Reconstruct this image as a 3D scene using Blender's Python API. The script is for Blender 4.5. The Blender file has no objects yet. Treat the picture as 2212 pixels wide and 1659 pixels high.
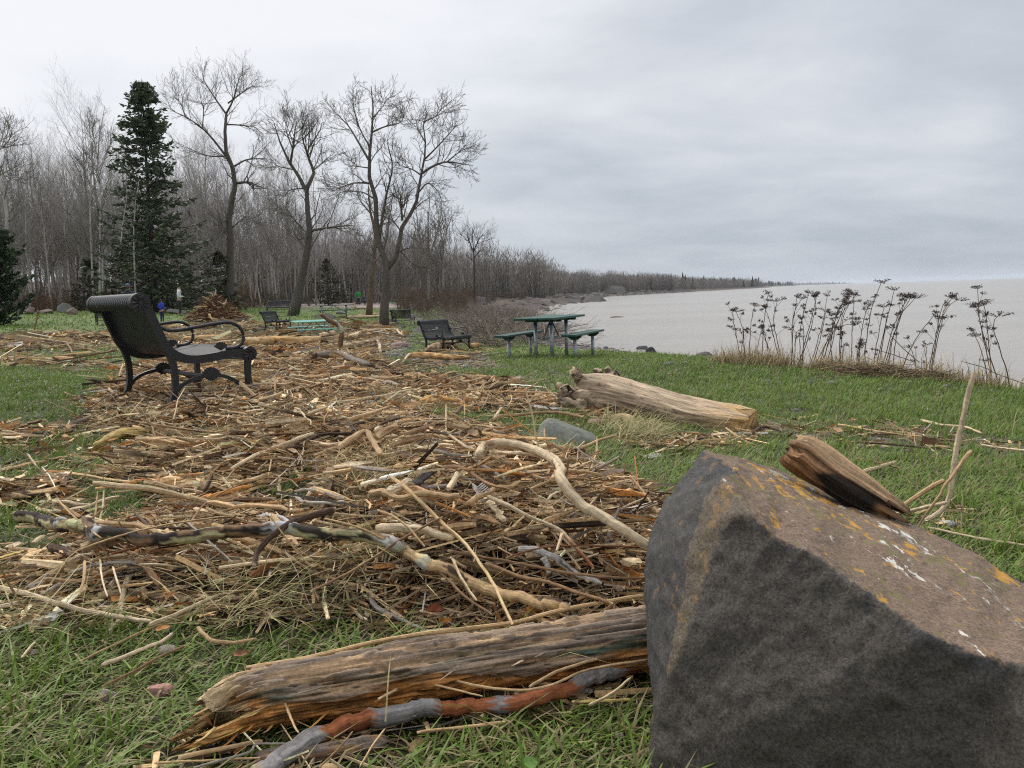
import bpy, bmesh, math, random
import numpy as np
from mathutils import Vector, Matrix
from mathutils.bvhtree import BVHTree

rng = np.random.default_rng(11)
random.seed(11)
S = bpy.context.scene
COL = S.collection
R_ = math.radians

# ------------------------------------------------------------------ camera
CAMZ = 0.88
FPX, CX, CY = 1770.0, 1106.0, 829.5          # focal length / centre for a 2212 x 1659 picture
PITCH, ROLL = 6.26, 1.82
cam_data = bpy.data.cameras.new('camera')
cam_data.sensor_width = 36.0
cam_data.lens = 36.0 * FPX / 2212.0
cam_data.clip_start = 0.05
cam_data.clip_end = 40000.0
cam = bpy.data.objects.new('camera', cam_data)
COL.objects.link(cam)
MR = Matrix.Rotation(R_(90 - PITCH), 3, 'X') @ Matrix.Rotation(R_(-ROLL), 3, 'Z')
cam.matrix_world = Matrix.Translation((0, 0, CAMZ)) @ MR.to_4x4()
S.camera = cam
RM = np.array(MR)
CAM = np.array([0, 0, CAMZ])

# ------------------------------------------------------------------ sky, sun, exposure
S.render.engine = 'CYCLES'
S.view_settings.view_transform = 'Standard'
S.view_settings.look = 'None'
S.view_settings.gamma = 1.0
S.view_settings.exposure = 0.62
S.cycles.use_denoising = False
S.cycles.filter_width = 1.15
S.cycles.sample_clamp_indirect = 2.5
S.cycles.sample_clamp_direct = 8.0
S.cycles.volume_bounces = 1
SUN_EL, SUN_AZ = R_(44), R_(-38)             # azimuth from +Y towards +X
W = bpy.data.worlds.new('World')
S.world = W
W.use_nodes = True
nt = W.node_tree
nt.nodes.clear()


def N(t, kind, **kw):
    n = t.nodes.new(kind)
    for k, v in kw.items():
        if k.startswith('i_'):
            key = k[2:]
            n.inputs[int(key) if key.isdigit() else key.replace('_', ' ')].default_value = v
        else:
            setattr(n, k, v)
    return n


def build_world():
    t = nt
    L = t.links.new
    out = N(t, 'ShaderNodeOutputWorld')
    bg = N(t, 'ShaderNodeBackground')
    L(bg.outputs[0], out.inputs[0])
    sky = N(t, 'ShaderNodeTexSky', sky_type='NISHITA', sun_disc=False, sun_elevation=SUN_EL, sun_rotation=SUN_AZ)
    skym = N(t, 'ShaderNodeVectorMath', operation='SCALE')
    skym.inputs['Scale'].default_value = 0.08
    L(sky.outputs[0], skym.inputs[0])
    tc = N(t, 'ShaderNodeTexCoord')
    sep = N(t, 'ShaderNodeSeparateXYZ')
    L(tc.outputs['Generated'], sep.inputs[0])
    # flat cloud deck: project the view direction on a plane overhead
    za = N(t, 'ShaderNodeMath', operation='MAXIMUM', i_1=0.0)
    L(sep.outputs[2], za.inputs[0])
    zb = N(t, 'ShaderNodeMath', operation='ADD', i_1=0.24)
    L(za.outputs[0], zb.inputs[0])
    dv = N(t, 'ShaderNodeCombineXYZ')
    for i in (0, 1):
        d = N(t, 'ShaderNodeMath', operation='DIVIDE')
        L(sep.outputs[i], d.inputs[0])
        L(zb.outputs[0], d.inputs[1])
        L(d.outputs[0], dv.inputs[i])
    mp = N(t, 'ShaderNodeMapping')
    mp.inputs['Scale'].default_value = (0.75, 1.0, 1.0)
    mp.inputs['Location'].default_value = (3.1, 1.7, 0.4)
    mp.inputs['Rotation'].default_value = (0, 0, R_(14))
    L(dv.outputs[0], mp.inputs[0])
    n1 = N(t, 'ShaderNodeTexNoise', i_Scale=1.25, i_Detail=6.0, i_Roughness=0.5, i_Distortion=0.35)
    n2 = N(t, 'ShaderNodeTexNoise', i_Scale=4.2, i_Detail=7.0, i_Roughness=0.55, i_Distortion=0.4)
    L(mp.outputs[0], n1.inputs[0])
    L(mp.outputs[0], n2.inputs[0])
    r1 = N(t, 'ShaderNodeMapRange', i_1=0.32, i_2=0.70, i_3=-1.0, i_4=1.0)
    L(n1.outputs[0], r1.inputs[0])
    r2 = N(t, 'ShaderNodeMapRange', i_1=0.30, i_2=0.72, i_3=-1.0, i_4=1.0)
    L(n2.outputs[0], r2.inputs[0])
    # broad brightening around the veiled sun and with height (CIE overcast sky)
    sd = (math.sin(SUN_AZ) * math.cos(SUN_EL), math.cos(SUN_AZ) * math.cos(SUN_EL), math.sin(SUN_EL))
    dt = N(t, 'ShaderNodeVectorMath', operation='DOT_PRODUCT')
    L(tc.outputs['Generated'], dt.inputs[0])
    dt.inputs[1].default_value = sd
    g = N(t, 'ShaderNodeMapRange', interpolation_type='SMOOTHSTEP', i_1=0.50, i_2=0.96, i_3=0.0, i_4=1.0)
    L(dt.outputs['Value'], g.inputs[0])
    acc = N(t, 'ShaderNodeMath', operation='MULTIPLY_ADD', i_1=0.42, i_2=0.525)
    L(g.outputs[0], acc.inputs[0])
    a0 = N(t, 'ShaderNodeMath', operation='MULTIPLY_ADD', i_1=0.40)
    L(za.outputs[0], a0.inputs[0])
    L(acc.outputs[0], a0.inputs[2])
    # clouds fade out towards the sun glow, stay soft
    amp = N(t, 'ShaderNodeMapRange', i_1=0.0, i_2=1.0, i_3=0.19, i_4=0.075)
    L(g.outputs[0], amp.inputs[0])
    low = N(t, 'ShaderNodeMapRange', i_1=0.0, i_2=0.16, i_3=0.25, i_4=1.0)
    L(za.outputs[0], low.inputs[0])
    am2 = N(t, 'ShaderNodeMath', operation='MULTIPLY')
    L(amp.outputs[0], am2.inputs[0])
    L(low.outputs[0], am2.inputs[1])
    m1 = N(t, 'ShaderNodeMath', operation='MULTIPLY')
    L(r1.outputs[0], m1.inputs[0])
    L(am2.outputs[0], m1.inputs[1])
    m2 = N(t, 'ShaderNodeMath', operation='MULTIPLY_ADD', i_1=0.045)
    L(r2.outputs[0], m2.inputs[0])
    L(m1.outputs[0], m2.inputs[2])
    a1 = N(t, 'ShaderNodeMath', operation='ADD')
    L(a0.outputs[0], a1.inputs[0])
    L(m2.outputs[0], a1.inputs[1])
    # brightness -> colour: darker parts are bluer
    cr = N(t, 'ShaderNodeValToRGB')
    e = cr.color_ramp.elements
    e[0].position, e[0].color = 0.40, (0.38, 0.425, 0.495, 1)
    e[1].position, e[1].color = 0.95, (0.87, 0.88, 0.915, 1)
    el = cr.color_ramp.elements.new(0.62)
    el.color = (0.565, 0.605, 0.66, 1)
    L(a1.outputs[0], cr.inputs[0])
    # zenith keeps rising beyond the ramp
    zr = N(t, 'ShaderNodeMapRange', i_1=0.42, i_2=1.0, i_3=1.0, i_4=2.1)
    L(za.outputs[0], zr.inputs[0])
    sc = N(t, 'ShaderNodeVectorMath', operation='SCALE')
    L(cr.outputs[0], sc.inputs[0])
    L(zr.outputs[0], sc.inputs['Scale'])
    mx = N(t, 'ShaderNodeMix', data_type='RGBA', i_0=0.94)
    L(skym.outputs[0], mx.inputs[6])
    L(sc.outputs[0], mx.inputs[7])
    L(mx.outputs[2], bg.inputs[0])
    bg.inputs[1].default_value = 0.70


build_world()
sun_d = bpy.data.lights.new('sun', 'SUN')
sun_d.energy = 1.5
sun_d.angle = R_(10)
sun_d.color = (1.0, 0.95, 0.87)
sun = bpy.data.objects.new('sun', sun_d)
COL.objects.link(sun)
sdir = Vector((math.sin(SUN_AZ) * math.cos(SUN_EL), math.cos(SUN_AZ) * math.cos(SUN_EL), math.sin(SUN_EL)))
sun.rotation_euler = sdir.to_track_quat('Z', 'Y').to_euler()
sun.location = (0, 0, 60)


# ------------------------------------------------------------------ numeric helpers
def hash3(ix, iy, iz):
    h = (ix.astype(np.int64) * 374761393 + iy.astype(np.int64) * 668265263 + iz.astype(np.int64) * 1274126177) & 0xFFFFFFFF
    h = ((h ^ (h >> 13)) * 1103515245) & 0xFFFFFFFF
    h = (h ^ (h >> 16)) & 0xFFFF
    return h / 32767.5 - 1.0


def vn(p):
    p = np.asarray(p, float)
    i = np.floor(p)
    f = p - i
    u = f * f * (3 - 2 * f)
    ix, iy, iz = i[..., 0], i[..., 1], i[..., 2]
    r = 0
    for a in (0, 1):
        for b in (0, 1):
            for c in (0, 1):
                w = (u[..., 0] if a else 1 - u[..., 0]) * (u[..., 1] if b else 1 - u[..., 1]) * (u[..., 2] if c else 1 - u[..., 2])
                r = r + w * hash3(ix + a, iy + b, iz + c)
    return r


def fbm(p, o=4, g=0.5):
    p = np.asarray(p, float)
    r, a, s = 0, 1.0, 0
    for k in range(o):
        r = r + a * vn(p * 2 ** k + 17.3 * k)
        s += a
        a *= g
    return r / s


def smooth(t):
    t = np.clip(t, 0, 1)
    return t * t * (3 - 2 * t)


def rays(px, py):
    v = np.stack([(np.asarray(px, float) - CX) / FPX, (CY - np.asarray(py, float)) / FPX, -np.ones_like(np.asarray(px, float))], -1)
    d = v @ RM.T
    return d / d[..., 1:2]


def at(px, py, D):
    return CAM + rays(px, py) * np.asarray(D, float)[..., None]


def project(P):
    q = (np.asarray(P, float) - CAM) @ RM
    z = np.minimum(q[..., 2], -1e-3)
    return CX + FPX * q[..., 0] / -z, CY - FPX * q[..., 1] / -z, -q[..., 2]


def in_poly(x, y, poly):
    inside = np.zeros(np.shape(x), bool)
    n = len(poly)
    for i in range(n):
        x1, y1 = poly[i]
        x2, y2 = poly[(i + 1) % n]
        if y1 == y2:
            continue
        c = ((y1 > y) != (y2 > y)) & (x < (x2 - x1) * (y - y1) / (y2 - y1) + x1)
        inside ^= c
    return inside


# ------------------------------------------------------------------ the lie of the land
ZW = CAMZ - 2.2                                # lake level
ctrl = [(-3, -2, .86), (0, -2, .86), (4, -2, .95), (-3, 1, .85), (0, 1, .86), (3, 1, .92), (-4, 4, .83), (0, 4, .87), (3, 4, .97), (6, 4, 1.08),
        (-2.7, 6.4, .83), (-3.5, 7.2, .82), (-7, 9, .80), (1.6, 5.6, .99), (0.4, 7, .98), (3.3, 11.8, 1.13), (5.6, 9.3, 1.22)]
ctrl = [(x, y, CAMZ - h) for x, y, h in ctrl]
for px, py, D in [(1190, 773, 14.5), (918, 758, 22.8), (675, 728, 36), (825, 706, 42), (635, 688, 54), (390, 682, 46), (350, 696, 41), (465, 690, 41),
                  (775, 659, 97), (605, 673, 64), (720, 684, 52), (100, 676, 60), (300, 672, 62), (500, 668, 68), (50, 812, 11.5), (130, 742, 22),
                  (180, 715, 32), (880, 702, 46), (985, 660, 95), (1000, 720, 34), (560, 760, 18), (760, 800, 13)]:
    p = at(px, py, np.array(D))
    ctrl.append(tuple(p))
ctrl += [(-70, 90, .9), (-40, 130, 1.0), (-60, 30, .5), (-30, 10, .3), (-20, -20, .2), (-25, 110, .5)]
ctrl = np.array(ctrl)


def tps_k(r2):
    return 0.5 * r2 * np.log(r2 + 1e-9)


def tps_fit(P, lam=0.6):
    n = len(P)
    d2 = ((P[:, None, :2] - P[None, :, :2]) ** 2).sum(-1)
    A = np.zeros((n + 3, n + 3))
    A[:n, :n] = tps_k(d2) + lam * np.eye(n)
    A[:n, n] = 1
    A[:n, n + 1:] = P[:, :2]
    A[n:, :n] = A[:n, n:].T
    b = np.zeros(n + 3)
    b[:n] = P[:, 2]
    return np.linalg.solve(A, b)


TPS = tps_fit(ctrl)
SHORE = np.array([(16, -30), (13, -6), (11, 0), (9.0, 5), (7.7, 8.5), (6.4, 12), (5.4, 16), (4.7, 21), (4.25, 26), (3.75, 31), (2.6, 36), (1.9, 47), (1.8, 70),
                  (2.6, 98), (8.3, 152), (19, 185), (21, 215), (36, 325), (67, 405), (119, 533), (217, 780), (330, 1060), (414, 1300), (430, 1500), (520, 1900),
                  (850, 2420), (905, 2600), (900, 3300), (1700, 4900), (2520, 6000), (2600, 6400), (1800, 9500)], float)
LANDPOLY = [tuple(p) for p in SHORE] + [(-9500, 9500), (-9500, -9500), (16, -9500)]


def shore_s(x, y):
    """distance to the waterline, positive on land"""
    d = np.full(np.shape(x), 1e9)
    for a, b in zip(SHORE[:-1], SHORE[1:]):
        ab = b - a
        t = np.clip(((x - a[0]) * ab[0] + (y - a[1]) * ab[1]) / (ab @ ab), 0, 1)
        d = np.minimum(d, np.hypot(x - a[0] - t * ab[0], y - a[1] - t * ab[1]))
    return np.where(in_poly(x, y, LANDPOLY), d, -d)


def raster(polys, blur):
    w, h = 553, 435
    gx, gy = np.meshgrid((np.arange(w) + .5) * 4, (np.arange(h) + .5) * 4)
    gx = gx + 14 * vn(np.stack([gx / 60, gy / 25, 0 * gx], -1))
    gy = gy + 5 * vn(np.stack([gx / 45, gy / 20, 0 * gx + 5], -1))
    im = np.zeros((h, w))
    for poly, v in polys:
        m = in_poly(gx, gy, poly)
        im[m] = v
    for k in range(2):
        for ax in (0, 1):
            b = blur if ax else max(1, blur // 2)
            if b > 0:
                ker = np.ones(2 * b + 1) / (2 * b + 1)
                im = np.apply_along_axis(lambda r: np.convolve(np.pad(r, b, mode='edge'), ker, mode='valid'), ax, im)
    return im


def sample(im, px, py):
    ok = (px > -700) & (px < 2900) & (py > 500)
    ix = np.clip(px / 4, 0, im.shape[1] - 1).astype(int)
    iy = np.clip(py / 4, 0, im.shape[0] - 1).astype(int)
    return np.where(ok, im[iy, ix], 0)


P_MAIN = [(0, 945), (130, 935), (200, 905), (165, 872), (235, 850), (255, 800), (430, 750), (700, 750), (830, 785), (950, 822), (1110, 830), (1200, 858), (1270, 890),
          (1200, 905), (1130, 900), (1000, 897), (920, 890), (880, 905), (1000, 940), (1100, 950), (1150, 985), (1240, 1010), (1270, 1060), (1440, 1110), (1440, 1400),
          (1100, 1392), (850, 1372), (700, 1335), (560, 1370), (420, 1350), (330, 1355), (0, 1370)]
DEB = [(P_MAIN, 1.0),
       ([(0, 925), (540, 925), (480, 1050), (0, 1070)], 0.5), ([(150, 1060), (320, 1058), (345, 1140), (195, 1160)], 0.0), ([(0, 1100), (135, 1108), (150, 1185), (0, 1205)], 0.0),
       ([(0, 975), (200, 990), (220, 1062), (0, 1072)], 0.1), ([(60, 930), (200, 925), (330, 960), (200, 975), (60, 960)], .4), ([(510, 1045), (700, 1050), (670, 1112), (530, 1098)], 0.3),
       ([(310, 940), (480, 950), (470, 985), (320, 975)], 0.6), ([(1125, 895), (1310, 915), (1320, 985), (1130, 990)], 0.2),
       ([(0, 735), (80, 725), (250, 720), (255, 745), (0, 760)], 0.85), ([(0, 770), (250, 780), (240, 803), (0, 790)], 0.6),
       ([(150, 735), (260, 715), (420, 700), (560, 695), (850, 700), (870, 728), (800, 775), (560, 760), (400, 745), (250, 760)], 0.55),
       ([(1130, 870), (1330, 900), (1500, 950), (1650, 935), (1640, 955), (1480, 985), (1290, 965), (1300, 935)], 0.5),
       ([(1620, 905), (1800, 905), (1990, 920), (2212, 965), (2212, 985), (1900, 968), (1640, 942)], 0.22),
       ([(420, 1590), (560, 1625), (900, 1490), (1395, 1450), (1395, 1520), (1100, 1560), (850, 1640), (800, 1700), (380, 1700), (300, 1640)], 0.75),
       ([(1960, 1090), (2080, 1080), (2120, 1150), (1980, 1150)], 0.4),
       ([(880, 765), (1060, 760), (1070, 790), (900, 800)], 0.25), ([(770, 850), (925, 862), (1005, 893), (920, 903), (770, 888)], 0.35), ([(560, 748), (700, 748), (820, 782), (700, 772)], 0.5), ([(410, 690), (540, 688), (560, 700), (400, 704)], 0.6)]
PEB = [([(760, 850), (930, 862), (1010, 893), (920, 905), (760, 890)], 0.95), ([(870, 772), (1060, 765), (1100, 795), (880, 806)], 0.8),
       ([(545, 745), (700, 745), (830, 785), (690, 775)], 0.6), ([(1640, 905), (1800, 903), (1990, 920), (2212, 960), (2212, 990), (1900, 966), (1640, 942)], 0.55),
       ([(780, 715), (870, 728), (875, 765), (790, 775)], 0.8), ([(1100, 800), (1300, 805), (1200, 845), (1080, 830)], 0.3), ([(640, 655), (800, 652), (800, 668), (640, 668)], 0.9)]
STRAW = [([(420, 1320), (700, 1270), (860, 1180), (890, 1250), (720, 1345), (470, 1395)], 1.0), ([(0, 1345), (260, 1350), (240, 1390), (0, 1400)], 0.5),
         ([(700, 1040), (860, 1030), (880, 1110), (730, 1120)], 0.6), ([(200, 860), (330, 860), (330, 930), (210, 930)], 0.4), ([(1300, 925), (1450, 945), (1420, 970), (1310, 965)], 0.9)]
HEAP = [([(480, 870), (800, 830), (980, 890), (1020, 970), (1180, 1040), (1380, 1130), (1420, 1330), (860, 1300), (560, 1290), (300, 1290), (60, 1260), (330, 1010)], 0.07),
        ([(640, 930), (880, 910), (1030, 1000), (1200, 1090), (1330, 1250), (900, 1230), (700, 1130), (560, 1000)], 0.17),
        ([(560, 770), (800, 780), (880, 800), (700, 810)], 0.18)]
IM_DEB, IM_PEB, IM_STRAW, IM_HEAP = raster(DEB, 2), raster(PEB, 2), raster(STRAW, 3), raster(HEAP, 11)
_gx, _gy = np.meshgrid((np.arange(553) + .5) * 4, (np.arange(435) + .5) * 4)
_open = np.exp(-(((_gx - 1235) / 120) ** 4 + ((_gy - 955) / 50) ** 4))      # the open grass round the wedge rock
IM_HEAP *= 1 - _open
IM_DEB *= 1 - .9 * _open


def ground0(x, y):
    x = np.asarray(x, float)
    y = np.asarray(y, float)
    sh = x.shape
    xf, yf = x.ravel(), y.ravel()
    cx, cy = np.clip(xf, -110, 60), np.clip(yf, -30, 170)
    r2 = (cx[:, None] - ctrl[None, :, 0]) ** 2 + (cy[:, None] - ctrl[None, :, 1]) ** 2
    z = tps_k(r2) @ TPS[:len(ctrl)] + TPS[len(ctrl)] + cx * TPS[-2] + cy * TPS[-1]
    s = shore_s(xf, yf)
    far = smooth((yf - 95) / 70)
    zf = ZW + 0.9 + 0.02 * np.clip(s, 0, 60) + 9 * smooth((s - 25) / 170) + 12 * smooth((s - 150) / 600)
    z = z * (1 - far) + zf * far
    w = np.interp(yf, [-5, 8, 13, 20, 32, 45, 100, 400], [2.4, 1.9, 2.6, 3.6, 4.5, 7, 8, 10])
    k = smooth(s / w)
    z = np.where(s > 0, ZW + (z - ZW) * k, ZW + np.maximum(s * 0.12, -1.5))
    near = 1 / (1 + np.hypot(xf, yf) / 30)
    z = z + near * 0.02 * np.sin(xf * 1.7 + 1.3 * np.sin(yf * 1.1)) * np.cos(yf * 1.9) * k
    return z.reshape(sh), s.reshape(sh), w.reshape(sh)


def heap_h(x, y, z, s):
    """height of the drift heap on the lawn, and where its surface is seen in the photo"""
    h = np.zeros(np.shape(z))
    for k in range(7):
        px, py, d = project(np.stack([x, y, z + h], -1))
        t = np.where((d > .5) & (s > 0), sample(IM_HEAP, px, py), 0)
        h = t if k == 0 else h + (t - h) * .5
    px, py, d = project(np.stack([x, y, z + h], -1))
    return h, px, py, d


def ground(x, y):
    z, s, w = ground0(x, y)
    return z + heap_h(x, y, z, s)[0]


DG = np.geomspace(0.7, 420, 420)


def cast(px, py, lift=0.0):
    """where the view ray of a photo point meets the ground (raised by lift)"""
    d = rays(px, py)
    P = CAM + d[None] * DG[:, None]
    g = ground(P[:, 0], P[:, 1]) + lift
    below = P[:, 2] < g
    if not below.any():
        return P[-1]
    i = int(np.argmax(below))
    if i == 0:
        return P[0]
    a = P[i - 1, 2] - g[i - 1]
    b = g[i] - P[i, 2]
    t = a / (a + b + 1e-9)
    return P[i - 1] * (1 - t) + P[i] * t


# ------------------------------------------------------------------ mesh helpers
def mk_mesh(name, V, faces, col=None, gv=None, smooth_f=True):
    V = np.asarray(V, np.float32)
    faces = [np.asarray(f, np.int32) for f in faces if len(f)]
    me = bpy.data.meshes.new(name)
    me.vertices.add(len(V))
    me.vertices.foreach_set('co', V.ravel())
    nl = sum(f.size for f in faces)
    npoly = sum(len(f) for f in faces)
    me.loops.add(nl)
    me.polygons.add(npoly)
    me.loops.foreach_set('vertex_index', np.concatenate([f.ravel() for f in faces]))
    tot = np.concatenate([np.full(len(f), f.shape[1], np.int32) for f in faces])
    st = np.concatenate([[0], np.cumsum(tot)[:-1]]).astype(np.int32)
    me.polygons.foreach_set('loop_start', st)
    me.polygons.foreach_set('loop_total', tot)
    me.polygons.foreach_set('use_smooth', np.full(npoly, smooth_f))
    if col is not None:
        col = np.asarray(col, np.float32)
        if col.ndim == 1:
            col = np.tile(col, (len(V), 1))
        a = me.attributes.new('Col', 'FLOAT_COLOR', 'POINT')
        c4 = np.ones((len(V), 4), np.float32)
        c4[:, :3] = np.clip(col[:, :3], 0, 1)
        a.data.foreach_set('color', c4.ravel())
    if gv is not None:
        a = me.attributes.new('gv', 'FLOAT_VECTOR', 'POINT')
        a.data.foreach_set('vector', np.asarray(gv, np.float32).ravel())
    me.update(calc_edges=True)
    return me


def tubes(paths, radii, sides, cap=True, rmul=None, flat=None):
    """sweep round sections along N paths (N,K,3); returns V, faces, gv, index of path per vertex"""
    P = np.asarray(paths, float)
    if P.ndim == 2:
        P = P[None]
    n, k, _ = P.shape
    r = np.broadcast_to(np.asarray(radii, float), (n, k))
    T = np.gradient(P, axis=1)
    T /= np.linalg.norm(T, axis=2, keepdims=True) + 1e-12
    mean = P[:, -1] - P[:, 0]
    mean /= np.linalg.norm(mean, axis=1, keepdims=True) + 1e-12
    ref = np.where(np.abs(mean[:, 2:3]) > 0.85, np.array([[1.0, 0.2, 0]]), np.array([[0, 0, 1.0]]))
    A = np.cross(ref[:, None, :], T)
    A /= np.linalg.norm(A, axis=2, keepdims=True) + 1e-12
    B = np.cross(T, A)
    th = np.arange(sides) * 2 * np.pi / sides
    c, s = np.cos(th), np.sin(th)
    rr = r[:, :, None]
    if rmul is not None:
        rr = rr * rmul
    fl = 1.0 if flat is None else np.asarray(flat, float).reshape(-1, 1, 1, 1)
    V = P[:, :, None, :] + rr[..., None] * (c[None, None, :, None] * A[:, :, None, :] + fl * s[None, None, :, None] * B[:, :, None, :])
    seg = np.linalg.norm(np.diff(P, axis=1), axis=2)
    along = np.concatenate([np.zeros((n, 1)), np.cumsum(seg, 1)], 1)
    gv = np.zeros((n, k, sides, 3))
    gv[..., 0] = along[:, :, None]
    gv[..., 1] = c * r.mean()
    gv[..., 2] = s * r.mean()
    idx = np.arange(n * k * sides).reshape(n, k, sides)
    a = idx[:, :-1, :]
    b = idx[:, 1:, :]
    q = np.stack([a, np.roll(a, -1, 2), np.roll(b, -1, 2), b], -1).reshape(-1, 4)
    F = [q]
    if cap:
        F.append(idx[:, 0, ::-1].reshape(n, sides))
        F.append(idx[:, -1, :].reshape(n, sides))
    return V.reshape(-1, 3), F, gv.reshape(-1, 3), np.repeat(np.arange(n), k * sides)


def merge(parts):
    """[(V, faces, col)] -> one"""
    Vs, Fs, Cs, o = [], {}, [], 0
    for V, F, c in parts:
        V = np.asarray(V, float)
        c = np.asarray(c, float)
        if c.ndim == 1:
            c = np.tile(c, (len(V), 1))
        Vs.append(V)
        Cs.append(c)
        for f in F:
            f = np.asarray(f)
            if len(f):
                Fs.setdefault(f.shape[1], []).append(f + o)
        o += len(V)
    return np.concatenate(Vs), [np.concatenate(v) for v in Fs.values()], np.concatenate(Cs)


def spline(pts, n):
    """smooth curve through points (Catmull-Rom), n samples"""
    P = np.asarray(pts, float)
    if len(P) == 2:
        t = np.linspace(0, 1, n)[:, None]
        return P[0] * (1 - t) + P[1] * t
    d = np.concatenate([[0], np.cumsum(np.linalg.norm(np.diff(P[:, :3], axis=0), axis=1) + 1e-6)])
    Q = np.vstack([2 * P[0] - P[1], P, 2 * P[-1] - P[-2]])
    out = []
    for u in np.linspace(0, d[-1], n):
        i = min(np.searchsorted(d, u, 'right') - 1, len(P) - 2)
        t = (u - d[i]) / (d[i + 1] - d[i])
        p0, p1, p2, p3 = Q[i], Q[i + 1], Q[i + 2], Q[i + 3]
        out.append(0.5 * (2 * p1 + (p2 - p0) * t + (2 * p0 - 5 * p1 + 4 * p2 - p3) * t * t + (3 * p1 - p0 - 3 * p2 + p3) * t ** 3))
    return np.array(out)


def tag(o, label=None, cat=None, group=None, kind=None):
    if label:
        o['label'] = label
    if cat:
        o['category'] = cat
    if group:
        o['group'] = group
    if kind:
        o['kind'] = kind
    return o


def thing(name, label, cat, loc=(0, 0, 0), rz=0.0, group=None):
    o = bpy.data.objects.new(name, None)
    o.empty_display_size = 0.1
    COL.objects.link(o)
    o.location = loc
    o.rotation_euler = (0, 0, rz)
    return tag(o, label, cat, group)


def obj(name, me, mat, parent=None, loc=None):
    o = bpy.data.objects.new(name, me)
    COL.objects.link(o)
    if mat is not None and not me.materials:
        me.materials.append(mat)
    if parent is not None:
        o.parent = parent
    if loc is not None:
        o.location = loc
    return o


def solo(name, V, F, mat, label, cat, group=None, col=None, gv=None, base='min', smooth_f=True):
    """a thing that is one mesh, its origin at its own base"""
    V = np.asarray(V, float)
    c = V.mean(0)
    c[2] = V[:, 2].min() if base == 'min' else c[2]
    o = obj(name, mk_mesh(name, V - c, F, col, gv, smooth_f), mat, None, tuple(c))
    return tag(o, label, cat, group)


# ------------------------------------------------------------------ materials
def mat_new(name):
    m = bpy.data.materials.new(name)
    m.use_nodes = True
    t = m.node_tree
    b = t.nodes['Principled BSDF']
    return m, t, b, t.links.new


def plain(name, col, rough=0.7, metal=0.0, nscale=20.0, var=0.25, bump=0.2, bdist=0.002, spec=0.4):
    m, t, b, L = mat_new(name)
    tc = N(t, 'ShaderNodeTexCoord')
    n = N(t, 'ShaderNodeTexNoise', i_Scale=nscale, i_Detail=5.0, i_Roughness=0.6)
    L(tc.outputs['Object'], n.inputs[0])
    mr = N(t, 'ShaderNodeMapRange', i_1=0.3, i_2=0.7, i_3=1 - var, i_4=1 + var)
    L(n.outputs[0], mr.inputs[0])
    sc = N(t, 'ShaderNodeVectorMath', operation='SCALE')
    sc.inputs[0].default_value = col
    L(mr.outputs[0], sc.inputs['Scale'])
    L(sc.outputs[0], b.inputs['Base Color'])
    b.inputs['Roughness'].default_value = rough
    b.inputs['Metallic'].default_value = metal
    b.inputs['Specular IOR Level'].default_value = spec
    if bump:
        bp = N(t, 'ShaderNodeBump', i_Strength=bump, i_Distance=bdist)
        L(n.outputs[0], bp.inputs['Height'])
        L(bp.outputs[0], b.inputs['Normal'])
    return m


def colmat(name, rough=0.85, spec=0.25, scale=60.0, var=0.3, grain=False, bump=0.5, bdist=0.004, gscale=(6, 90, 90), trans=0.0, fine=0.0):
    """colour comes from the piece's own Col attribute, varied by noise (along the grain when it has a gv attribute)"""
    m, t, b, L = mat_new(name)
    a = N(t, 'ShaderNodeAttribute', attribute_name='Col')
    n = N(t, 'ShaderNodeTexNoise', i_Scale=scale if not grain else 1.0, i_Detail=6.0, i_Roughness=0.62)
    if grain:
        g = N(t, 'ShaderNodeAttribute', attribute_name='gv')
        mp = N(t, 'ShaderNodeMapping')
        mp.inputs['Scale'].default_value = gscale
        L(g.outputs['Vector'], mp.inputs[0])
        L(mp.outputs[0], n.inputs[0])
    else:
        ge = N(t, 'ShaderNodeNewGeometry')
        L(ge.outputs['Position'], n.inputs[0])
    mr = N(t, 'ShaderNodeMapRange', i_1=0.28, i_2=0.72, i_3=1 - var, i_4=1 + var)
    L(n.outputs[0], mr.inputs[0])
    sc = N(t, 'ShaderNodeVectorMath', operation='SCALE')
    L(a.outputs['Color'], sc.inputs[0])
    L(mr.outputs[0], sc.inputs['Scale'])
    src = sc.outputs[0]
    if fine:
        ge = N(t, 'ShaderNodeNewGeometry')
        n3 = N(t, 'ShaderNodeTexNoise', i_Scale=fine, i_Detail=4.0, i_Roughness=0.7)
        L(ge.outputs['Position'], n3.inputs[0])
        m3 = N(t, 'ShaderNodeMapRange', i_1=0.3, i_2=0.7, i_3=0.72, i_4=1.28)
        L(n3.outputs[0], m3.inputs[0])
        s3 = N(t, 'ShaderNodeVectorMath', operation='SCALE')
        L(src, s3.inputs[0])
        L(m3.outputs[0], s3.inputs['Scale'])
        src = s3.outputs[0]
    L(src, b.inputs['Base Color'])
    b.inputs['Roughness'].default_value = rough
    b.inputs['Specular IOR Level'].default_value = spec
    if bump:
        bp = N(t, 'ShaderNodeBump', i_Strength=bump, i_Distance=bdist)
        L(n.outputs[0], bp.inputs['Height'])
        L(bp.outputs[0], b.inputs['Normal'])
    if trans:
        tr = N(t, 'ShaderNodeBsdfTranslucent')
        L(src, tr.inputs[0])
        mx = N(t, 'ShaderNodeMixShader')
        mx.inputs[0].default_value = trans
        L(b.outputs[0], mx.inputs[1])
        L(tr.outputs[0], mx.inputs[2])
        L(mx.outputs[0], t.nodes['Material Output'].inputs[0])
    return m


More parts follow.
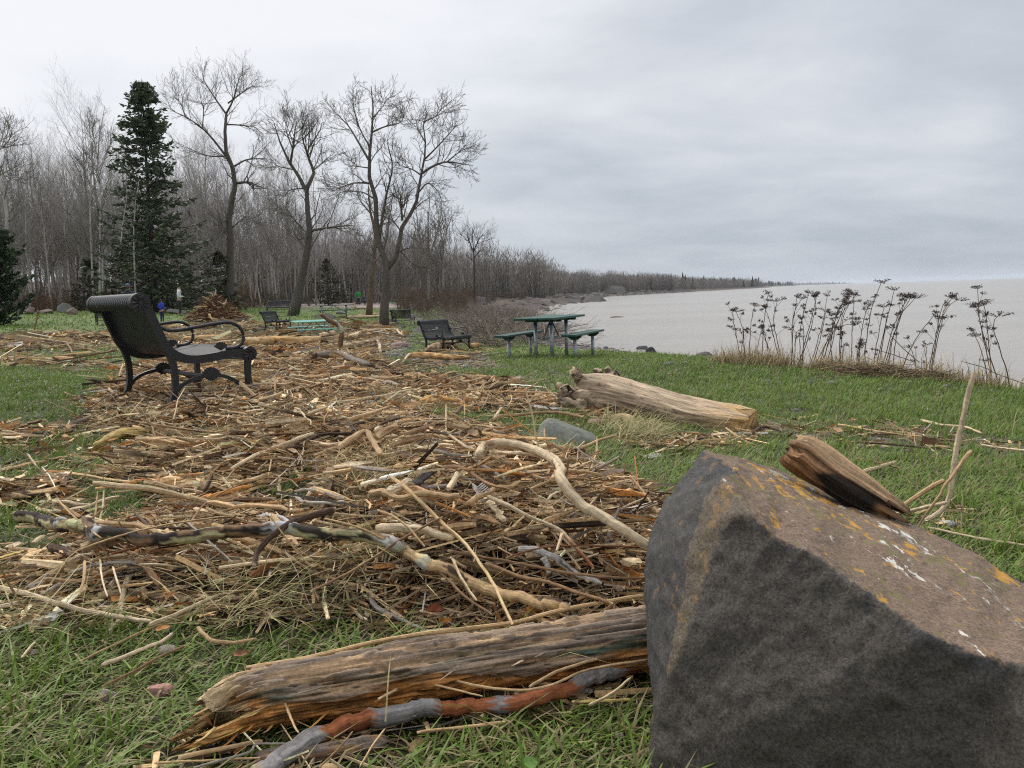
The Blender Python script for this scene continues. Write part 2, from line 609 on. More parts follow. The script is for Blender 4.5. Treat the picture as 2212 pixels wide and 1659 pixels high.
M_WOOD = colmat('weathered wood', grain=True, var=0.42, bump=0.8, bdist=0.004, gscale=(9, 150, 150), fine=70.0)
M_LOG = colmat('log wood', grain=True, var=0.5, bump=1.0, bdist=0.010, gscale=(6, 75, 75), fine=130.0)
M_LITTER = colmat('driftwood litter', scale=95.0, var=0.45, bump=0.3, bdist=0.002)
M_GRASS = colmat('grass blades', rough=0.55, spec=0.3, scale=3.0, var=0.18, bump=0, trans=0.3)
M_GROUND = colmat('turf and soil', scale=35.0, var=0.55, bump=0.9, bdist=0.02, fine=6.0)
M_STONE = colmat('stone', rough=0.8, scale=40.0, var=0.3, bump=0.6, bdist=0.006, fine=320.0)
M_BOULDER = colmat('basalt boulder', rough=0.72, spec=0.3, scale=55.0, var=0.28, bump=1.0, bdist=0.006, fine=260.0)
M_BARK = colmat('bark', grain=False, scale=9.0, var=0.35, bump=0.8, bdist=0.03)
M_TWIG = colmat('twigs', scale=2.0, var=0.2, bump=0)
M_NEEDLE = colmat('needles', rough=0.6, scale=1.2, var=0.35, bump=0, trans=0.12)
M_WEED = colmat('dry weed', scale=30.0, var=0.25, bump=0)
M_BLACK = plain('black powder coat', (0.011, 0.0115, 0.0135), rough=0.46, nscale=160, var=0.3, bump=0.3, bdist=0.0006, spec=0.5)
M_GREYTUBE = plain('worn grey tube', (0.06, 0.062, 0.066), rough=0.45, nscale=60)
M_GALV = plain('galvanised steel', (0.36, 0.40, 0.42), rough=0.5, metal=0.55, nscale=14, var=0.35)
M_GREEN = plain('green painted plank', (0.010, 0.062, 0.042), rough=0.5, nscale=25, var=0.4, spec=0.35)
M_SKYLIT = plain('sky lit green plank', (0.13, 0.34, 0.265), rough=0.5, nscale=25, var=0.3)  # green paint made lighter: sky reflection on the planks put into the colour
M_TEAL = plain('pale teal plank', (0.25, 0.50, 0.44), rough=0.5, nscale=25, var=0.2)  # even pale teal for the small far table
M_PLAQUE = plain('metal plaque', (0.35, 0.37, 0.40), rough=0.4, metal=0.5)

# ================================================================== THE SETTING
def to_px(x, y, z):
    return project(np.stack([x, y, z], -1))


FOREST = [(-130, 40), (-62, 50), (-42, 63), (-24, 70), (-21, 92), (-19, 125), (-15, 165), (-8, 225), (8, 330), (40, 420), (90, 540), (190, 790), (300, 1070), (380, 1300),
          (380, 1600), (-9000, 9000), (-9000, 40)]
PATH = [(-26, 84), (-16, 78), (-9, 84), (-8, 108), (-14, 112), (-26, 104)]
ROAD = [(-11.5, 118), (-4.2, 116), (-3.2, 123), (-4.0, 134), (-11.0, 134)]


def build_terrain():
    th = np.concatenate([np.linspace(-180, -44, 34)[:-1], np.linspace(-44, 44, 260), np.linspace(44, 180, 34)[1:-1]])
    rr = np.concatenate([np.geomspace(0.35, 60, 200), np.geomspace(60, 9000, 110)[1:]])
    T, Rr = np.meshgrid(np.radians(th), rr, indexing='ij')
    x, y = Rr * np.sin(T), Rr * np.cos(T)
    z0, s, w = ground0(x, y)
    heap, px, py, d = heap_h(x, y, z0, s)
    front = d > 0.4
    deb = np.where(front, sample(IM_DEB, px, py), 0)
    peb = np.where(front, sample(IM_PEB, px, py), 0)
    z = z0 + heap
    z = z + np.where(Rr < 14, deb * 0.02 * fbm(np.stack([x * 5, y * 5, 0 * x], -1), 3), 0)
    n = fbm(np.stack([x * 0.6, y * 0.6, 0 * x], -1), 4)
    n2 = fbm(np.stack([x * 6, y * 6, 0 * x + 3], -1), 3)

    def mixc(a, b, k):
        return a * (1 - k[..., None]) + np.asarray(b) * k[..., None]
    farm = smooth((Rr - 6) / 25)
    c = mixc(np.zeros(x.shape + (3,)) + (0.040, 0.044, 0.016), (0.085, 0.13, 0.028), farm)
    c = c * (1 + 0.22 * n[..., None])
    c = mixc(c, (0.075, 0.056, 0.034), smooth(0.5 + 1.2 * n2 - 0.75) * 0.5)
    c = mixc(c, (0.036, 0.025, 0.015), np.clip(deb * 1.2, 0, 1))
    c = mixc(c, (0.17, 0.135, 0.125), np.clip(peb * (1.1 + n2), 0, 1))
    inf = in_poly(x + 3 * n, y + 3 * n, FOREST)
    c = mixc(c, (0.085, 0.06, 0.038), inf.astype(float))
    pth = in_poly(x + n, y + n, PATH)
    c = mixc(c, (0.25, 0.205, 0.19), pth.astype(float))
    rd = in_poly(x + n, y + n, ROAD)
    c = mixc(c, (0.36, 0.345, 0.33), rd.astype(float))
    fl = smooth((y - 180) / 120) * (s > 4)
    c = mixc(c, (0.075, 0.062, 0.048), fl)
    beach = smooth((w * 0.8 - s) / (w * 0.35)) * (y > 12.5)
    c = mixc(c, (0.145, 0.098, 0.082), np.clip(beach + 0.3 * n2 * beach, 0, 1))
    rocky = smooth((y - 60) / 30) * smooth((9 - s) / 4) * (s > 0)
    c = mixc(c, (0.070, 0.055, 0.046), np.clip(rocky, 0, 1))
    wild = smooth((y - 50) / 20) * smooth((x + 9 - .02 * y) / 5) * (s > 5) * (y < 200)
    c = mixc(c, (0.085, 0.062, 0.042), wild)
    z = z + np.where((y > 60) & (s > 0) & (s < 26), 0.9 * rocky * np.abs(fbm(np.stack([x * 0.35, y * 0.2, 0 * x], -1), 3)), 0)
    nt_, nr = x.shape
    idx = np.arange(nt_ * nr).reshape(nt_, nr)
    q = np.stack([idx[:-1, :-1], idx[:-1, 1:], idx[1:, 1:], idx[1:, :-1]], -1).reshape(-1, 4)
    qq = np.stack([idx[-1, :-1], idx[-1, 1:], idx[0, 1:], idx[0, :-1]], -1).reshape(-1, 4)
    fan = np.stack([idx[:, 0]], 0)
    V = np.stack([x, y, z], -1).reshape(-1, 3)
    o = obj('ground', mk_mesh('ground', V, [q[:, ::-1], qq[:, ::-1], fan[:, ::-1]], c.reshape(-1, 3)), M_GROUND)
    tag(o, kind='structure')


def build_water():
    m, t, b, L = mat_new('silty lake water')
    tc = N(t, 'ShaderNodeNewGeometry')
    mp = N(t, 'ShaderNodeMapping')
    mp.inputs['Scale'].default_value = (0.5, 1.6, 1)
    mp.inputs['Rotation'].default_value = (0, 0, R_(20))
    L(tc.outputs['Position'], mp.inputs[0])
    n = N(t, 'ShaderNodeTexNoise', i_Scale=1.1, i_Detail=5.0, i_Roughness=0.55)
    L(mp.outputs[0], n.inputs[0])
    n2 = N(t, 'ShaderNodeTexNoise', i_Scale=0.02, i_Detail=6.0, i_Roughness=0.6)
    mp2 = N(t, 'ShaderNodeMapping')
    mp2.inputs['Scale'].default_value = (0.35, 3.0, 1)
    mp2.inputs['Rotation'].default_value = (0, 0, R_(12))
    L(tc.outputs['Position'], mp2.inputs[0])
    L(mp2.outputs[0], n2.inputs[0])
    mr = N(t, 'ShaderNodeMapRange', i_1=0.3, i_2=0.7, i_3=0.86, i_4=1.12)
    L(n2.outputs[0], mr.inputs[0])
    sc = N(t, 'ShaderNodeVectorMath', operation='SCALE')
    sc.inputs[0].default_value = (0.315, 0.285, 0.245)
    L(mr.outputs[0], sc.inputs['Scale'])
    L(sc.outputs[0], b.inputs['Base Color'])
    b.inputs['Roughness'].default_value = 0.16
    b.inputs['IOR'].default_value = 1.33
    b.inputs['Specular IOR Level'].default_value = 0.42
    bp = N(t, 'ShaderNodeBump', i_Strength=0.9, i_Distance=0.3)
    L(n.outputs[0], bp.inputs['Height'])
    L(bp.outputs[0], b.inputs['Normal'])
    th = np.linspace(-180, 180, 121)[:-1]
    rr = np.geomspace(2.0, 14000, 70)
    T, Rr = np.meshgrid(np.radians(th), rr, indexing='ij')
    V = np.stack([Rr * np.sin(T) + 6, Rr * np.cos(T), 0 * T + ZW], -1)
    nt_, nr = T.shape
    idx = np.arange(nt_ * nr).reshape(nt_, nr)
    nx = np.roll(idx, -1, 0)
    q = np.stack([idx[:, :-1], nx[:, :-1], nx[:, 1:], idx[:, 1:]], -1).reshape(-1, 4)
    o = obj('lake_water', mk_mesh('lake_water', V.reshape(-1, 3), [q, idx[:, 0][None, :]]), m)
    tag(o, kind='structure')


build_terrain()
build_water()


# ------------------------------------------------------------------ grass
def band_points(d0, d1, dens, half=41):
    a = np.radians(half)
    n = int(dens * a * (d1 ** 2 - d0 ** 2))
    r = np.sqrt(rng.uniform(d0 ** 2, d1 ** 2, n))
    t = rng.uniform(-a, a, n)
    return r * np.sin(t), r * np.cos(t)


def blades(x, y, z, L, wd, lean, col, droop=0.7):
    n = len(x)
    ph = rng.uniform(0, 2 * np.pi, n)
    ph = np.where(rng.random(n) < 0.45, rng.normal(0.5, 0.7, n), ph)
    h = np.stack([np.cos(ph), np.sin(ph), 0 * ph], -1)
    sd = np.stack([-np.sin(ph), np.cos(ph), 0 * ph], -1)
    t1 = np.clip(lean + rng.normal(0, .25, n), 0, 1.45)
    t2 = np.clip(t1 + droop * rng.uniform(.2, 1.2, n), 0, 2.0)
    up = np.array([0, 0, 1.0])
    b = np.stack([x, y, z], -1)
    p1 = b + (L * .55)[:, None] * (np.sin(t1)[:, None] * h + np.cos(t1)[:, None] * up)
    p2 = p1 + (L * .5)[:, None] * (np.sin(t2)[:, None] * h + np.cos(t2)[:, None] * up)
    w = wd[:, None] * sd
    V = np.stack([b - w * .5, b + w * .5, p1 + w * .42, p1 - w * .42, p2], 1).reshape(-1, 3)
    i = np.arange(n)[:, None] * 5
    C = np.repeat(col, 5, 0).reshape(n, 5, 3)
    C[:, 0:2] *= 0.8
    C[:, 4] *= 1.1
    return V, [i + np.array([[0, 1, 2, 3]]), i + np.array([[3, 2, 4]])], C.reshape(-1, 3)


def grass_colours(n, x, y, straw):
    g1, g2 = np.array([0.080, 0.145, 0.016]), np.array([0.185, 0.265, 0.042])
    k = np.clip(rng.random(n) * .7 + .3 * (.5 + .8 * fbm(np.stack([x * .7, y * .7, 0 * x], -1), 3)), 0, 1)
    c = g1 + (g2 - g1) * k[:, None]
    st = rng.random(n) < straw
    c[st] = np.array([0.30, 0.245, 0.115]) * rng.uniform(.5, 1.15, (st.sum(), 1))
    yl = rng.random(n) < 0.08
    c[yl] = np.array([0.20, 0.22, 0.06]) * rng.uniform(.6, 1.1, (yl.sum(), 1))
    return c


def build_grass():
    parts = []
    for d0, d1, dens, L0, w0, lean, straw in [(.8, 2.6, 9000, .068, .0054, 1.2, .34), (2.6, 5, 4600, .064, .0056, 1.0, .20), (5, 9, 2000, .054, .0062, .7, .09),
                                              (9, 16, 760, .058, .0105, .6, .06), (16, 35, 130, .075, .022, .7, .03), (35, 80, 22, .11, .05, .8, .02)]:
        x, y = band_points(d0, d1, dens)
        z, s, w = ground0(x, y)
        hp, px, py, d = heap_h(x, y, z, s)
        deb, peb = sample(IM_DEB, px, py), sample(IM_PEB, px, py)
        bare = fbm(np.stack([x * 1.6, y * 1.6, 0 * x + 8], -1), 3)
        p = (1 - np.clip(deb, 0, 1)) * (1 - np.clip(peb * .9, 0, 1)) * np.clip(1.0 + 1.2 * bare, 0.25, 1)
        lim = np.where(y < 16, 0.86 * w, 0.72 * w)
        ok = (rng.random(len(x)) < p) & (s > lim) & ~in_poly(x, y, FOREST) & ~in_poly(x, y, PATH) & ~in_poly(x, y, ROAD)
        x, y, z = x[ok], y[ok], z[ok] + hp[ok]
        n = len(x)
        L = L0 * rng.lognormal(0, .35, n)
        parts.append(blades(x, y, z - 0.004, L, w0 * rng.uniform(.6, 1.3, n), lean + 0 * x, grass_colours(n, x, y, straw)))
    # longer tufts
    x, y = band_points(1.1, 12, 16)
    k = 26
    z, s, w = ground0(x, y)
    hp, px, py, d = heap_h(x, y, z, s)
    ok = (sample(IM_DEB, px, py) < .5) & (s > .9 * w)
    x, y = x[ok], y[ok]
    x = (x[:, None] + rng.normal(0, .035, (len(x), k))).ravel()
    y = (y[:, None] + rng.normal(0, .035, (len(y), k))).ravel()
    z = ground(x, y)
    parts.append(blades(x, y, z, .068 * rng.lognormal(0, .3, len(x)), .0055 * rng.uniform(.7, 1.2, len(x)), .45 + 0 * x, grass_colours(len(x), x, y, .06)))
    V, F, C = merge(parts)
    o = obj('grass', mk_mesh('grass', V, F, C, smooth_f=False), M_GRASS)
    tag(o, 'short green lawn grass mixed with straw between the driftwood', kind='stuff')
    # dry straw: drifted wisps on the debris, and the pale fringe along the bank
    parts = []
    x, y = band_points(1.5, 6.5, 3600)
    z = ground(x, y)
    px, py, d = to_px(x, y, z)
    ok = rng.random(len(x)) < sample(IM_STRAW, px, py) + .012 * sample(IM_DEB, px, py)
    x, y, z = x[ok], y[ok], z[ok]
    n = len(x)
    c = np.array([0.44, 0.37, 0.18]) * rng.uniform(.4, 1.1, (n, 1))
    gr = rng.random(n) < .3
    c[gr] = np.array([.17, .18, .06]) * rng.uniform(.7, 1.2, (gr.sum(), 1))
    parts.append(blades(x, y, z + rng.uniform(.01, .09, n), .17 * rng.lognormal(0, .4, n), .0032 * rng.uniform(.6, 1.3, n), 1.25 + 0 * x, c, .5))
    t = rng.random(9000)
    fx = np.interp(t, [0, .2, .45, .7, 1], [3.15, 3.75, 4.55, 5.25, 6.2]) + rng.normal(0, .16, 9000)
    fy = np.interp(t, [0, .2, .45, .7, 1], [12.2, 11.7, 10.9, 9.9, 8.2]) + rng.normal(0, .22, 9000)
    fz = ground(fx, fy)
    keep = fbm(np.stack([fx * 2.2, fy * 2.2, 0 * fx], -1), 2) > -.25
    fx, fy, fz = fx[keep], fy[keep], fz[keep]
    n = len(fx)
    c = np.array([0.40, 0.31, 0.17]) * rng.uniform(.4, 1.1, (n, 1))
    parts.append(blades(fx, fy, fz, .22 * rng.lognormal(0, .4, n), .006 * rng.uniform(.6, 1.3, n), .55 + 0 * fx, c, .9))
    V, F, C = merge(parts)
    o = obj('dry_straw', mk_mesh('dry_straw', V, F, C, smooth_f=False), M_LITTER)
    tag(o, 'pale dry straw caught on the driftwood and along the bank edge', kind='stuff')


build_grass()


# ------------------------------------------------------------------ bare trees
def grow(P, r, nch, ang, ratio, up, tmin=0.25, K=4, wig=0.1, rk=0.55, abslen=None, rmin=0.003):
    """child branches of the N parent paths (N,Kp,3)"""
    n, kp, _ = P.shape
    seg = np.linalg.norm(np.diff(P, axis=1), axis=2).sum(1)
    pid = np.repeat(np.arange(n), nch)
    t = np.tile((np.arange(nch) + .5) / nch, n) * (1 - tmin) + tmin + rng.uniform(-.5, .5, n * nch) / nch * (1 - tmin)
    t = np.clip(t, 0.02, 0.995)
    f = t * (kp - 1)
    i = np.minimum(f.astype(int), kp - 2)
    u = (f - i)[:, None]
    p0 = P[pid, i] * (1 - u) + P[pid, i + 1] * u
    r0 = r[pid, i] * (1 - u[:, 0]) + r[pid, i + 1] * u[:, 0]
    tan = P[pid, i + 1] - P[pid, i]
    tan /= np.linalg.norm(tan, axis=1, keepdims=True) + 1e-9
    rnd = rng.normal(size=tan.shape)
    perp = rnd - (rnd * tan).sum(1, keepdims=True) * tan
    perp /= np.linalg.norm(perp, axis=1, keepdims=True) + 1e-9
    a = ang * rng.uniform(.7, 1.3, len(t))
    d = tan * np.cos(a)[:, None] + perp * np.sin(a)[:, None]
    base = seg[pid] if abslen is None else np.full(len(t), abslen)
    L = base * (ratio if abslen is None else 1) * rng.uniform(.55, 1.15, len(t)) * (1.25 - .65 * t)
    uu = np.linspace(0, 1, K)
    w = np.cumsum(rng.normal(0, wig / K, (len(t), K, 3)), 1)
    w[:, 0] = 0
    pts = p0[:, None] + L[:, None, None] * (d[:, None] * uu[None, :, None] + np.array([0, 0, 1.0]) * (up * uu ** 2)[None, :, None] + w)
    rr0 = np.maximum(np.minimum(r0 * rk, L * .03), rmin)
    rad = np.maximum(rr0[:, None] * (1 - .65 * uu)[None], rmin * .8)
    return pts, rad


def tree_meshes(stems, radii, levels, bark, twig, K0=10, sides0=7, name='tree'):
    """stems: list of (k,3) traced stems; levels: list of grow kwargs. Returns trunk mesh and crown mesh."""
    tp, P, Rd = [], [], []
    for s_, r_ in zip(stems, radii):
        k = max(6, K0)
        P.append(spline(s_, k))
        Rd.append(np.interp(np.linspace(0, 1, k), np.linspace(0, 1, len(r_)), r_))
    P, Rd = np.array(P), np.array(Rd)
    V, F, gv, pid = tubes(P, Rd, sides0)
    nz = fbm(V * 3.0, 3)
    c = np.asarray(bark) * (1 + .35 * nz[:, None])
    tp.append((V, F, c))
    cp = []
    cur = [(P, Rd)]
    for li, kw in enumerate(levels):
        kw = dict(kw)
        sides = kw.pop('sides', 3)
        lw = kw.pop('limb', False)
        nxt = []
        for p, r in cur:
            q, rq = grow(p, r, **kw)
            V, F, _, pid = tubes(q, rq, sides, cap=False)
            cc = np.asarray(bark if lw else twig)
            (tp if lw else cp).append((V, F, np.tile(cc, (len(V), 1)) * (1 + .2 * np.repeat(rng.normal(0, 1, len(q)), q.shape[1] * sides)[:, None] * .6)))
            nxt.append((q, rq))
        cur = nxt
    mt = mk_mesh(name + '_trunk', *merge(tp))
    mc = mk_mesh(name + '_crown', *merge(cp), smooth_f=True)
    return mt, mc


BARK_GREY, BARK_DARK, BARK_PALE = (0.25, 0.225, 0.20), (0.075, 0.06, 0.05), (0.44, 0.41, 0.37)
TWIG_GREY = (0.135, 0.117, 0.106)
TWIG_PALE = (0.33, 0.30, 0.28)


def forest_proto(kind, seed):
    h = rng.uniform(12.5, 16.5)
    k = 9
    w = np.cumsum(rng.normal(0, .16, (k, 2)), 0)
    w[0] = 0
    lean = rng.normal(0, .35, 2)
    z = np.linspace(-.3, h, k)
    stem = np.stack([w[:, 0] + lean[0] * z / h, w[:, 1] + lean[1] * z / h, z], -1)
    r = np.interp(np.linspace(0, 1, k), [0, .05, .6, 1], np.array([.15, .12, .07, .012]) * rng.uniform(.6, 1.15))
    if kind == 'aspen':
        lv = [dict(nch=34, ang=.75, ratio=.17, up=.45, tmin=.30, sides=3, limb=False), dict(nch=8, ang=.6, ratio=.5, up=.25, tmin=.15), dict(nch=4, ang=.6, ratio=.5, up=.2, K=3)]
        bark, twig = BARK_PALE if seed % 2 else (.32, .295, .265), TWIG_PALE
    else:
        lv = [dict(nch=24, ang=.8, ratio=.27, up=.4, tmin=.22, sides=4, limb=True), dict(nch=9, ang=.75, ratio=.45, up=.25, tmin=.12), dict(nch=5, ang=.65, ratio=.5, up=.15, K=3)]
        bark, twig = BARK_GREY, (.29, .265, .245)
    return tree_meshes([stem], [r], lv, bark, twig, K0=k, sides0=6, name=kind + '_tree')


SPANS = [(-999, 25, 'at the far left above the pine'), (25, 120, 'between the pine and the slim birch'), (120, 215, 'beside the twin trunked birch'), (215, 300, 'behind the left side of the tall spruce'),
         (300, 420, 'behind the right side of the tall spruce'), (420, 495, 'just left of the snaking poplar'), (495, 580, 'just right of the snaking poplar'), (580, 660, 'behind the leaning poplar'),
         (660, 760, 'between the leaning poplar and the largest tree'), (760, 850, 'behind the largest bare tree'), (850, 960, 'right of the largest bare tree'), (960, 1040, 'beyond the gravel road'), (1040, 1130, 'on the shore past the gravel road'),
         (1130, 1400, 'on the receding shore by the lake')]


def forest_label(kind, sc, x, y, z, D):
    px = project(np.array([x, y, z]))[0]
    where = next(w for a, b, w in SPANS if a <= px < b) if px < 1400 else SPANS[-1][2]
    size = 'very tall' if sc > .97 else 'tall' if sc > .91 else 'middle sized' if sc > .85 else 'rather short' if sc > .78 else 'short'
    look = 'slender pale' if kind == 'aspen' else 'grey spreading'
    row = 'front row' if D < 70 else 'second row' if D < 80 else 'deep' if D < 105 else 'distant' if D < 190 else 'very distant'
    return '%s %s bare tree, %s, %s' % (size, look, row, where)


def build_forest():
    protos = [('aspen', forest_proto('aspen', i)) for i in range(6)] + [('maple', forest_proto('maple', i)) for i in range(4)]
    spots = []
    # front rows behind the lawn, then along the receding edge
    tries = 0
    while len(spots) < 300 and tries < 30000:
        tries += 1
        if len(spots) < 175:
            D = rng.uniform(60, 100)
            px = rng.uniform(-160, 760)
        else:
            D = rng.uniform(88, 330)
            px = rng.uniform(620, 1260)
        p = at(px, 700, np.array(D))
        x, y = p[0], p[1]
        if not in_poly(np.array([x]), np.array([y]), FOREST)[0]:
            continue
        if D > 110:
            # keep near the open side
            if not in_poly(np.array([x + 14 + D * .03]), np.array([y]), FOREST)[0] or True:
                if in_poly(np.array([x + 22]), np.array([y]), FOREST)[0]:
                    continue
        if any((x - a) ** 2 + (y - b) ** 2 < 1.1 for a, b, _ in spots):
            continue
        spots.append((x, y, D))
    seen = set()
    for i, (x, y, D) in enumerate(spots):
        kind, (mt, mc) = protos[rng.integers(len(protos))] if D > 100 or rng.random() < .5 else protos[rng.integers(6)]
        z = float(ground(np.array([x]), np.array([y]))[0])
        sc = rng.uniform(.72, 1.02) * (1.0 if D < 110 else .95)
        o = thing('bare_tree', forest_label(kind, sc, x, y, z, D), 'tree', (x, y, z), rng.uniform(0, 6.28), 'bare trees of the forest edge')
        o.scale = (sc, sc, sc * 1.03)
        obj('trunk', mt, M_BARK, o)
        obj('crown', mc, M_TWIG, o)
    # the depth of the wood behind: too many to count
    parts = []
    n = 400
    D = np.concatenate([rng.uniform(80, 140, 230), rng.uniform(120, 420, 170)])
    px = np.concatenate([rng.uniform(-250, 800, 230), rng.uniform(640, 1230, 170)])
    P = at(px, np.full(n, 700.0), D)
    ok = in_poly(P[:, 0], P[:, 1], FOREST) & in_poly(P[:, 0] + 9, P[:, 1], FOREST)
    P = P[ok]
    n = len(P)
    z = ground(P[:, 0], P[:, 1])
    H = rng.uniform(10.5, 16.5, n)
    K = 6
    u = np.linspace(0, 1, K)
    st = np.zeros((n, K, 3))
    wob = np.cumsum(rng.normal(0, .2, (n, K, 2)), 1)
    st[:, :, 0] = P[:, None, 0] + wob[..., 0]
    st[:, :, 1] = P[:, None, 1] + wob[..., 1]
    st[:, :, 2] = z[:, None] + H[:, None] * u
    rad = (rng.uniform(.05, .13, n))[:, None] * (1 - .85 * u)[None]
    V, F, _, pid = tubes(st, rad, 4, cap=False)
    tc = np.where(rng.random((n, 1)) < .45, np.array([[.48, .45, .42]]), np.array([[.30, .28, .26]]))
    parts.append((V, F, tc[pid]))
    q, rq = grow(st, rad, 20, .8, .17, .3, tmin=.2, K=3, rmin=.014)
    V, F, _, _ = tubes(q, rq, 3, cap=False)
    parts.append((V, F, np.array(TWIG_PALE)))
    q2, rq2 = grow(q, rq, 4, .7, .5, .2, tmin=.2, K=2, rmin=.011)
    V, F, _, _ = tubes(q2, rq2, 3, cap=False)
    parts.append((V, F, np.array(TWIG_PALE)))
    V, F, C = merge(parts)
    o = obj('woods', mk_mesh('woods', V, F, C), M_TWIG)
    tag(o, 'mass of grey bare trees deep in the wood behind the lawn', kind='stuff')


build_forest()


def bushy(name, pts, hts, col, spread, nst, label, mat=None, leaf=0.35):
    """stuff: stems fanning out of many root points with dry leaves on them"""
    parts = []
    n = len(pts)
    pid = np.repeat(np.arange(n), nst)
    m = len(pid)
    h = np.asarray(hts)[pid] * rng.uniform(.5, 1.1, m)
    ph = rng.uniform(0, 6.28, m)
    ln = rng.uniform(0, spread, m)
    K = 4
    u = np.linspace(0, 1, K)
    base = pts[pid] + np.stack([rng.normal(0, .25, m), rng.normal(0, .25, m), 0 * ph], -1)
    st = base[:, None] + np.stack([np.cos(ph)[:, None] * (ln * h)[:, None] * u ** 1.3, np.sin(ph)[:, None] * (ln * h)[:, None] * u ** 1.3, h[:, None] * u], -1)
    st += rng.normal(0, .05, st.shape)
    rad = np.full((m, 1), .009) * (1 - .6 * u)[None]
    col = np.asarray(col)
    V, F, _, pp = tubes(st, rad, 3, cap=False)
    parts.append((V, F, col * rng.uniform(.6, 1.2, (m, 1))[pp]))
    q, rq = grow(st, rad, 4, .7, .45, .1, K=2, rmin=.006)
    V, F, _, pp = tubes(q, rq, 3, cap=False)
    parts.append((V, F, col * rng.uniform(.6, 1.2, (len(q), 1))[pp]))
    if leaf:
        e = q[:, 1:, :].reshape(-1, 3)
        e = e[rng.random(len(e)) < leaf]
        e = e + rng.normal(0, .06, e.shape)
        a = rng.normal(0, .07, e.shape)
        b = rng.normal(0, .07, e.shape)
        V = np.stack([e, e + a, e + b], 1).reshape(-1, 3)
        i = np.arange(len(e))[:, None] * 3 + np.array([[0, 1, 2]])
        parts.append((V, [i], np.repeat(col * rng.uniform(.7, 1.5, (len(e), 1)), 3, 0)))
    V, F, C = merge(parts)
    o = obj(name, mk_mesh(name, V, F, C, smooth_f=False), mat or M_TWIG)
    tag(o, label, kind='stuff')


def build_undergrowth():
    n = 520
    px = rng.uniform(-150, 880, n)
    D = rng.uniform(61, 92, n)
    P = at(px, np.full(n, 690.0), D)
    ok = in_poly(P[:, 0], P[:, 1] - 1.0, FOREST)
    P = P[ok]
    P[:, 2] = ground(P[:, 0], P[:, 1])
    br = fbm(np.stack([P[:, 0] * .12, P[:, 1] * .12, 0 * P[:, 0]], -1), 2)
    a = br > 0
    bushy('undergrowth', P[a], rng.uniform(.8, 2.6, a.sum()), (.155, .095, .05), .5, 11, 'rusty brown dry undergrowth along the foot of the forest', leaf=.5)
    bushy('green_undergrowth', P[~a], rng.uniform(.8, 2.3, (~a).sum()), (.075, .068, .038), .5, 10, 'dull green brown undergrowth below the spruce and bare trees', leaf=.45)
    # brush right of the big tree, along the debris bank
    n = 250
    px = np.concatenate([rng.uniform(865, 1010, 110), rng.uniform(985, 1240, 140)])
    D = np.concatenate([rng.uniform(52, 100, 110), rng.uniform(80, 160, 140)])
    P = at(px, np.full(n, 690.0), D)
    P[:, 2] = ground(P[:, 0], P[:, 1])
    s = shore_s(P[:, 0], P[:, 1])
    P = P[s > 5]
    bushy('bank_shrubbery', P, rng.uniform(.9, 2.4, len(P)), (.125, .085, .062), .55, 11, 'reddish grey leafless shrubbery on the bank beyond the big bare tree', leaf=.2)
    # tangle of washed-up grey branches at the water's edge behind the picnic table
    n = 380
    px = rng.uniform(975, 1190, n)
    D = rng.uniform(24, 80, n)
    P = at(px, np.full(n, 720.0), D)
    P[:, 2] = ground(P[:, 0], P[:, 1])
    s = shore_s(P[:, 0], P[:, 1])
    P = P[(s > .3) & (s < 12)]
    n = len(P)
    K = 6
    u = np.linspace(0, 1, K)
    parts = []
    nb = 5
    pid = np.repeat(np.arange(n), nb)
    m = len(pid)
    L = rng.uniform(.8, 2.6, m)
    ph = rng.uniform(0, 6.28, m)
    el = rng.uniform(.05, .8, m)
    st = P[pid][:, None] + L[:, None, None] * np.stack([np.cos(ph)[:, None] * np.cos(el)[:, None] * u, np.sin(ph)[:, None] * np.cos(el)[:, None] * u, np.sin(el)[:, None] * u * (1.1 - .5 * u)], -1)
    st += np.cumsum(rng.normal(0, .04, st.shape), 1)
    rad = rng.uniform(.006, .02, m)[:, None] * (1 - .7 * u)[None]
    c = np.where(rng.random((m, 1)) < .4, np.array([[.27, .225, .18]]), np.array([[.135, .11, .092]]))
    V, F, _, pp = tubes(st, rad, 4, cap=False)
    parts.append((V, F, c[pp]))
    q, rq = grow(st, rad, 6, .7, .4, .05, K=2, rmin=.0045)
    V, F, _, pp = tubes(q, rq, 3, cap=False)
    parts.append((V, F, np.repeat(c, 6, 0)[pp]))
    V, F, C = merge(parts)
    tag(obj('brush_tangle', mk_mesh('brush_tangle', V, F, C), M_TWIG), 'tangle of washed up grey branches on the beach behind the green picnic table', kind='stuff')


build_undergrowth()


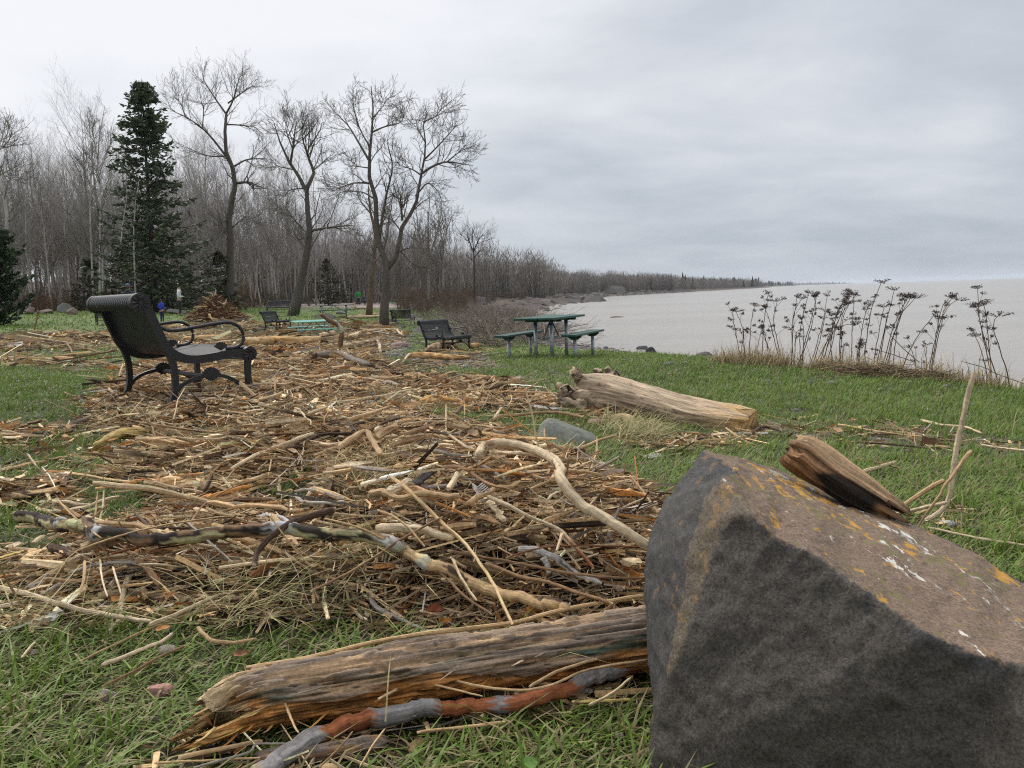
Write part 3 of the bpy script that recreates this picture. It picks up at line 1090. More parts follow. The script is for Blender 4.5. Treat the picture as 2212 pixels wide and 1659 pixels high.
def build_far_shore():
    """the wooded shore running out to the horizon: trees far too many to count"""
    parts = []

    def decid(x, y, z, h, col, k):
        n = len(x)
        pid = np.repeat(np.arange(n), k)
        m = len(pid)
        hh = h[pid]
        stem = rng.random(m) < .16
        u0 = np.where(stem, rng.uniform(0, .1, m), rng.uniform(.08, .82, m))
        spread = np.where(stem, .05, .15 * (1.1 - np.abs(u0 - .5)))
        b = np.stack([x[pid] + rng.normal(0, 1, m) * spread * hh, y[pid] + rng.normal(0, 1, m) * spread * hh, z[pid] + u0 * hh], -1)
        ln = np.where(stem, rng.uniform(.5, .85, m), rng.uniform(.05, .15, m)) * hh
        d = np.stack([rng.normal(0, .45, m), rng.normal(0, .45, m), np.ones(m)], -1)
        d[stem, :2] *= .12
        tip = b + d * ln[:, None]
        ph = rng.uniform(0, 3.14, m)
        w = np.stack([np.cos(ph), np.sin(ph), 0 * ph], -1) * (hh * np.where(stem, .006, np.where(np.repeat(k > 100, m), rng.uniform(.0018, .006, m), rng.uniform(.005, .014, m))))[:, None]
        V = np.stack([b - w, b + w, tip], 1).reshape(-1, 3)
        i = np.arange(m)[:, None] * 3 + np.array([[0, 1, 2]])
        cc = col[pid] * rng.uniform(.7, 1.25, (m, 1))
        cc[stem] = np.array([.24, .215, .19]) * rng.uniform(.5, 1.1, (stem.sum(), 1))
        parts.append((V, [i], np.repeat(cc, 3, 0)))

    def conif(x, y, z, h, col):
        n = len(x)
        lay = 5
        for l in range(lay):
            k = 6
            z0 = z + h * (.12 + .16 * l)
            r = h * .20 * (1.15 - l / lay) * rng.uniform(.7, 1.3, n)
            th = np.linspace(0, 2 * np.pi, k, endpoint=False)
            ring = np.stack([x[:, None] + r[:, None] * np.cos(th) * rng.uniform(.7, 1.3, (n, k)), y[:, None] + r[:, None] * np.sin(th), np.repeat(z0[:, None], k, 1)], -1)
            tip = np.stack([x, y, z0 + h * .3], -1)[:, None]
            V = np.concatenate([ring, tip], 1).reshape(-1, 3)
            i = np.arange(n)[:, None] * 7
            f = np.concatenate([i + np.array([[a, (a + 1) % k, 6]]) for a in range(k)])
            parts.append((V, [f], np.repeat(col * rng.uniform(.7, 1.2, (n, 1)), 7, 0)))
    for lo, hi, n, inl, hs in [(150, 420, 800, 80, (9, 13.5)), (420, 900, 1100, 110, (8, 12.5)), (900, 1500, 900, 170, (9, 15)), (1500, 2700, 800, 250, (9, 16)), (2700, 6400, 700, 500, (10, 17))]:
        seg = [(a, b) for a, b in zip(SHORE[:-1], SHORE[1:]) if b[1] > lo and a[1] < hi and b[1] > a[1]]
        ln = np.array([np.hypot(*(b - a)) for a, b in seg])
        pick = rng.choice(len(seg), n, p=ln / ln.sum())
        t = rng.random(n)
        A = np.array([a for a, b in seg])[pick]
        B = np.array([b for a, b in seg])[pick]
        q = A + (B - A) * t[:, None]
        dr = (B - A) / np.linalg.norm(B - A, axis=1, keepdims=True)
        nrm = np.stack([-dr[:, 1], dr[:, 0]], -1)
        off = 12 + inl * rng.random(n) ** 1.6
        q = q + nrm * off[:, None]
        s = shore_s(q[:, 0], q[:, 1])
        q = q[s > 8]
        n = len(q)
        z = ground(q[:, 0], q[:, 1]) - .3
        h = rng.uniform(hs[0], hs[1], n)
        patch = fbm(np.stack([q[:, 0] / 70, q[:, 1] / 70, 0 * z], -1), 2)
        co = (rng.random(n) < np.clip(.16 + 1.5 * patch, .02, .85)) if lo > 500 else (rng.random(n) < (.05 if lo > 300 else 0))
        dc = np.where(rng.random((n, 1)) < .4, np.array([[.27, .23, .205]]), np.array([[.215, .195, .18]]))
        cc = np.tile(np.array([[.016, .026, .016]]), (n, 1))
        a = ~co
        decid(q[a, 0], q[a, 1], z[a], h[a], dc[a], 230 if lo < 400 else 60 if lo < 800 else 30)
        conif(q[co, 0], q[co, 1], z[co], h[co] * rng.uniform(.8, 1.1, co.sum()), cc[co])
    V, F, C = merge(parts)
    tag(obj('shore_woods', mk_mesh('shore_woods', V, F, C, smooth_f=False), M_TWIG), 'wooded shore of bare trees and dark conifers running out to the horizon', kind='stuff')
    # broken rock along the waterline
    n = 1700
    seg = [(a, b) for a, b in zip(SHORE[:-1], SHORE[1:]) if 45 < b[1] < 600]
    ln = np.array([np.hypot(*(b - a)) for a, b in seg]) ** .8
    pick = rng.choice(len(seg), n, p=ln / ln.sum())
    A = np.array([a for a, b in seg])[pick]
    B = np.array([b for a, b in seg])[pick]
    q = A + (B - A) * rng.random((n, 1))
    dr = (B - A) / np.linalg.norm(B - A, axis=1, keepdims=True)
    q = q + np.stack([-dr[:, 1], dr[:, 0]], -1) * rng.uniform(-2.0, 13, n)[:, None]
    z = np.maximum(ground(q[:, 0], q[:, 1]), ZW - .1)
    sz = rng.lognormal(-1.0, .55, n) * np.interp(q[:, 1], [40, 150, 600], [.6, 1.2, 2.4])
    V0 = np.array([[1, 0, 0], [.3, .9, .1], [-.8, .6, 0], [-.9, -.5, .1], [.2, -1, 0], [.1, .1, .75], [.5, -.4, .6], [-.4, .3, .7]])
    f0 = []
    bm = bmesh.new()
    for v in V0:
        bm.verts.new(v)
    bmesh.ops.convex_hull(bm, input=bm.verts)
    bmesh.ops.triangulate(bm, faces=bm.faces)
    bm.verts.index_update()
    vv = np.array([v.co for v in bm.verts])
    f0 = np.array([[v.index for v in f.verts] for f in bm.faces])
    bm.free()
    th = rng.uniform(0, 6.28, n)
    c_, s_ = np.cos(th), np.sin(th)
    x = (vv[None, :, 0] * c_[:, None] - vv[None, :, 1] * s_[:, None]) * sz[:, None] + q[:, 0:1]
    y = (vv[None, :, 0] * s_[:, None] + vv[None, :, 1] * c_[:, None]) * sz[:, None] + q[:, 1:2]
    zz = vv[None, :, 2] * sz[:, None] * .6 + z[:, None] - .05
    V = np.stack([x, y, zz], -1).reshape(-1, 3)
    F = (np.arange(n)[:, None, None] * len(vv) + f0[None]).reshape(-1, 3)
    C = np.repeat(np.array([[.075, .066, .062]]) * rng.uniform(.5, 1.6, (n, 1)), len(vv), 0)
    tag(obj('shore_rubble', mk_mesh('shore_rubble', V, [F], C, smooth_f=False), M_STONE), 'broken dark rock along the receding lake shore', kind='stuff')


build_far_shore()

# ================================================================== TREES ONE CAN TELL APART
def zm(ox, oy, k):
    return lambda q: [(ox + k * a, oy + k * b) for a, b in q]


Z1 = zm(0, 101.7, .3676)
Z2 = zm(542.2, 101.7, .3676)
Z4 = zm(135.5, 596.4, .2145)
Z5 = zm(542.2, 596.4, .2145)
Z6 = zm(1558.8, 576, .3471)
ZA = zm(0, 847, .337)
ZB = zm(677.7, 847, .337)
ZC = zm(0, 1220, .337)
ZD = zm(339, 1287.6, .4902)


def traced(px_pts, D, spread=0.0, join=None):
    """a traced stem standing at distance D; its far end swings off by spread metres in depth"""
    P = np.asarray(px_pts, float)
    n = len(P)
    Ds = D + spread * np.linspace(0, 1, n) ** 1.2
    return at(P[:, 0], P[:, 1], Ds)


def hero_tree(name, label, D, stems, levels, bark, twig, cat='tree', group=None, sides=10, base_shift=0.15):
    """stems: (pixel points, start width px, end width px, depth spread)"""
    base = traced(stems[0][0][:1], D)[0]
    base[2] = float(ground(base[None, 0], base[None, 1])[0]) - base_shift
    S_, Rr = [], []
    for k, (pp, w0, w1, sp) in enumerate(stems):
        t = traced(pp, D, sp)
        if w1 < 2.5:                                   # the twigs reach out past the limb's end
            q = t[-2] + (t[-1] - t[-2]) * .52
            t[-1] = q
        if k == 0:
            t[0] = base
        S_.append(t - base)
        n = 6
        Rr.append(np.linspace(w0, w1, n) * .9 * D / FPX / 2 * (1 + (0.25 * np.exp(-np.linspace(0, 1, n) * 14) if k == 0 else 0)))
    mt, mc = tree_meshes(S_, Rr, levels, bark, twig, K0=12, sides0=sides, name=name)
    o = thing(name, label, cat, tuple(base), 0, group)
    obj('trunk', mt, M_BARK, o)
    obj('crown', mc, M_TWIG, o)
    return o


LV = lambda a, n1=10, n2=6, n3=4, up=.25: [dict(nch=n1 + 4, ang=.8, ratio=.5, up=up, tmin=.30, abslen=a * .78, sides=4, wig=.22, rk=.5, rmin=.0105),
                                          dict(nch=n2, ang=.75, ratio=.48, up=.18, tmin=.15, sides=3, wig=.2, rmin=.008),
                                          dict(nch=n3 - 1, ang=.7, ratio=.5, up=.15, tmin=.2, K=3, rmin=.006)]

hero_tree('poplar_tree', 'big bare tree with a snaking trunk standing right of the spruce', 66,
          [(Z1([(1345, 1500), (1350, 1330), (1355, 1150), (1342, 1000), (1352, 930), (1390, 880), (1378, 800), (1380, 740), (1340, 660), (1322, 560), (1325, 440), (1330, 390)]), 21, 6, 0),
           (Z1([(1330, 395), (1270, 310), (1200, 200), (1180, 110)]), 5, 1, 1.5), (Z1([(1330, 390), (1370, 310), (1400, 200), (1408, 120)]), 5, 1, -1.5),
           (Z1([(1340, 330), (1420, 270), (1480, 230), (1520, 250)]), 4, 1, 2.5), (Z1([(1342, 660), (1250, 540), (1180, 470), (1090, 410), (1010, 370), (962, 260)]), 6, 1, -2),
           (Z1([(1378, 700), (1450, 662), (1550, 655), (1600, 648)]), 5, 1.2, 2), (Z1([(1385, 800), (1440, 795), (1485, 800), (1490, 825)]), 7, 3, -.8),
           (Z1([(1325, 455), (1400, 458), (1500, 472), (1560, 545)]), 4, 1, 1.5), (Z1([(1190, 475), (1195, 350), (1140, 280)]), 3, 1, 1),
           (Z1([(1090, 410), (1060, 330), (985, 250)]), 2.5, 1, -1), (Z1([(1345, 640), (1230, 640), (1120, 600), (1050, 560)]), 4, 1, 2.5),
           (Z1([(1350, 1000), (1300, 1040), (1265, 1090)]), 4, 1, -1.5), (Z1([(1365, 1060), (1440, 1000), (1530, 1010)]), 4, 1, 1.5)],
          LV(2.7, 11), (.105, .088, .074), TWIG_GREY)
hero_tree('poplar_tree', 'bare leaning tree with a forked crown behind the far left picnic table', 54,
          [(Z2([(240, 1592), (270, 1480), (300, 1350), (330, 1200), (345, 1080), (330, 1000), (340, 900), (320, 830), (300, 785), (250, 720), (230, 685), (190, 610), (150, 500), (122, 400)]), 24, 2, 0),
           (Z2([(325, 850), (345, 790), (370, 740), (335, 640), (340, 590), (400, 500), (430, 400)]), 10, 1.3, 1.5), (Z2([(350, 1080), (450, 1062), (560, 1050), (660, 1052)]), 7, 1.5, -2),
           (Z2([(230, 690), (245, 600), (260, 480), (275, 390)]), 7, 1.2, -1.5), (Z2([(245, 600), (205, 480), (230, 350)]), 4, 1, 1.5), (Z2([(335, 640), (300, 520), (330, 350)]), 5, 1, -1.5),
           (Z2([(370, 720), (420, 680), (470, 640)]), 4, 1, 2), (Z2([(250, 720), (160, 700), (100, 660)]), 3.5, 1, 2), (Z2([(300, 1060), (240, 1000), (200, 920)]), 3, 1, -2),
           (Z2([(310, 830), (230, 840), (180, 900)]), 4, 1, 1.5), (Z2([(350, 1100), (290, 1130), (240, 1100)]), 3.5, 1, -1.5)],
          LV(2.5, 11), (.105, .09, .076), TWIG_GREY)
hero_tree('poplar_tree', 'largest bare tree, twin stemmed with drooping lower twigs, in the middle of the lawn', 42,
          [(Z2([(780, 1645), (785, 1500), (798, 1350), (790, 1250), (752, 1150), (735, 1000), (735, 900), (700, 800), (693, 700), (700, 600), (710, 500), (715, 400), (722, 260), (690, 200)]), 21, 2, 0),
           (Z2([(797, 1310), (858, 1215), (890, 1050), (960, 950), (980, 860), (1000, 750), (1020, 650), (1025, 560), (1012, 440), (1060, 330)]), 13, 1.5, 1.0),
           (Z2([(890, 1020), (882, 940), (878, 882)]), 6, 4, -.3), (Z2([(1000, 745), (1070, 700), (1150, 675), (1250, 688), (1355, 702)]), 7, 1.2, 1),
           (Z2([(755, 1130), (772, 1000), (800, 850), (832, 700), (800, 560), (830, 440)]), 8, 1, -1.5), (Z2([(702, 680), (620, 540), (570, 460), (490, 380), (450, 330)]), 6, 1, 1),
           (Z2([(702, 800), (600, 800), (500, 838), (430, 860)]), 5, 1, -1.5), (Z2([(722, 890), (650, 852), (540, 850), (470, 900)]), 4, 1, 1.8), (Z2([(712, 500), (780, 470), (880, 440), (920, 330)]), 4.5, 1, -1.2),
           (Z2([(1020, 660), (1100, 580), (1200, 470), (1230, 450)]), 4.5, 1, -1.5), (Z2([(1025, 560), (980, 480), (960, 370)]), 4, 1, 1.4), (Z2([(1002, 755), (950, 720), (880, 695), (830, 640)]), 4, 1, -1.3),
           (Z2([(700, 590), (640, 480), (600, 350), (560, 260)]), 4, 1, -1.6), (Z2([(712, 420), (780, 340), (800, 250)]), 3.5, 1, 1.2), (Z2([(1150, 676), (1220, 620), (1320, 570)]), 3.5, 1, -.8),
           (Z2([(1012, 440), (1100, 400), (1160, 350)]), 3.5, 1, .8), (Z2([(690, 710), (610, 700), (540, 700)]), 3.5, 1, 1.3), (Z2([(980, 860), (1040, 800), (1100, 850), (1130, 930)]), 4, 1, -1.2),
           (Z2([(880, 1080), (830, 1010), (800, 900)]), 4, 1, 1.2), (Z2([(770, 1190), (740, 1250), (690, 1270), (640, 1320)]), 4.5, 1.2, -1.2), (Z2([(800, 1290), (720, 1230), (640, 1190), (600, 1240)]), 3, 1, 1.5),
           (Z2([(860, 1210), (930, 1180), (1020, 1190), (1090, 1270)]), 3.5, 1, -1.3), (Z2([(870, 1190), (960, 1280), (1050, 1300), (1180, 1390)]), 3, 1, .9)],
          LV(2.05, 10, 6, 4, .12), (.11, .094, .08), TWIG_GREY)
hero_tree('poplar_tree', 'reddish brown bare trunk standing just behind the largest bare tree', 56,
          [(Z2([(690, 1565), (705, 1420), (722, 1260), (730, 1100), (700, 960), (690, 820)]), 15, 3, 0), (Z2([(728, 1120), (790, 1000), (820, 900)]), 5, 1, 1), (Z2([(705, 980), (640, 900), (600, 780)]), 4, 1, -1)],
          LV(2.0, 8, 5, 4), (.155, .10, .065), TWIG_GREY)
hero_tree('bare_tree', 'grey many stemmed bare tree in the brush right of the largest tree', 74,
          [(Z2([(1040, 1440), (1045, 1200), (1040, 1050), (1050, 900), (1045, 800)]), 7, 1.2, 0), (Z2([(1042, 1300), (990, 1120), (975, 1000), (960, 900)]), 5, 1, -1.5),
           (Z2([(1042, 1250), (1090, 1100), (1120, 960), (1110, 800)]), 5, 1, 1.5), (Z2([(1130, 1440), (1135, 1150), (1180, 1000), (1230, 930)]), 6, 1, 0), (Z2([(1135, 1180), (1110, 1060), (1150, 940)]), 4, 1, 1.2)],
          LV(2.6, 10, 6, 4), BARK_GREY, TWIG_GREY, group=None)
hero_tree('bare_tree', 'small round crowned bare tree on the bank beside the gravel road', 88,
          [(Z2([(1310, 1465), (1312, 1330), (1308, 1200), (1300, 1100), (1305, 1030)]), 7, 1.2, 0), (Z2([(1309, 1210), (1275, 1120), (1262, 1060)]), 3.5, 1, 1.5),
           (Z2([(1308, 1200), (1345, 1120), (1375, 1090)]), 3.5, 1, -1.5), (Z2([(1309, 1240), (1350, 1190), (1395, 1150)]), 3, 1, 1.5)],
          LV(2.6, 9, 6, 4), BARK_DARK, TWIG_GREY)
hero_tree('birch_tree', 'white barked birch leaning at the far left above the pine', 46,
          [(Z1([(-10, 1420), (10, 1180), (40, 1060), (35, 950), (15, 840), (-20, 740)]), 11, 6, 0), (Z1([(-60, 640), (0, 600), (50, 550), (90, 430)]), 6, 1, 1), (Z1([(-40, 770), (40, 730), (150, 670)]), 5, 1, -1),
           (Z1([(-60, 620), (10, 540), (20, 440)]), 4, 1, 0), (Z1([(30, 790), (80, 770), (120, 760)]), 2.5, 1, 0)],
          LV(1.9, 8, 5, 4), (.42, .38, .34), TWIG_GREY)
hero_tree('birch_tree', 'tall pale twin trunked birch just left of the spruce', 61,
          [(Z1([(578, 1450), (590, 1250), (590, 1050), (592, 850), (572, 650), (600, 430), (632, 262)]), 7, 1, 0), (Z1([(608, 1440), (603, 1250), (597, 1100), (592, 960)]), 7, 5, .3), (Z1([(592, 850), (560, 700), (530, 620), (470, 600)]), 4, 1, 1),
           (Z1([(575, 660), (545, 500), (560, 380)]), 3, 1, -1), (Z1([(588, 730), (620, 640), (650, 560), (640, 500)]), 3, 1, 1)],
          LV(1.9, 9, 5, 4), (.46, .43, .39), TWIG_GREY)
hero_tree('birch_tree', 'thin pale birch growing in front of the middle of the spruce', 58,
          [(Z1([(778, 1300), (786, 1150), (790, 1000), (800, 880), (832, 700)]), 5, 1.2, 0), (Z1([(710, 1160), (725, 1020), (745, 880), (740, 700)]), 3.5, 1, .5)],
          LV(1.3, 6, 4, 3), (.44, .41, .37), TWIG_GREY)
hero_tree('birch_tree', 'slim pale birch left of the twin trunked birch', 63,
          [(Z1([(530, 1300), (534, 1100), (530, 900), (540, 640), (520, 400), (545, 330)]), 5, 1, 0), (Z1([(532, 800), (500, 700), (440, 620)]), 2.5, 1, 1)],
          LV(1.6, 8, 5, 3), (.42, .39, .35), TWIG_GREY)


def conifer(name, label, px, ytop, ybase, D, prof, whorls, per, col, tuft, seed=0, trunk_r=.17, droop=.15, quad=26, up=.0, group=None):
    """prof: half width (m) against height fraction; each branch carries many small needle sprays"""
    b = at(px[1], ybase, np.array(float(D)))
    t = at(px[0], ytop, np.array(float(D)))
    b[2] = float(ground(b[None, 0], b[None, 1])[0]) - .1
    axis = t - b
    H = np.linalg.norm(axis)
    hs = np.sort(np.concatenate([.03 + .955 * (np.arange(whorls) + rng.uniform(0, 1, whorls)) / whorls, rng.uniform(.72, .985, whorls // 3)]))
    P, bl, hh = [], [], []
    for h in hs:
        for k in range(max(4, int(per * (1 - .35 * h)))):
            ph = rng.uniform(0, 6.28)
            L = np.interp(h, prof[0], prof[1]) * rng.uniform(.35, 1.25)
            u = np.linspace(0, 1, 6)[:, None]
            d = np.array([math.cos(ph), math.sin(ph), 0])
            c = axis * h + d * L * u + np.array([0, 0, 1.0]) * L * (-droop * (1 - h) * np.sin(u * 2.6) + (.12 + up) * u ** 2 + .35 * max(0, h - .75) * u)
            P.append(c)
            bl.append(L)
            hh.append(h)
    P = np.array(P)
    bl = np.array(bl)
    tv = spline([np.zeros(3), axis * .5 + rng.normal(0, .04, 3), axis], 12)
    V, F, _, _ = tubes(tv, np.linspace(trunk_r, .015, 12), 8)
    mt = mk_mesh('trunk', V, F, (.075, .062, .05))
    V1, F1, _, _ = tubes(P, np.maximum(bl[:, None] * .012 * (1 - .7 * np.linspace(0, 1, 6))[None], .006), 3, cap=False)
    parts = [(V1, F1, np.array([.06, .05, .04]))]
    m = len(P) * quad
    pid = np.repeat(np.arange(len(P)), quad)
    u = rng.beta(1.5, 1.0, m) * 5
    i = np.minimum(u.astype(int), 4)
    f = (u - i)[:, None]
    c = P[pid, i] * (1 - f) + P[pid, i + 1] * f
    dirb = P[pid, 5] - P[pid, 0]
    dirb /= np.linalg.norm(dirb, axis=1, keepdims=True)
    side = np.cross(dirb, [0, 0, 1.0]) * rng.choice([-1, 1], m)[:, None]
    tip = dirb * rng.uniform(.2, 1, (m, 1)) + side * rng.uniform(.0, .9, (m, 1)) + np.array([0, 0, 1.0]) * rng.normal(.05, .35, (m, 1))
    tip /= np.linalg.norm(tip, axis=1, keepdims=True)
    L = tuft * rng.uniform(.6, 1.4, m) * np.clip(bl[pid], .5, 2) ** .4
    c = c + rng.normal(0, .05, c.shape)
    w = np.cross(tip, rng.normal(size=c.shape))
    w /= np.linalg.norm(w, axis=1, keepdims=True)
    w *= (L * rng.uniform(.14, .26, m))[:, None]
    e = c + tip * L[:, None]
    mid = c + tip * (L * .55)[:, None]
    V2 = np.stack([c, mid - w, e, mid + w], 1).reshape(-1, 3)
    F2 = [np.arange(m)[:, None] * 4 + np.array([[0, 1, 2, 3]])]
    cc = np.asarray(col) * rng.uniform(.55, 1.5, (m, 1))
    parts.append((V2, F2, np.repeat(cc, 4, 0)))
    mc = mk_mesh('crown', *merge(parts), smooth_f=False)
    o = thing(name, label, 'tree', tuple(b), 0, group)
    obj('trunk', mt, M_BARK, o)
    obj('crown', mc, M_NEEDLE, o)
    return o


def zx(v):
    return .3676 * v


conifer('spruce_tree', 'tall dark spruce rising above the bare wood behind the large bench', (zx(830), zx(915)), 101.7 + zx(185), 101.7 + zx(1480), 60,
        ([0, .12, .25, .40, .55, .68, .80, .90, .97, 1], [3.2, 3.9, 3.9, 3.2, 2.3, 1.9, 1.4, 1.05, .55, .1]), 66, 8, (.080, .100, .058), .30, trunk_r=.24, droop=.26, quad=26)
conifer('pine_tree', 'dark green pine at the left edge of the lawn', (-18, -12), 500, 690, 38,
        ([0, .1, .4, .7, .9, 1], [1.0, 1.35, 1.3, 1.15, .7, .15]), 26, 8, (.036, .056, .026), .24, trunk_r=.09, droop=.05, quad=40, up=.35)
for k, (x, yt, yb, D, w, lab) in enumerate([(470, 545, 662, 66, 2.2, 'low dark young spruce in the shade left of the snaking tree'), (262, 520, 660, 64, 2.6, 'dull green young spruce hugging the foot of the tall spruce'),
                                            (402, 585, 662, 67, 1.7, 'low dark young spruce right of the tall spruce foot'), (705, 560, 655, 98, 2.6, 'dark young spruce in the wood left of the person in green'),
                                            (190, 560, 660, 68, 1.9, 'dull green young spruce behind the twin trunked birch'), (768, 575, 650, 112, 2.6, 'dark young spruce in the wood behind the largest bare tree'),
                                            (908, 545, 640, 150, 3.2, 'dark spruce top showing between the bare trees right of the largest tree')]):
    conifer('young_spruce', lab, (x, x + 4), yt, yb, D, ([0, .2, .6, .9, 1], [w, w * .95, w * .6, w * .22, .1]), 18, 6, (.062, .064, .036), .32, trunk_r=.08, quad=16)

# ================================================================== BENCHES AND TABLES
def box_sweep(path, width, thick):
    """rectangular strap swept along a path in the (y,z) plane; width along x"""
    P = np.asarray(path, float)
    T = np.gradient(P, axis=0)
    T /= np.linalg.norm(T, axis=1, keepdims=True) + 1e-9
    nn = np.stack([-T[:, 1], T[:, 0]], -1)
    a = P + nn * thick / 2
    b = P - nn * thick / 2
    h = width / 2
    n = len(P)
    V = np.zeros((n, 4, 3))
    for i, (x, q) in enumerate([(-h, a), (h, a), (h, b), (-h, b)]):
        V[:, i, 0] = x
        V[:, i, 1:] = q
    idx = np.arange(n * 4).reshape(n, 4)
    q = np.stack([idx[:-1], np.roll(idx[:-1], -1, 1), np.roll(idx[1:], -1, 1), idx[1:]], -1).reshape(-1, 4)
    return V.reshape(-1, 3), [q, idx[0][None, ::-1], idx[-1][None]]


def shift(part, dx=0, dy=0, dz=0):
    V, F = part[0], part[1]
    return np.asarray(V) + np.array([dx, dy, dz]), F


def joined(parts):
    V, F, C = merge([(v, f, np.zeros(3)) for v, f in parts])
    return V, F


def xtube(p0, p1, r, sides=12):
    V, F, _, _ = tubes(np.array([[p0, p1]], float), np.array([[r, r]]), sides)
    return V, F


def arc2(c, r, a0, a1, n):
    t = np.radians(np.linspace(a0, a1, n))
    return [(c[0] + r * math.cos(a), c[1] + r * math.sin(a)) for a in t]


def medallion(yc, zc, r, th):
    """end disc of the roll with raised radial petals"""
    parts = [xtube((-th / 2, yc, zc), (th / 2, yc, zc), r, 24)]
    parts.append(xtube((-th / 2 - .006, yc, zc), (th / 2 + .006, yc, zc), r * .22, 10))
    for k in range(10):
        a = k * 2 * math.pi / 10
        d = np.array([0, math.cos(a), math.sin(a)])
        for sx in (-1, 1):
            c = np.array([sx * th / 2, yc, zc])
            V, F, _, _ = tubes(np.array([[c + d * r * .28, c + d * r * .6, c + d * r * .9]]), np.array([[.006, .011, .006]]), 5)
            parts.append((V, F))
    return joined(parts)


def fan(yc, zc, r, th, a0=10, a1=170, lobes=8):
    """scalloped shell ornament"""
    n = lobes * 4 + 1
    t = np.radians(np.linspace(a0, a1, n))
    rad = r * (1 - .13 * np.abs(np.sin(np.linspace(0, lobes * math.pi, n))) * -1 - .1)
    ring = [(yc + q * math.cos(a), zc + q * math.sin(a)) for q, a in zip(rad, t)]
    V, F = [], []
    for x in (-th / 2, th / 2):
        V += [(x, yc, zc - r * .25)] + [(x, a, b) for a, b in ring]
    m = n + 1
    f3 = [(0, i, i + 1) for i in range(1, n)] + [(m, m + i + 1, m + i) for i in range(1, n)]
    f4 = [(i, i + 1, m + i + 1, m + i) for i in range(1, n)] + [(0, 1, m + 1, m), (n, 0, m, m + n)]
    return np.array(V), [np.array(f3), np.array(f4)]


def bench_geo(L):
    back_c, back_r, front_c, front_r = (-.205, .795), .066, (.595, .372), .052
    prof = arc2(back_c, back_r, 235, -12, 12) + [(-.105, .67), (-.075, .57), (-.04, .485), (.01, .425), (.08, .388), (.17, .376), (.30, .388), (.44, .410), (.54, .422)] + arc2(front_c, front_r, 80, -110, 9)
    mid = [(-.215, .80), (-.155, .745), (-.115, .64), (-.085, .56), (-.05, .475), (.0, .415), (.08, .372), (.18, .358), (.32, .368), (.46, .385), (.60, .372)]
    G = {}
    G['strap'] = box_sweep(prof, .030, .005)
    G['side_frame'] = box_sweep(spline(mid, 28), .045, .062)
    G['rear_leg'] = box_sweep(spline([(-.035, .44), (.0, .33), (.005, .2), (-.012, .10), (-.055, .012), (-.075, 0)], 14), .042, .042)
    G['front_leg'] = box_sweep(spline([(.585, .36), (.575, .25), (.578, .13), (.60, 0)], 10), .042, .040)
    ar = spline([(-.085, .62), (-.02, .588), (.06, .585), (.20, .602), (.36, .622), (.46, .622), (.53, .585), (.56, .52), (.54, .455), (.48, .425), (.41, .425)], 34)
    A3 = np.zeros((1, len(ar), 3))
    A3[0, :, 1:] = ar
    V, F, _, _ = tubes(A3, np.full((1, len(ar)), .0135), 10)
    fv = fan(.37, .425, .055, .018, 20, 160, 6)
    G['armrest'] = joined([(V, F), fv])
    arch = box_sweep(spline([(-.02, .085), (.05, .17), (.16, .215), (.28, .225), (.40, .205), (.50, .14), (.585, .06)], 20), .028, .026)
    G['brace'] = joined([arch, fan(.28, .215, .074, .030, 8, 172, 9), fan(.28, .235, .05, .026, 200, 340, 4)])
    G['stretcher'] = xtube((-L / 2, .28, .215), (L / 2, .28, .215), .017, 10)
    G['end_disc'] = medallion(back_c[0], back_c[1], .071, .05)
    G['front_disc'] = medallion(front_c[0], front_c[1], .056, .05)
    pl = np.array([(-.04, -.083, .60), (.04, -.083, .60), (.04, -.100, .66), (-.04, -.100, .66)]) + np.array([0, .012, 0])
    bk = pl + np.array([0, -.008, -.003])
    G['plaque'] = (np.concatenate([pl, bk]), [np.array([[0, 1, 2, 3], [7, 6, 5, 4], [0, 4, 5, 1], [1, 5, 6, 2], [2, 6, 7, 3], [3, 7, 4, 0]])])
    return {k: mk_mesh('bench_' + k, v[0], v[1], smooth_f=k in ('armrest', 'stretcher', 'side_frame', 'strap', 'rear_leg', 'front_leg')) for k, v in G.items()}


def autosmooth(me):
    try:
        me.set_sharp_from_angle(angle=R_(38))
    except Exception:
        pass


BENCH_MESH = {}


def bench(loc, rz, label, L=1.2, tilt=0.0, plaque=True):
    if L not in BENCH_MESH:
        BENCH_MESH[L] = bench_geo(L)
        for m in BENCH_MESH[L].values():
            autosmooth(m)
    G = BENCH_MESH[L]
    o = thing('park_bench', label, 'bench', loc, rz, 'black metal park benches')
    o.rotation_euler = (tilt, 0, rz)
    for sx in (-1, 1):
        x = sx * L / 2
        f = obj('side_frame', G['side_frame'], M_BLACK, o, (x, 0, 0))
        obj('end_disc', G['end_disc'], M_BLACK, f)
        obj('end_disc', G['front_disc'], M_BLACK, f)
        obj('leg', G['rear_leg'], M_BLACK, o, (x, 0, 0))
        obj('leg', G['front_leg'], M_BLACK, o, (x, 0, 0))
        obj('armrest', G['armrest'], M_BLACK, o, (x, 0, 0))
        obj('brace', G['brace'], M_BLACK, o, (x, 0, 0))
    obj('stretcher', G['stretcher'], M_GREYTUBE, o)
    n = int(round((L - .06) / .0415))
    for k in range(n):
        obj('strap', G['strap'], M_BLACK, o, (-L / 2 + .045 + (L - .09) * k / (n - 1), 0, 0))
    if plaque:
        obj('plaque', G['plaque'], M_PLAQUE, o)
    return o


def ground_at(x, y, dz=0.0):
    return (x, y, float(ground(np.array([x]), np.array([y]))[0]) + dz)


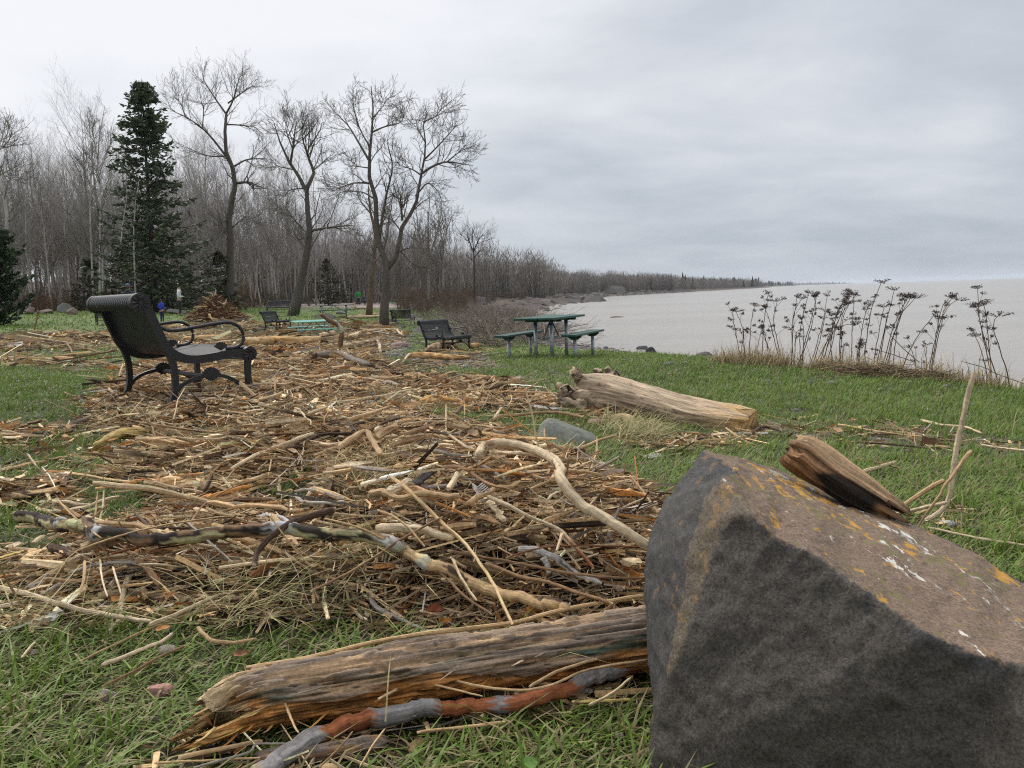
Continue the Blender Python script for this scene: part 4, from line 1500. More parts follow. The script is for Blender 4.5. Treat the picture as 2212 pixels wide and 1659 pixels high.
# near bench, seen from behind
p = cast(365, 884)
rz1 = math.atan2(-.735, .678)
c, s_ = math.cos(rz1), math.sin(rz1)
lx, ly = .535, -.06
bx, by = p[0] - (c * lx - s_ * ly), p[1] - (s_ * lx + c * ly)
BENCH1 = (bx, by)
bench((bx, by, p[2] - .005), rz1, 'large black metal bench nearest the camera, seen from behind on the debris', L=1.0).scale = (1.07, 1.07, 1.07)
p = cast(950, 757)
p = at(958, 756, np.array(22.6))
bench((p[0] - .1, p[1], ground_at(p[0], p[1])[2]), math.atan2(-.85, -.53), 'black bench with a small plaque on the grass, facing the lake beyond the orange log')
p = at(590, 722, np.array(38.0))
bench(ground_at(p[0], p[1]), math.atan2(-.93, -.25), 'black bench right behind the pale green picnic table at left', plaque=False)
p = at(605, 673, np.array(63.0))
bench(ground_at(p[0], p[1]), R_(186), 'long black bench on the far grass left of the leaning bare tree', L=1.8, plaque=False)
p = at(868, 700, np.array(46.0))
bench(ground_at(p[0], p[1], .0), R_(-12), 'black bench half buried in branches right of the largest tree, seen from behind', L=1.1, plaque=False)
p = at(238, 690, np.array(38.0))
bench(ground_at(p[0], p[1]), R_(20), 'black bench mostly hidden behind the back of the near bench', plaque=False)


def slab(x0, x1, y0, y1, z0, z1, bev=.006):
    V = []
    for z, b in ((z0, bev), (z0 + bev, 0), (z1 - bev, 0), (z1, bev)):
        V += [(x0 + b, y0 + b, z), (x1 - b, y0 + b, z), (x1 - b, y1 - b, z), (x0 + b, y1 - b, z)]
    F = [[3, 2, 1, 0], [12, 13, 14, 15]]
    for l in range(3):
        for i in range(4):
            F.append([l * 4 + i, l * 4 + (i + 1) % 4, l * 4 + 4 + (i + 1) % 4, l * 4 + 4 + i])
    return np.array(V), [np.array(F)]


def pm(name, parts, sm=False):
    V, F = joined(parts)
    return mk_mesh(name, V, F, smooth_f=sm)


def table(loc, rz, label, L=1.83, style='frame', M_G=None, roll=0.0):
    M_G = M_G or M_GREEN
    o = thing('picnic_table', label, 'picnic table', loc, rz, 'green picnic tables')
    o.rotation_euler = (roll, 0, rz)
    h = L / 2
    plank = pm('plank', [slab(-h, h, -.0715, .0715, .705, .745)])
    for k in range(5):
        obj('plank', plank, M_G, o, (0, (k - 2) * .15, 0))
    sp = pm('seat_plank', [slab(-h, h, -.064, .064, .415, .452)])
    so = .62
    for sy in (-1, 1):
        for k in (-1, 1):
            obj('seat_plank', sp, M_G, o, (0, sy * so + k * .066, 0))
    M = M_GALV
    if style == 'post':
        post = pm('leg', [xtube((0, 0, -.12), (0, 0, .66), .033, 14)], True)
        for x in (-.42, .42):
            for y in (-.15, .15):
                q = obj('leg', post, M, o, (x, y, 0))
                obj('collar', pm('collar', [xtube((0, 0, .60), (0, 0, .645), .0345, 14)], True), M_BLUE, q)
            obj('crosspiece', pm('crosspiece', [slab(x - .03, x + .03, -.34, .34, .66, .703)]), M_GREEN, o)
        obj('brace', pm('brace', [xtube((-.42, 0, .36), (0, 0, .70), .014, 8), xtube((.42, 0, .36), (0, 0, .70), .014, 8)], True), M_GALVD, o)
        obj('stretcher', pm('stretcher', [slab(-.45, .45, -.02, .02, .335, .375)]), M_GALVD, o)
        sl = pm('leg', [xtube((0, 0, -.12), (0, 0, .36), .030, 14)], True)
        br = pm('bracket', [(np.array([(x, y, z) for x in (-.03, .03) for y, z in ((-.12, .413), (.12, .413), (.12, .39), (.05, .345), (-.05, .345), (-.12, .39))]),
                             [np.array([[5, 4, 3, 2, 1, 0], [6, 7, 8, 9, 10, 11]]), np.array([[i, (i + 1) % 6, 6 + (i + 1) % 6, 6 + i] for i in range(6)])])])
        for sy in (-1, 1):
            for x in (-.55, .55):
                q = obj('leg', sl, M, o, (x, sy * so, 0))
                obj('bracket', br, M_GREEN, q)
    else:
        for x in (-h * .62, h * .62):
            for sy in (-1, 1):
                obj('leg', pm('leg', [xtube((x, sy * .30, .70), (x, sy * .09, -.02), .024, 10)], True), M, o)
                obj('seat_arm', pm('seat_arm', [xtube((x, 0, .25), (x, sy * so, .39), .022, 8), xtube((x, sy * so, .39), (x, sy * so, .413), .05, 8)], True), M_GALVD, o)
            obj('crosspiece', pm('crosspiece', [slab(x - .025, x + .025, -.33, .33, .665, .703)]), M_GREEN, o)
        obj('brace', pm('brace', [xtube((-h * .62, 0, .25), (-.05, 0, .69), .016, 8), xtube((h * .62, 0, .25), (.05, 0, .69), .016, 8)], True), M_GALVD, o)
    return o


M_BLUE = plain('blue tape', (.02, .07, .22), rough=.5)
M_GALVD = plain('dull galvanised steel', (.16, .18, .185), rough=.5, metal=.5, nscale=14, var=.35)
p = at(1192, 765, np.array(15.0))
table(ground_at(p[0], p[1]), R_(90 - 22), 'dark green picnic table on eight steel posts standing by the water', style='post')
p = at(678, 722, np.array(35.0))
table(ground_at(p[0], p[1]), R_(33), 'pale green picnic table on V shaped steel legs behind the long orange log', M_G=M_SKYLIT, roll=R_(4))
p = at(722, 684, np.array(50.0))
table(ground_at(p[0], p[1]), R_(4), 'long green picnic table on the grass between the leaning tree and the largest tree', L=2.4)
p = at(868, 672, np.array(74.0))
table(ground_at(p[0], p[1], .15), R_(70), 'small light green picnic table right of the largest tree beside orange wood', M_G=M_TEAL)


# ================================================================== PEOPLE
def skin(name, J, E, mat, parent=None, loc=None, root=0, sub=2):
    me = bpy.data.meshes.new(name)
    me.from_pydata([j[:3] for j in J], E, [])
    o = obj(name, me, mat, parent, loc)
    md = o.modifiers.new('skin', 'SKIN')
    md.use_smooth_shade = True
    me.skin_vertices  # layer made by the modifier
    sv = me.skin_vertices[0].data if me.skin_vertices else None
    for i, j in enumerate(J):
        r = j[3] if isinstance(j[3], tuple) else (j[3], j[3])
        sv[i].radius = r
        sv[i].use_root = (i == root)
    o.modifiers.new('sub', 'SUBSURF').render_levels = sub
    return o


def person(loc, rz, H, label, jacket, trousers, hat=None, hair=(.05, .03, .02), pose='stand', pom=None, skin_c=(.42, .26, .19), scarf=None):
    k = H / 1.75
    ar = {'stand': [(.20, .0, 1.40), (.27, -.02, 1.12), (.25, .10, .90)], 'hold': [(.20, 0, 1.40), (.25, -.06, 1.12), (.14, .22, 1.12)], 'pockets': [(.20, 0, 1.40), (.28, -.1, 1.14), (.2, .08, .96)]}[pose]

    def sc(J):
        return [(a * k, b * k, c * k, tuple(q * k for q in r) if isinstance(r, tuple) else r * k) for a, b, c, r in J]
    J = [(0, 0, .95, (.135, .095)), (0, 0, 1.15, (.125, .09)), (0, 0, 1.36, (.15, .095)), (0, .0, 1.50, .055), (0, .02, 1.58, (.075, .085)), (0, .02, 1.70, (.07, .08))]
    E = [(0, 1), (1, 2), (2, 3), (3, 4), (4, 5)]
    for sx in (-1, 1):
        b = len(J)
        J += [(sx * .09, 0, .86, .085), (sx * .10, .02, .48, .058), (sx * .10, -.02, .09, .042), (sx * .11, .10, .035, .035)]
        E += [(0, b), (b, b + 1), (b + 1, b + 2), (b + 2, b + 3)]
        b = len(J)
        J += [(sx * x, y, z, r) for (x, y, z), r in zip(ar, (.055, .042, .034))]
        hx, hy, hz = ar[2]
        J += [(sx * hx, hy + .07, hz - .03, .03)]
        E += [(2, b), (b, b + 1), (b + 1, b + 2), (b + 2, b + 3)]
    o = thing('person', label, 'person', loc, rz)
    body = skin('body', sc(J), E, plain('skin', skin_c, rough=.55, var=.1, bump=0), o)
    Jj = [(0, 0, .90, (.165, .125)), (0, 0, 1.12, (.155, .12)), (0, 0, 1.36, (.175, .125)), (0, 0, 1.50, .10), (0, -.005, 1.57, .078)]
    Ej = [(0, 1), (1, 2), (2, 3), (3, 4)]
    for sx in (-1, 1):
        b = len(Jj)
        Jj += [(sx * x, y, z, r) for (x, y, z), r in zip(ar, (.078, .06, .05))]
        Ej += [(2, b), (b, b + 1), (b + 1, b + 2)]
    skin('jacket', sc(Jj), Ej, plain('jacket cloth', jacket, rough=.8, var=.15), o)
    Jt = [(0, 0, .94, (.15, .11))]
    Et = []
    for sx in (-1, 1):
        b = len(Jt)
        Jt += [(sx * .09, 0, .84, .10), (sx * .10, .02, .48, .073), (sx * .10, -.02, .10, .06)]
        Et += [(0, b), (b, b + 1), (b + 1, b + 2)]
    skin('trousers', sc(Jt), Et, plain('trouser cloth', trousers, rough=.85, var=.15), o)
    for sx in (-1, 1):
        skin('shoe', sc([(sx * .105, -.05, .05, .048), (sx * .11, .13, .035, .04)]), [(0, 1)], plain('shoe', (.03, .028, .028), rough=.6), o, sub=1)
    if hat is not None:
        h_ = skin('hat', sc([(0, -.005, 1.64, (.105, .115)), (0, .0, 1.72, (.098, .108)), (0, -.01, 1.79, .05)]), [(0, 1), (1, 2)], plain('knit hat', hat[0], rough=.9, nscale=60), o)
        if len(hat) > 1:
            V, F, _, _ = tubes(np.array([[(0, .01 * k, 1.645 * k), (0, .01 * k, 1.69 * k)]]), np.array([[.108 * k, .104 * k]]), 16)
            obj('hat_band', mk_mesh('hat_band', V, F), plain('hat band', hat[1], rough=.9), h_)
    else:
        skin('hair', sc([(0, -.03, 1.60, (.085, .07)), (0, -.01, 1.71, (.088, .095)), (0, .0, 1.77, .05)]), [(0, 1), (1, 2)], plain('hair', hair, rough=.6), o)
    if pom is not None:
        V, F = rock_geo((.055 * k,) * 3, 5, 2, .12)
        obj('pompom', mk_mesh('pompom', V + np.array([0, -.02 * k, 1.86 * k]), F), plain('pompom wool', pom, rough=.95), o)
    if scarf is not None:
        skin('hair', sc([(0, -.06, 1.60, .06), (.03, .09, 1.50, .06), (.04, .11, 1.34, .045)]), [(0, 1), (1, 2)], plain('long fair hair', scarf, rough=.7), o)
    if hat is not None and scarf is None:
        skin('hair', sc([(0, -.045, 1.56, (.07, .06)), (0, -.035, 1.66, (.085, .075))]), [(0, 1)], plain('hair', hair, rough=.6), o)
    nose = skin('nose', sc([(0, .10, 1.63, .014), (0, .125, 1.61, .014)]), [(0, 1)], body.data.materials[0], o, sub=1)
    return o


def rock_geo(size, seed, sub=3, rough=.18, flat=0.0, cuts=5):
    bm = bmesh.new()
    bmesh.ops.create_icosphere(bm, subdivisions=sub, radius=1.0)
    bm.verts.index_update()
    V = np.array([v.co for v in bm.verts])
    F = np.array([[v.index for v in f.verts] for f in bm.faces])
    bm.free()
    rs = np.random.default_rng(seed)
    for k in range(cuts):
        d = rs.normal(size=3)
        d /= np.linalg.norm(d)
        h = rs.uniform(.45, .8)
        ex = np.maximum(V @ d - h, 0)
        V = V - ex[:, None] * d * .92
    V = V * (1 + rough * fbm(V * 1.6 + seed * 7.1, 4)[:, None])
    V = V * np.asarray(size)
    V[:, 2] = np.where(V[:, 2] < -.45 * size[2], -.45 * size[2], V[:, 2])
    return V, [F]


p = at(390, 682, np.array(46.0))
person(ground_at(p[0], p[1]), R_(-70), 1.66, 'woman in white jacket, dark trousers and bobble hat standing left of the brush pile', (.62, .63, .68), (.022, .022, .028), hat=((.02, .02, .025),), pose='hold', pom=(.6, .52, .42), scarf=(.48, .36, .2))
p = at(351, 694, np.array(40.0))
person(ground_at(p[0], p[1]), R_(-20), 1.12, 'child in a blue jacket and dark red hat behind the large bench', (.02, .05, .42), (.03, .04, .10), hat=((.07, .02, .05),), pose='hold')
p = at(282, 694, np.array(33.0))
p2 = at(282, 603, np.array(33.0))
gz = ground_at(p[0], p[1])
person(gz, R_(8), min(1.9, p2[2] - gz[2] - .04), 'person in a dark jacket and striped knit hat whose head shows over the bench', (.018, .022, .030), (.02, .022, .03), hat=((.06, .11, .17), (.22, .06, .045)))
p = at(775, 658, np.array(95.0))
person(ground_at(p[0], p[1]), R_(15), 1.75, 'person in a bright green jacket and blue jeans on the far path', (.02, .28, .045), (.035, .06, .13))
p = at(788, 658, np.array(94.0))
person(ground_at(p[0], p[1]), R_(10), 1.20, 'small child in dark grey clothes beside the person in green', (.06, .065, .075), (.025, .03, .045), hair=(.25, .2, .15))

# ================================================================== THE BOULDER
def sub4(V, F, C):
    """split every triangle in four; V, C arrays; F (n,3); face tags repeat"""
    e = np.sort(np.concatenate([F[:, [0, 1]], F[:, [1, 2]], F[:, [2, 0]]]), 1)
    u, inv = np.unique(e, axis=0, return_inverse=True)
    inv = inv.ravel()
    n = len(V)
    m = len(F)
    a, b, c = inv[:m] + n, inv[m:2 * m] + n, inv[2 * m:] + n
    V2 = np.concatenate([V, (V[u[:, 0]] + V[u[:, 1]]) / 2])
    F2 = np.concatenate([np.stack([F[:, 0], a, c], 1), np.stack([a, F[:, 1], b], 1), np.stack([c, b, F[:, 2]], 1), np.stack([a, b, c], 1)])
    return V2, F2, np.tile(C, 4)


def vnormals(V, F):
    n = np.cross(V[F[:, 1]] - V[F[:, 0]], V[F[:, 2]] - V[F[:, 0]])
    o = np.zeros_like(V)
    for k in range(3):
        np.add.at(o, F[:, k], n)
    return o / (np.linalg.norm(o, axis=1, keepdims=True) + 1e-12)


def relax(V, F, it, k=.5):
    for _ in range(it):
        s = np.zeros_like(V)
        c = np.zeros(len(V))
        for a, b in ((0, 1), (1, 2), (2, 0)):
            np.add.at(s, F[:, a], V[F[:, b]])
            np.add.at(s, F[:, b], V[F[:, a]])
            np.add.at(c, F[:, a], 1)
            np.add.at(c, F[:, b], 1)
        V = V * (1 - k) + k * s / c[:, None]
    return V


def build_boulder():
    PT = dict(A=(1517, 968, 1.95), T0=(1535, 973, 2.0), T1=(1600, 984, 2.08), T2=(1690, 1016, 2.12), T3=(1800, 1066, 2.05), T4=(1960, 1126, 1.9), T5=(2100, 1190, 1.76), T6=(2212, 1262, 1.66),
              T7=(2330, 1325, 1.55), N=(1600, 1020, 1.76), N2=(1578, 1006, 1.84), B=(1561, 1024, 1.55), C0=(1599, 1111, 1.44), C1=(1636, 1113, 1.42), C2=(1683, 1158, 1.38), C3=(1754, 1186, 1.34), C4=(1847, 1256, 1.28),
              C5=(1908, 1294, 1.24), C6=(1965, 1335, 1.20), C7=(2011, 1369, 1.17), C8=(2124, 1411, 1.13), C9=(2212, 1434, 1.10), C10=(2350, 1490, 1.02),
              L1=(1432, 1083, 1.86), L2=(1407, 1144, 1.80), L3=(1390, 1209, 1.74), L4=(1388, 1303, 1.67), L5=(1397, 1420, 1.58), L6=(1412, 1496, 1.54), L7=(1400, 1640, 1.48),
              R1=(1521, 1064, 1.57), R2=(1496, 1144, 1.54), R3=(1482, 1200, 1.52), R4=(1467, 1280, 1.49), R5=(1453, 1390, 1.45), R6=(1425, 1495, 1.43), R7=(1407, 1575, 1.42), R8=(1392, 1665, 1.40), R9=(1380, 1740, 1.39),
              E1=(1557, 1144, 1.47), E2=(1513, 1270, 1.45), E3=(1476, 1400, 1.42), F1=(1600, 1790, 1.30), F2=(1900, 1850, 1.18), F3=(2350, 1950, 1.00))
    Q = {k: at(a, b, np.array(d)) for k, (a, b, d) in PT.items()}
    g = float(ground(np.array([.6]), np.array([1.6]))[0]) - .06
    for k in ('R9', 'F1', 'F2', 'F3', 'L7'):
        Q[k][2] = g
    for k, (x, y) in dict(K0=(.32, 1.72), K1=(.62, 2.25), K2=(1.1, 2.3), K3=(1.5, 2.0), K4=(1.85, 1.6)).items():
        Q[k] = np.array([x, y, g])
    names = list(Q)
    V = np.array([Q[k] for k in names])
    ix = {k: i for i, k in enumerate(names)}
    F, tagf = [], []

    def strip(a, b, kind):
        a, b = a.split(), b.split()
        i = j = 0
        la = np.linspace(0, 1, len(a))
        lb = np.linspace(0, 1, len(b))
        while i < len(a) - 1 or j < len(b) - 1:
            if j == len(b) - 1 or (i < len(a) - 1 and la[i + 1] <= lb[j + 1]):
                t = (a[i], a[i + 1], b[j])
                i += 1
            else:
                t = (a[i], b[j + 1], b[j])
                j += 1
            if len(set(t)) == 3:
                F.append([ix[q] for q in t])
                tagf.append(kind)
    strip('T0 T1 T2 T3 T4 T5 T6 T7', 'A N B C1 C2 C3 C4 C5 C6 C7 C8 C9 C10', 0)      # weathered top
    strip('B C1 C0 E1 E2 E3 R6', 'B R1 R2 R3 R4 R5 R6', 4)                            # weathered shoulder
    strip('A N B R1 R2 R3 R4 R5 R6 R7 R8 R9', 'A L1 L2 L3 L4 L5 L6 L7 R9', 1)         # dark left facet
    strip('C1 C2 C3 C4 C5 C6 C7 C8 C9 C10', 'C0 E1 E2 E3 R6 R7 R8 R9 F1 F2 F3', 2)    # dark front
    strip('A L1 L2 L3 L4 L5 L6 L7', 'T0 K1 K1 K0 K0 K0 K0 L7', 3)
    strip('T0 T1 T2 T3 T4 T5 T6 T7', 'K1 K1 K2 K2 K3 K3 K4 K4', 3)
    strip('T7 C10', 'K4 F3', 3)
    strip('L7 K0 K1 K2 K3 K4', 'R9 R9 F1 F2 F2 F3', 3)
    F = np.array(F)
    C = np.array(tagf)
    bm = bmesh.new()
    vs = [bm.verts.new(v) for v in V]
    lay = bm.faces.layers.int.new('k')
    for f, c in zip(F, C):
        try:
            fc = bm.faces.new([vs[i] for i in f])
            fc[lay] = int(c)
        except ValueError:
            pass
    hf = bmesh.ops.holes_fill(bm, edges=[e for e in bm.edges if e.is_boundary], sides=0)
    for fc in hf['faces']:
        fc[lay] = 3
    bmesh.ops.triangulate(bm, faces=bm.faces)
    bmesh.ops.recalc_face_normals(bm, faces=bm.faces)
    bm.verts.index_update()
    cV = [v.co.copy() for v in bm.verts]
    cF = [[v.index for v in f.verts] for f in bm.faces]
    cK = np.array([f[lay] for f in bm.faces])
    tree = BVHTree.FromPolygons(cV, cF)
    tmp = bpy.data.meshes.new('tmp')
    bm.to_mesh(tmp)
    bm.free()
    to = bpy.data.objects.new('tmp', tmp)
    COL.objects.link(to)
    md = to.modifiers.new('r', 'REMESH')
    md.mode = 'VOXEL'
    md.voxel_size = .0095
    ev = to.evaluated_get(bpy.context.evaluated_depsgraph_get())
    em = ev.to_mesh()
    V = np.zeros(len(em.vertices) * 3)
    em.vertices.foreach_get('co', V)
    V = V.reshape(-1, 3)
    Q = np.zeros(len(em.loops), np.int32)
    em.loops.foreach_get('vertex_index', Q)
    Q = Q.reshape(-1, 4)
    ev.to_mesh_clear()
    bpy.data.objects.remove(to)
    bpy.data.meshes.remove(tmp)
    F = np.concatenate([Q[:, [0, 1, 2]], Q[:, [0, 2, 3]]])
    V = relax(V, F, 2, .4)
    n0 = vnormals(V, F)
    V = V + n0 * (.009 * fbm(V * 5.0, 3))[:, None]
    qv = V + .012 * np.stack([fbm(V * 16 + 3, 4), fbm(V * 16 + 31, 4), fbm(V * 16 + 61, 4)], -1)
    kk = np.array([cK[tree.find_nearest(v)[2]] for v in qv])
    acc = np.eye(5)[kk]
    n = vnormals(V, F)
    front = acc[:, 1] + acc[:, 2]
    facets = np.abs(fbm(V * np.array([8, 8, 13.]) + 4, 3))
    V = V + n * ((.004 - .008 * np.abs(fbm(V * np.array([11, 11, 14.]), 2)) - .006 * np.abs(fbm(V * 27.0 + 7, 2)) - .005 * facets) * (front * .8 + .2) + .0045 * fbm(V * 60.0, 3))[:, None]
    V = V + n * (.0022 * fbm(V * 110.0, 2))[:, None]
    kcol = np.array([[.160, .110, .076], [.050, .048, .045], [.066, .057, .048], [.05, .045, .04], [.105, .082, .060]])
    top = acc[:, 0] + .5 * acc[:, 4]
    col = acc @ kcol
    nz = fbm(V * 42, 4)
    col = col * (1 + .16 * nz[:, None])
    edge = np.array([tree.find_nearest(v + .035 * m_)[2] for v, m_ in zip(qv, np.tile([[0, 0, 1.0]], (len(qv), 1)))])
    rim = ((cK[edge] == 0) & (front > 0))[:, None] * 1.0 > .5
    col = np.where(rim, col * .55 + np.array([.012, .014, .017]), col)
    br = np.clip(fbm(V * np.array([6, 6, 9.]) + 9, 4) * 2.0, 0, 1)[:, None] * acc[:, 2:3]
    col = col * (1 - .15 * br) + np.array([.072, .058, .046]) * .15 * br
    gv = np.stack([top, acc[:, 1] * .5, 0 * top], -1)
    m, t, b, L = mat_new('lichen spotted basalt')
    a = N(t, 'ShaderNodeAttribute', attribute_name='Col')
    gm = N(t, 'ShaderNodeAttribute', attribute_name='gv')
    sp = N(t, 'ShaderNodeSeparateXYZ')
    L(gm.outputs['Vector'], sp.inputs[0])
    ge = N(t, 'ShaderNodeNewGeometry')
    nn = N(t, 'ShaderNodeTexNoise', i_Scale=110.0, i_Detail=6.0, i_Roughness=.7)
    L(ge.outputs['Position'], nn.inputs[0])
    nf = N(t, 'ShaderNodeTexNoise', i_Scale=190.0, i_Detail=5.0, i_Roughness=.8)
    L(ge.outputs['Position'], nf.inputs[0])
    mr = N(t, 'ShaderNodeMapRange', i_1=.36, i_2=.64, i_3=.84, i_4=1.16)
    L(nn.outputs[0], mr.inputs[0])
    mf = N(t, 'ShaderNodeMapRange', i_1=.38, i_2=.62, i_3=.52, i_4=1.58)
    L(nf.outputs[0], mf.inputs[0])
    mm = N(t, 'ShaderNodeMath', operation='MULTIPLY')
    L(mr.outputs[0], mm.inputs[0])
    L(mf.outputs[0], mm.inputs[1])
    sc = N(t, 'ShaderNodeVectorMath', operation='SCALE')
    L(a.outputs['Color'], sc.inputs[0])
    L(mm.outputs[0], sc.inputs['Scale'])
    cur = sc.outputs[0]
    for colr, lo, hi, mscale, off, mask, det in [((.34, .35, .31), .63, .66, (21, 7, 21), (0, 0, 0), 'X', 8), ((.56, .53, .46), .655, .675, (24, 8, 24), (5, 2, 1), 'X', 8), ((.42, .22, .035), .60, .64, (30, 13, 30), (2.5, 7, 3), 'X', 9),
                                                 ((.44, .20, .02), .65, .67, (34, 34, 34), (1, 4, 3), 'Y', 6), ((.15, .13, .05), .58, .66, (36, 36, 36), (1, 9, 3), 'X', 6)]:
        mp = N(t, 'ShaderNodeMapping')
        mp.inputs['Scale'].default_value = mscale
        mp.inputs['Location'].default_value = off
        mp.inputs['Rotation'].default_value = (0, 0, R_(-35))
        L(ge.outputs['Position'], mp.inputs[0])
        n1 = N(t, 'ShaderNodeTexNoise', i_Scale=1.0, i_Detail=float(det), i_Roughness=.64)
        # lichen grows in colonies
        n0 = N(t, 'ShaderNodeTexNoise', i_Scale=.16, i_Detail=2.0)
        L(mp.outputs[0], n0.inputs[0])
        am = N(t, 'ShaderNodeMath', operation='MULTIPLY_ADD', i_1=.40, i_2=-.195)
        L(n0.outputs[0], am.inputs[0])
        ad = N(t, 'ShaderNodeMath', operation='ADD')
        L(am.outputs[0], ad.inputs[1])
        L(mp.outputs[0], n1.inputs[0])
        m1 = N(t, 'ShaderNodeMapRange', i_1=lo, i_2=hi, i_3=0.0, i_4=1.0)
        L(n1.outputs[0], ad.inputs[0])
        L(ad.outputs[0], m1.inputs[0])
        m2 = N(t, 'ShaderNodeMath', operation='MULTIPLY')
        L(m1.outputs[0], m2.inputs[0])
        pw = N(t, 'ShaderNodeMath', operation='POWER', i_1=2.0)
        L(sp.outputs[mask], pw.inputs[0])
        L(pw.outputs[0], m2.inputs[1])
        mx = N(t, 'ShaderNodeMix', data_type='RGBA')
        L(m2.outputs[0], mx.inputs[0])
        L(cur, mx.inputs[6])
        mx.inputs[7].default_value = (*colr, 1)
        cur = mx.outputs[2]
    L(cur, b.inputs['Base Color'])
    b.inputs['Roughness'].default_value = .75
    b.inputs['Specular IOR Level'].default_value = .3
    bp = N(t, 'ShaderNodeBump', i_Strength=.6, i_Distance=.004)
    L(nn.outputs[0], bp.inputs['Height'])
    bp2 = N(t, 'ShaderNodeBump', i_Strength=.5, i_Distance=.0014)
    L(nf.outputs[0], bp2.inputs['Height'])
    L(bp.outputs[0], bp2.inputs['Normal'])
    L(bp2.outputs[0], b.inputs['Normal'])
    solo('boulder', V, [F], m, 'huge dark angular boulder with a brown top spotted with orange and white lichen', 'boulder', None, col, gv)


build_boulder()


# ================================================================== STICKS, LOGS AND LITTER
CREAM, PALE, TAN, BROWN, DARK, GREY, ORANGE, BLACKISH, RED, YELLOW, BIRCH, STRAWC = [np.array(c) for c in (
    (.64, .50, .32), (.56, .42, .25), (.45, .30, .155), (.22, .13, .068), (.070, .043, .027), (.31, .265, .22), (.50, .215, .06), (.028, .022, .020), (.22, .085, .035), (.50, .355, .13), (.50, .47, .43), (.40, .32, .16))]


def path3(pts, w, lift):
    """photo points -> a path lying on the ground, lifted by its own radius plus lift"""
    out = []
    for q in pts:
        p = cast(q[0], q[1], .02)
        r = w * p[1] / FPX / 2
        hp = float(sample(IM_HEAP, np.array([q[0]]), np.array([q[1]]))[0])
        out.append(cast(q[0], q[1], r + lift + .25 * hp))
    return np.array(out)


def upright(pts, D=None, base_lift=0.0):
    """a stick standing up: its foot on the ground at the last point, the rest at the same distance"""
    b = cast(pts[-1][0], pts[-1][1], base_lift)
    d = b[1] if D is None else D
    return np.array([at(a, c, np.array(d)) for a, c in pts])


def stick_mesh(P3, r0, r1, col, seed, K=None, sides=9, col2=None, knots=.10, bands=None, ends=True, flat=1.0, wob=0.35, ubands=()):
    n = K or max(8, min(40, len(P3) * 6))
    P = spline(P3, n)
    L = np.linalg.norm(np.diff(P, axis=0), axis=1).sum()
    u = np.linspace(0, 1, n)
    rs = np.random.default_rng(seed)
    jit = np.cumsum(rs.normal(0, 1, (n, 3)), 0)
    jit -= np.linspace(0, 1, n)[:, None] * jit[-1] * 1.0
    P = P + jit * r0 * wob * .35
    r = (r0 + (r1 - r0) * u) * (1 + knots * fbm(np.stack([u * L * 14 + seed, 0 * u, 0 * u], -1), 2))
    th = np.arange(sides) * 2 * np.pi / sides
    g = np.stack([np.broadcast_to((u * L * 3)[:, None], (n, sides)) + seed, np.broadcast_to(np.cos(th) * 1.3, (n, sides)), np.broadcast_to(np.sin(th) * 1.3, (n, sides))], -1)
    rm = 1 + .20 * fbm(g, 3) + .10 * fbm(g * np.array([.8, 2.6, 2.6]) + 9, 2)
    ub = []
    for bc, u0, u1 in ubands:
        e = .03 * fbm(g * np.array([0, 4, 4]) + u0 * 70, 3)
        m = (u[:, None] + e > u0) & (u[:, None] + e < u1)
        rm[m] *= 1.12
        ub.append((bc, m))
    if ends:
        rm[0] *= rs.uniform(.45, .9, sides)
        rm[-1] *= rs.uniform(.3, .8, sides)
    V, F, gv, _ = tubes(P[None], r[None], sides, rmul=rm[None], flat=[flat])
    c = np.repeat(np.asarray(col)[None], n, 0)
    if col2 is not None:
        k = smooth((u - .55) / .35)[:, None]
        c = c * (1 - k) + np.asarray(col2) * k
    c = np.repeat(c[:, None], sides, 1)
    k = fbm(g * np.array([.6, 1, 1]) + 40, 3)
    c = c * (1 + .6 * k[..., None])
    if bands is not None:
        for bc, thr, fr in bands:
            m = (fbm(g * np.array([fr, .7, .7]) + seed * 3.3 + thr * 50, 2) > thr)
            c[m] = np.asarray(bc) * (1 + .2 * k[m][:, None])
    for bc, m in ub:
        c[m] = np.asarray(bc) * (1 + .45 * k[m][:, None])
    if ends:
        c[0] = c[0] * .4 + PALE * .6
        c[-1] = c[-1] * .4 + PALE * .6
    gv = gv + np.array([seed * 1.7, 0, 0])
    c = np.minimum(c, np.array([.56, .44, .29]) if np.ptp(np.asarray(col)) > .15 else .36 if np.max(col) < .4 else .48)
    return V, F, gv, c.reshape(-1, 3)


NS = [0]
STICK_GROUP = 'loose driftwood sticks'


def stick(label, pts, w, col, lift=.03, w1=None, name='driftwood_stick', cat='stick', group=STICK_GROUP, up=False, D=None, mat=None, branches=(), **kw):
    """pts in photo px, w thickness in photo px"""
    NS[0] += 1
    seed = NS[0]
    P3 = upright(pts, D) if up else path3(pts, w, lift)
    dm = P3[:, 1].mean()
    r0 = w * P3[0, 1] / FPX / 2
    r1 = (w1 if w1 else w * .8) * P3[-1, 1] / FPX / 2
    V, F, gv, c = stick_mesh(P3, r0, r1, col, seed, **kw)
    if branches:
        vs, gs = [(V, F, c)], [gv]
        for bp, bw, bc in branches:
            B3 = upright(bp, dm) if up else path3(bp, bw, lift)
            v, f, g2, cc = stick_mesh(B3, bw * dm / FPX / 2, bw * .6 * dm / FPX / 2, bc, seed + 500)
            vs.append((v, f, cc))
            gs.append(g2)
        V, F, c = merge(vs)
        gv = np.concatenate(gs)
    return solo(name, V, F, mat or M_WOOD, label, cat, group, c, gv, smooth_f=kw.get('sides', 9) > 12)


def A(*q):
    return ZA(q)


def Bz(*q):
    return ZB(q)


def Dz(*q):
    return ZD(q)


def Cz(*q):
    return ZC(q)


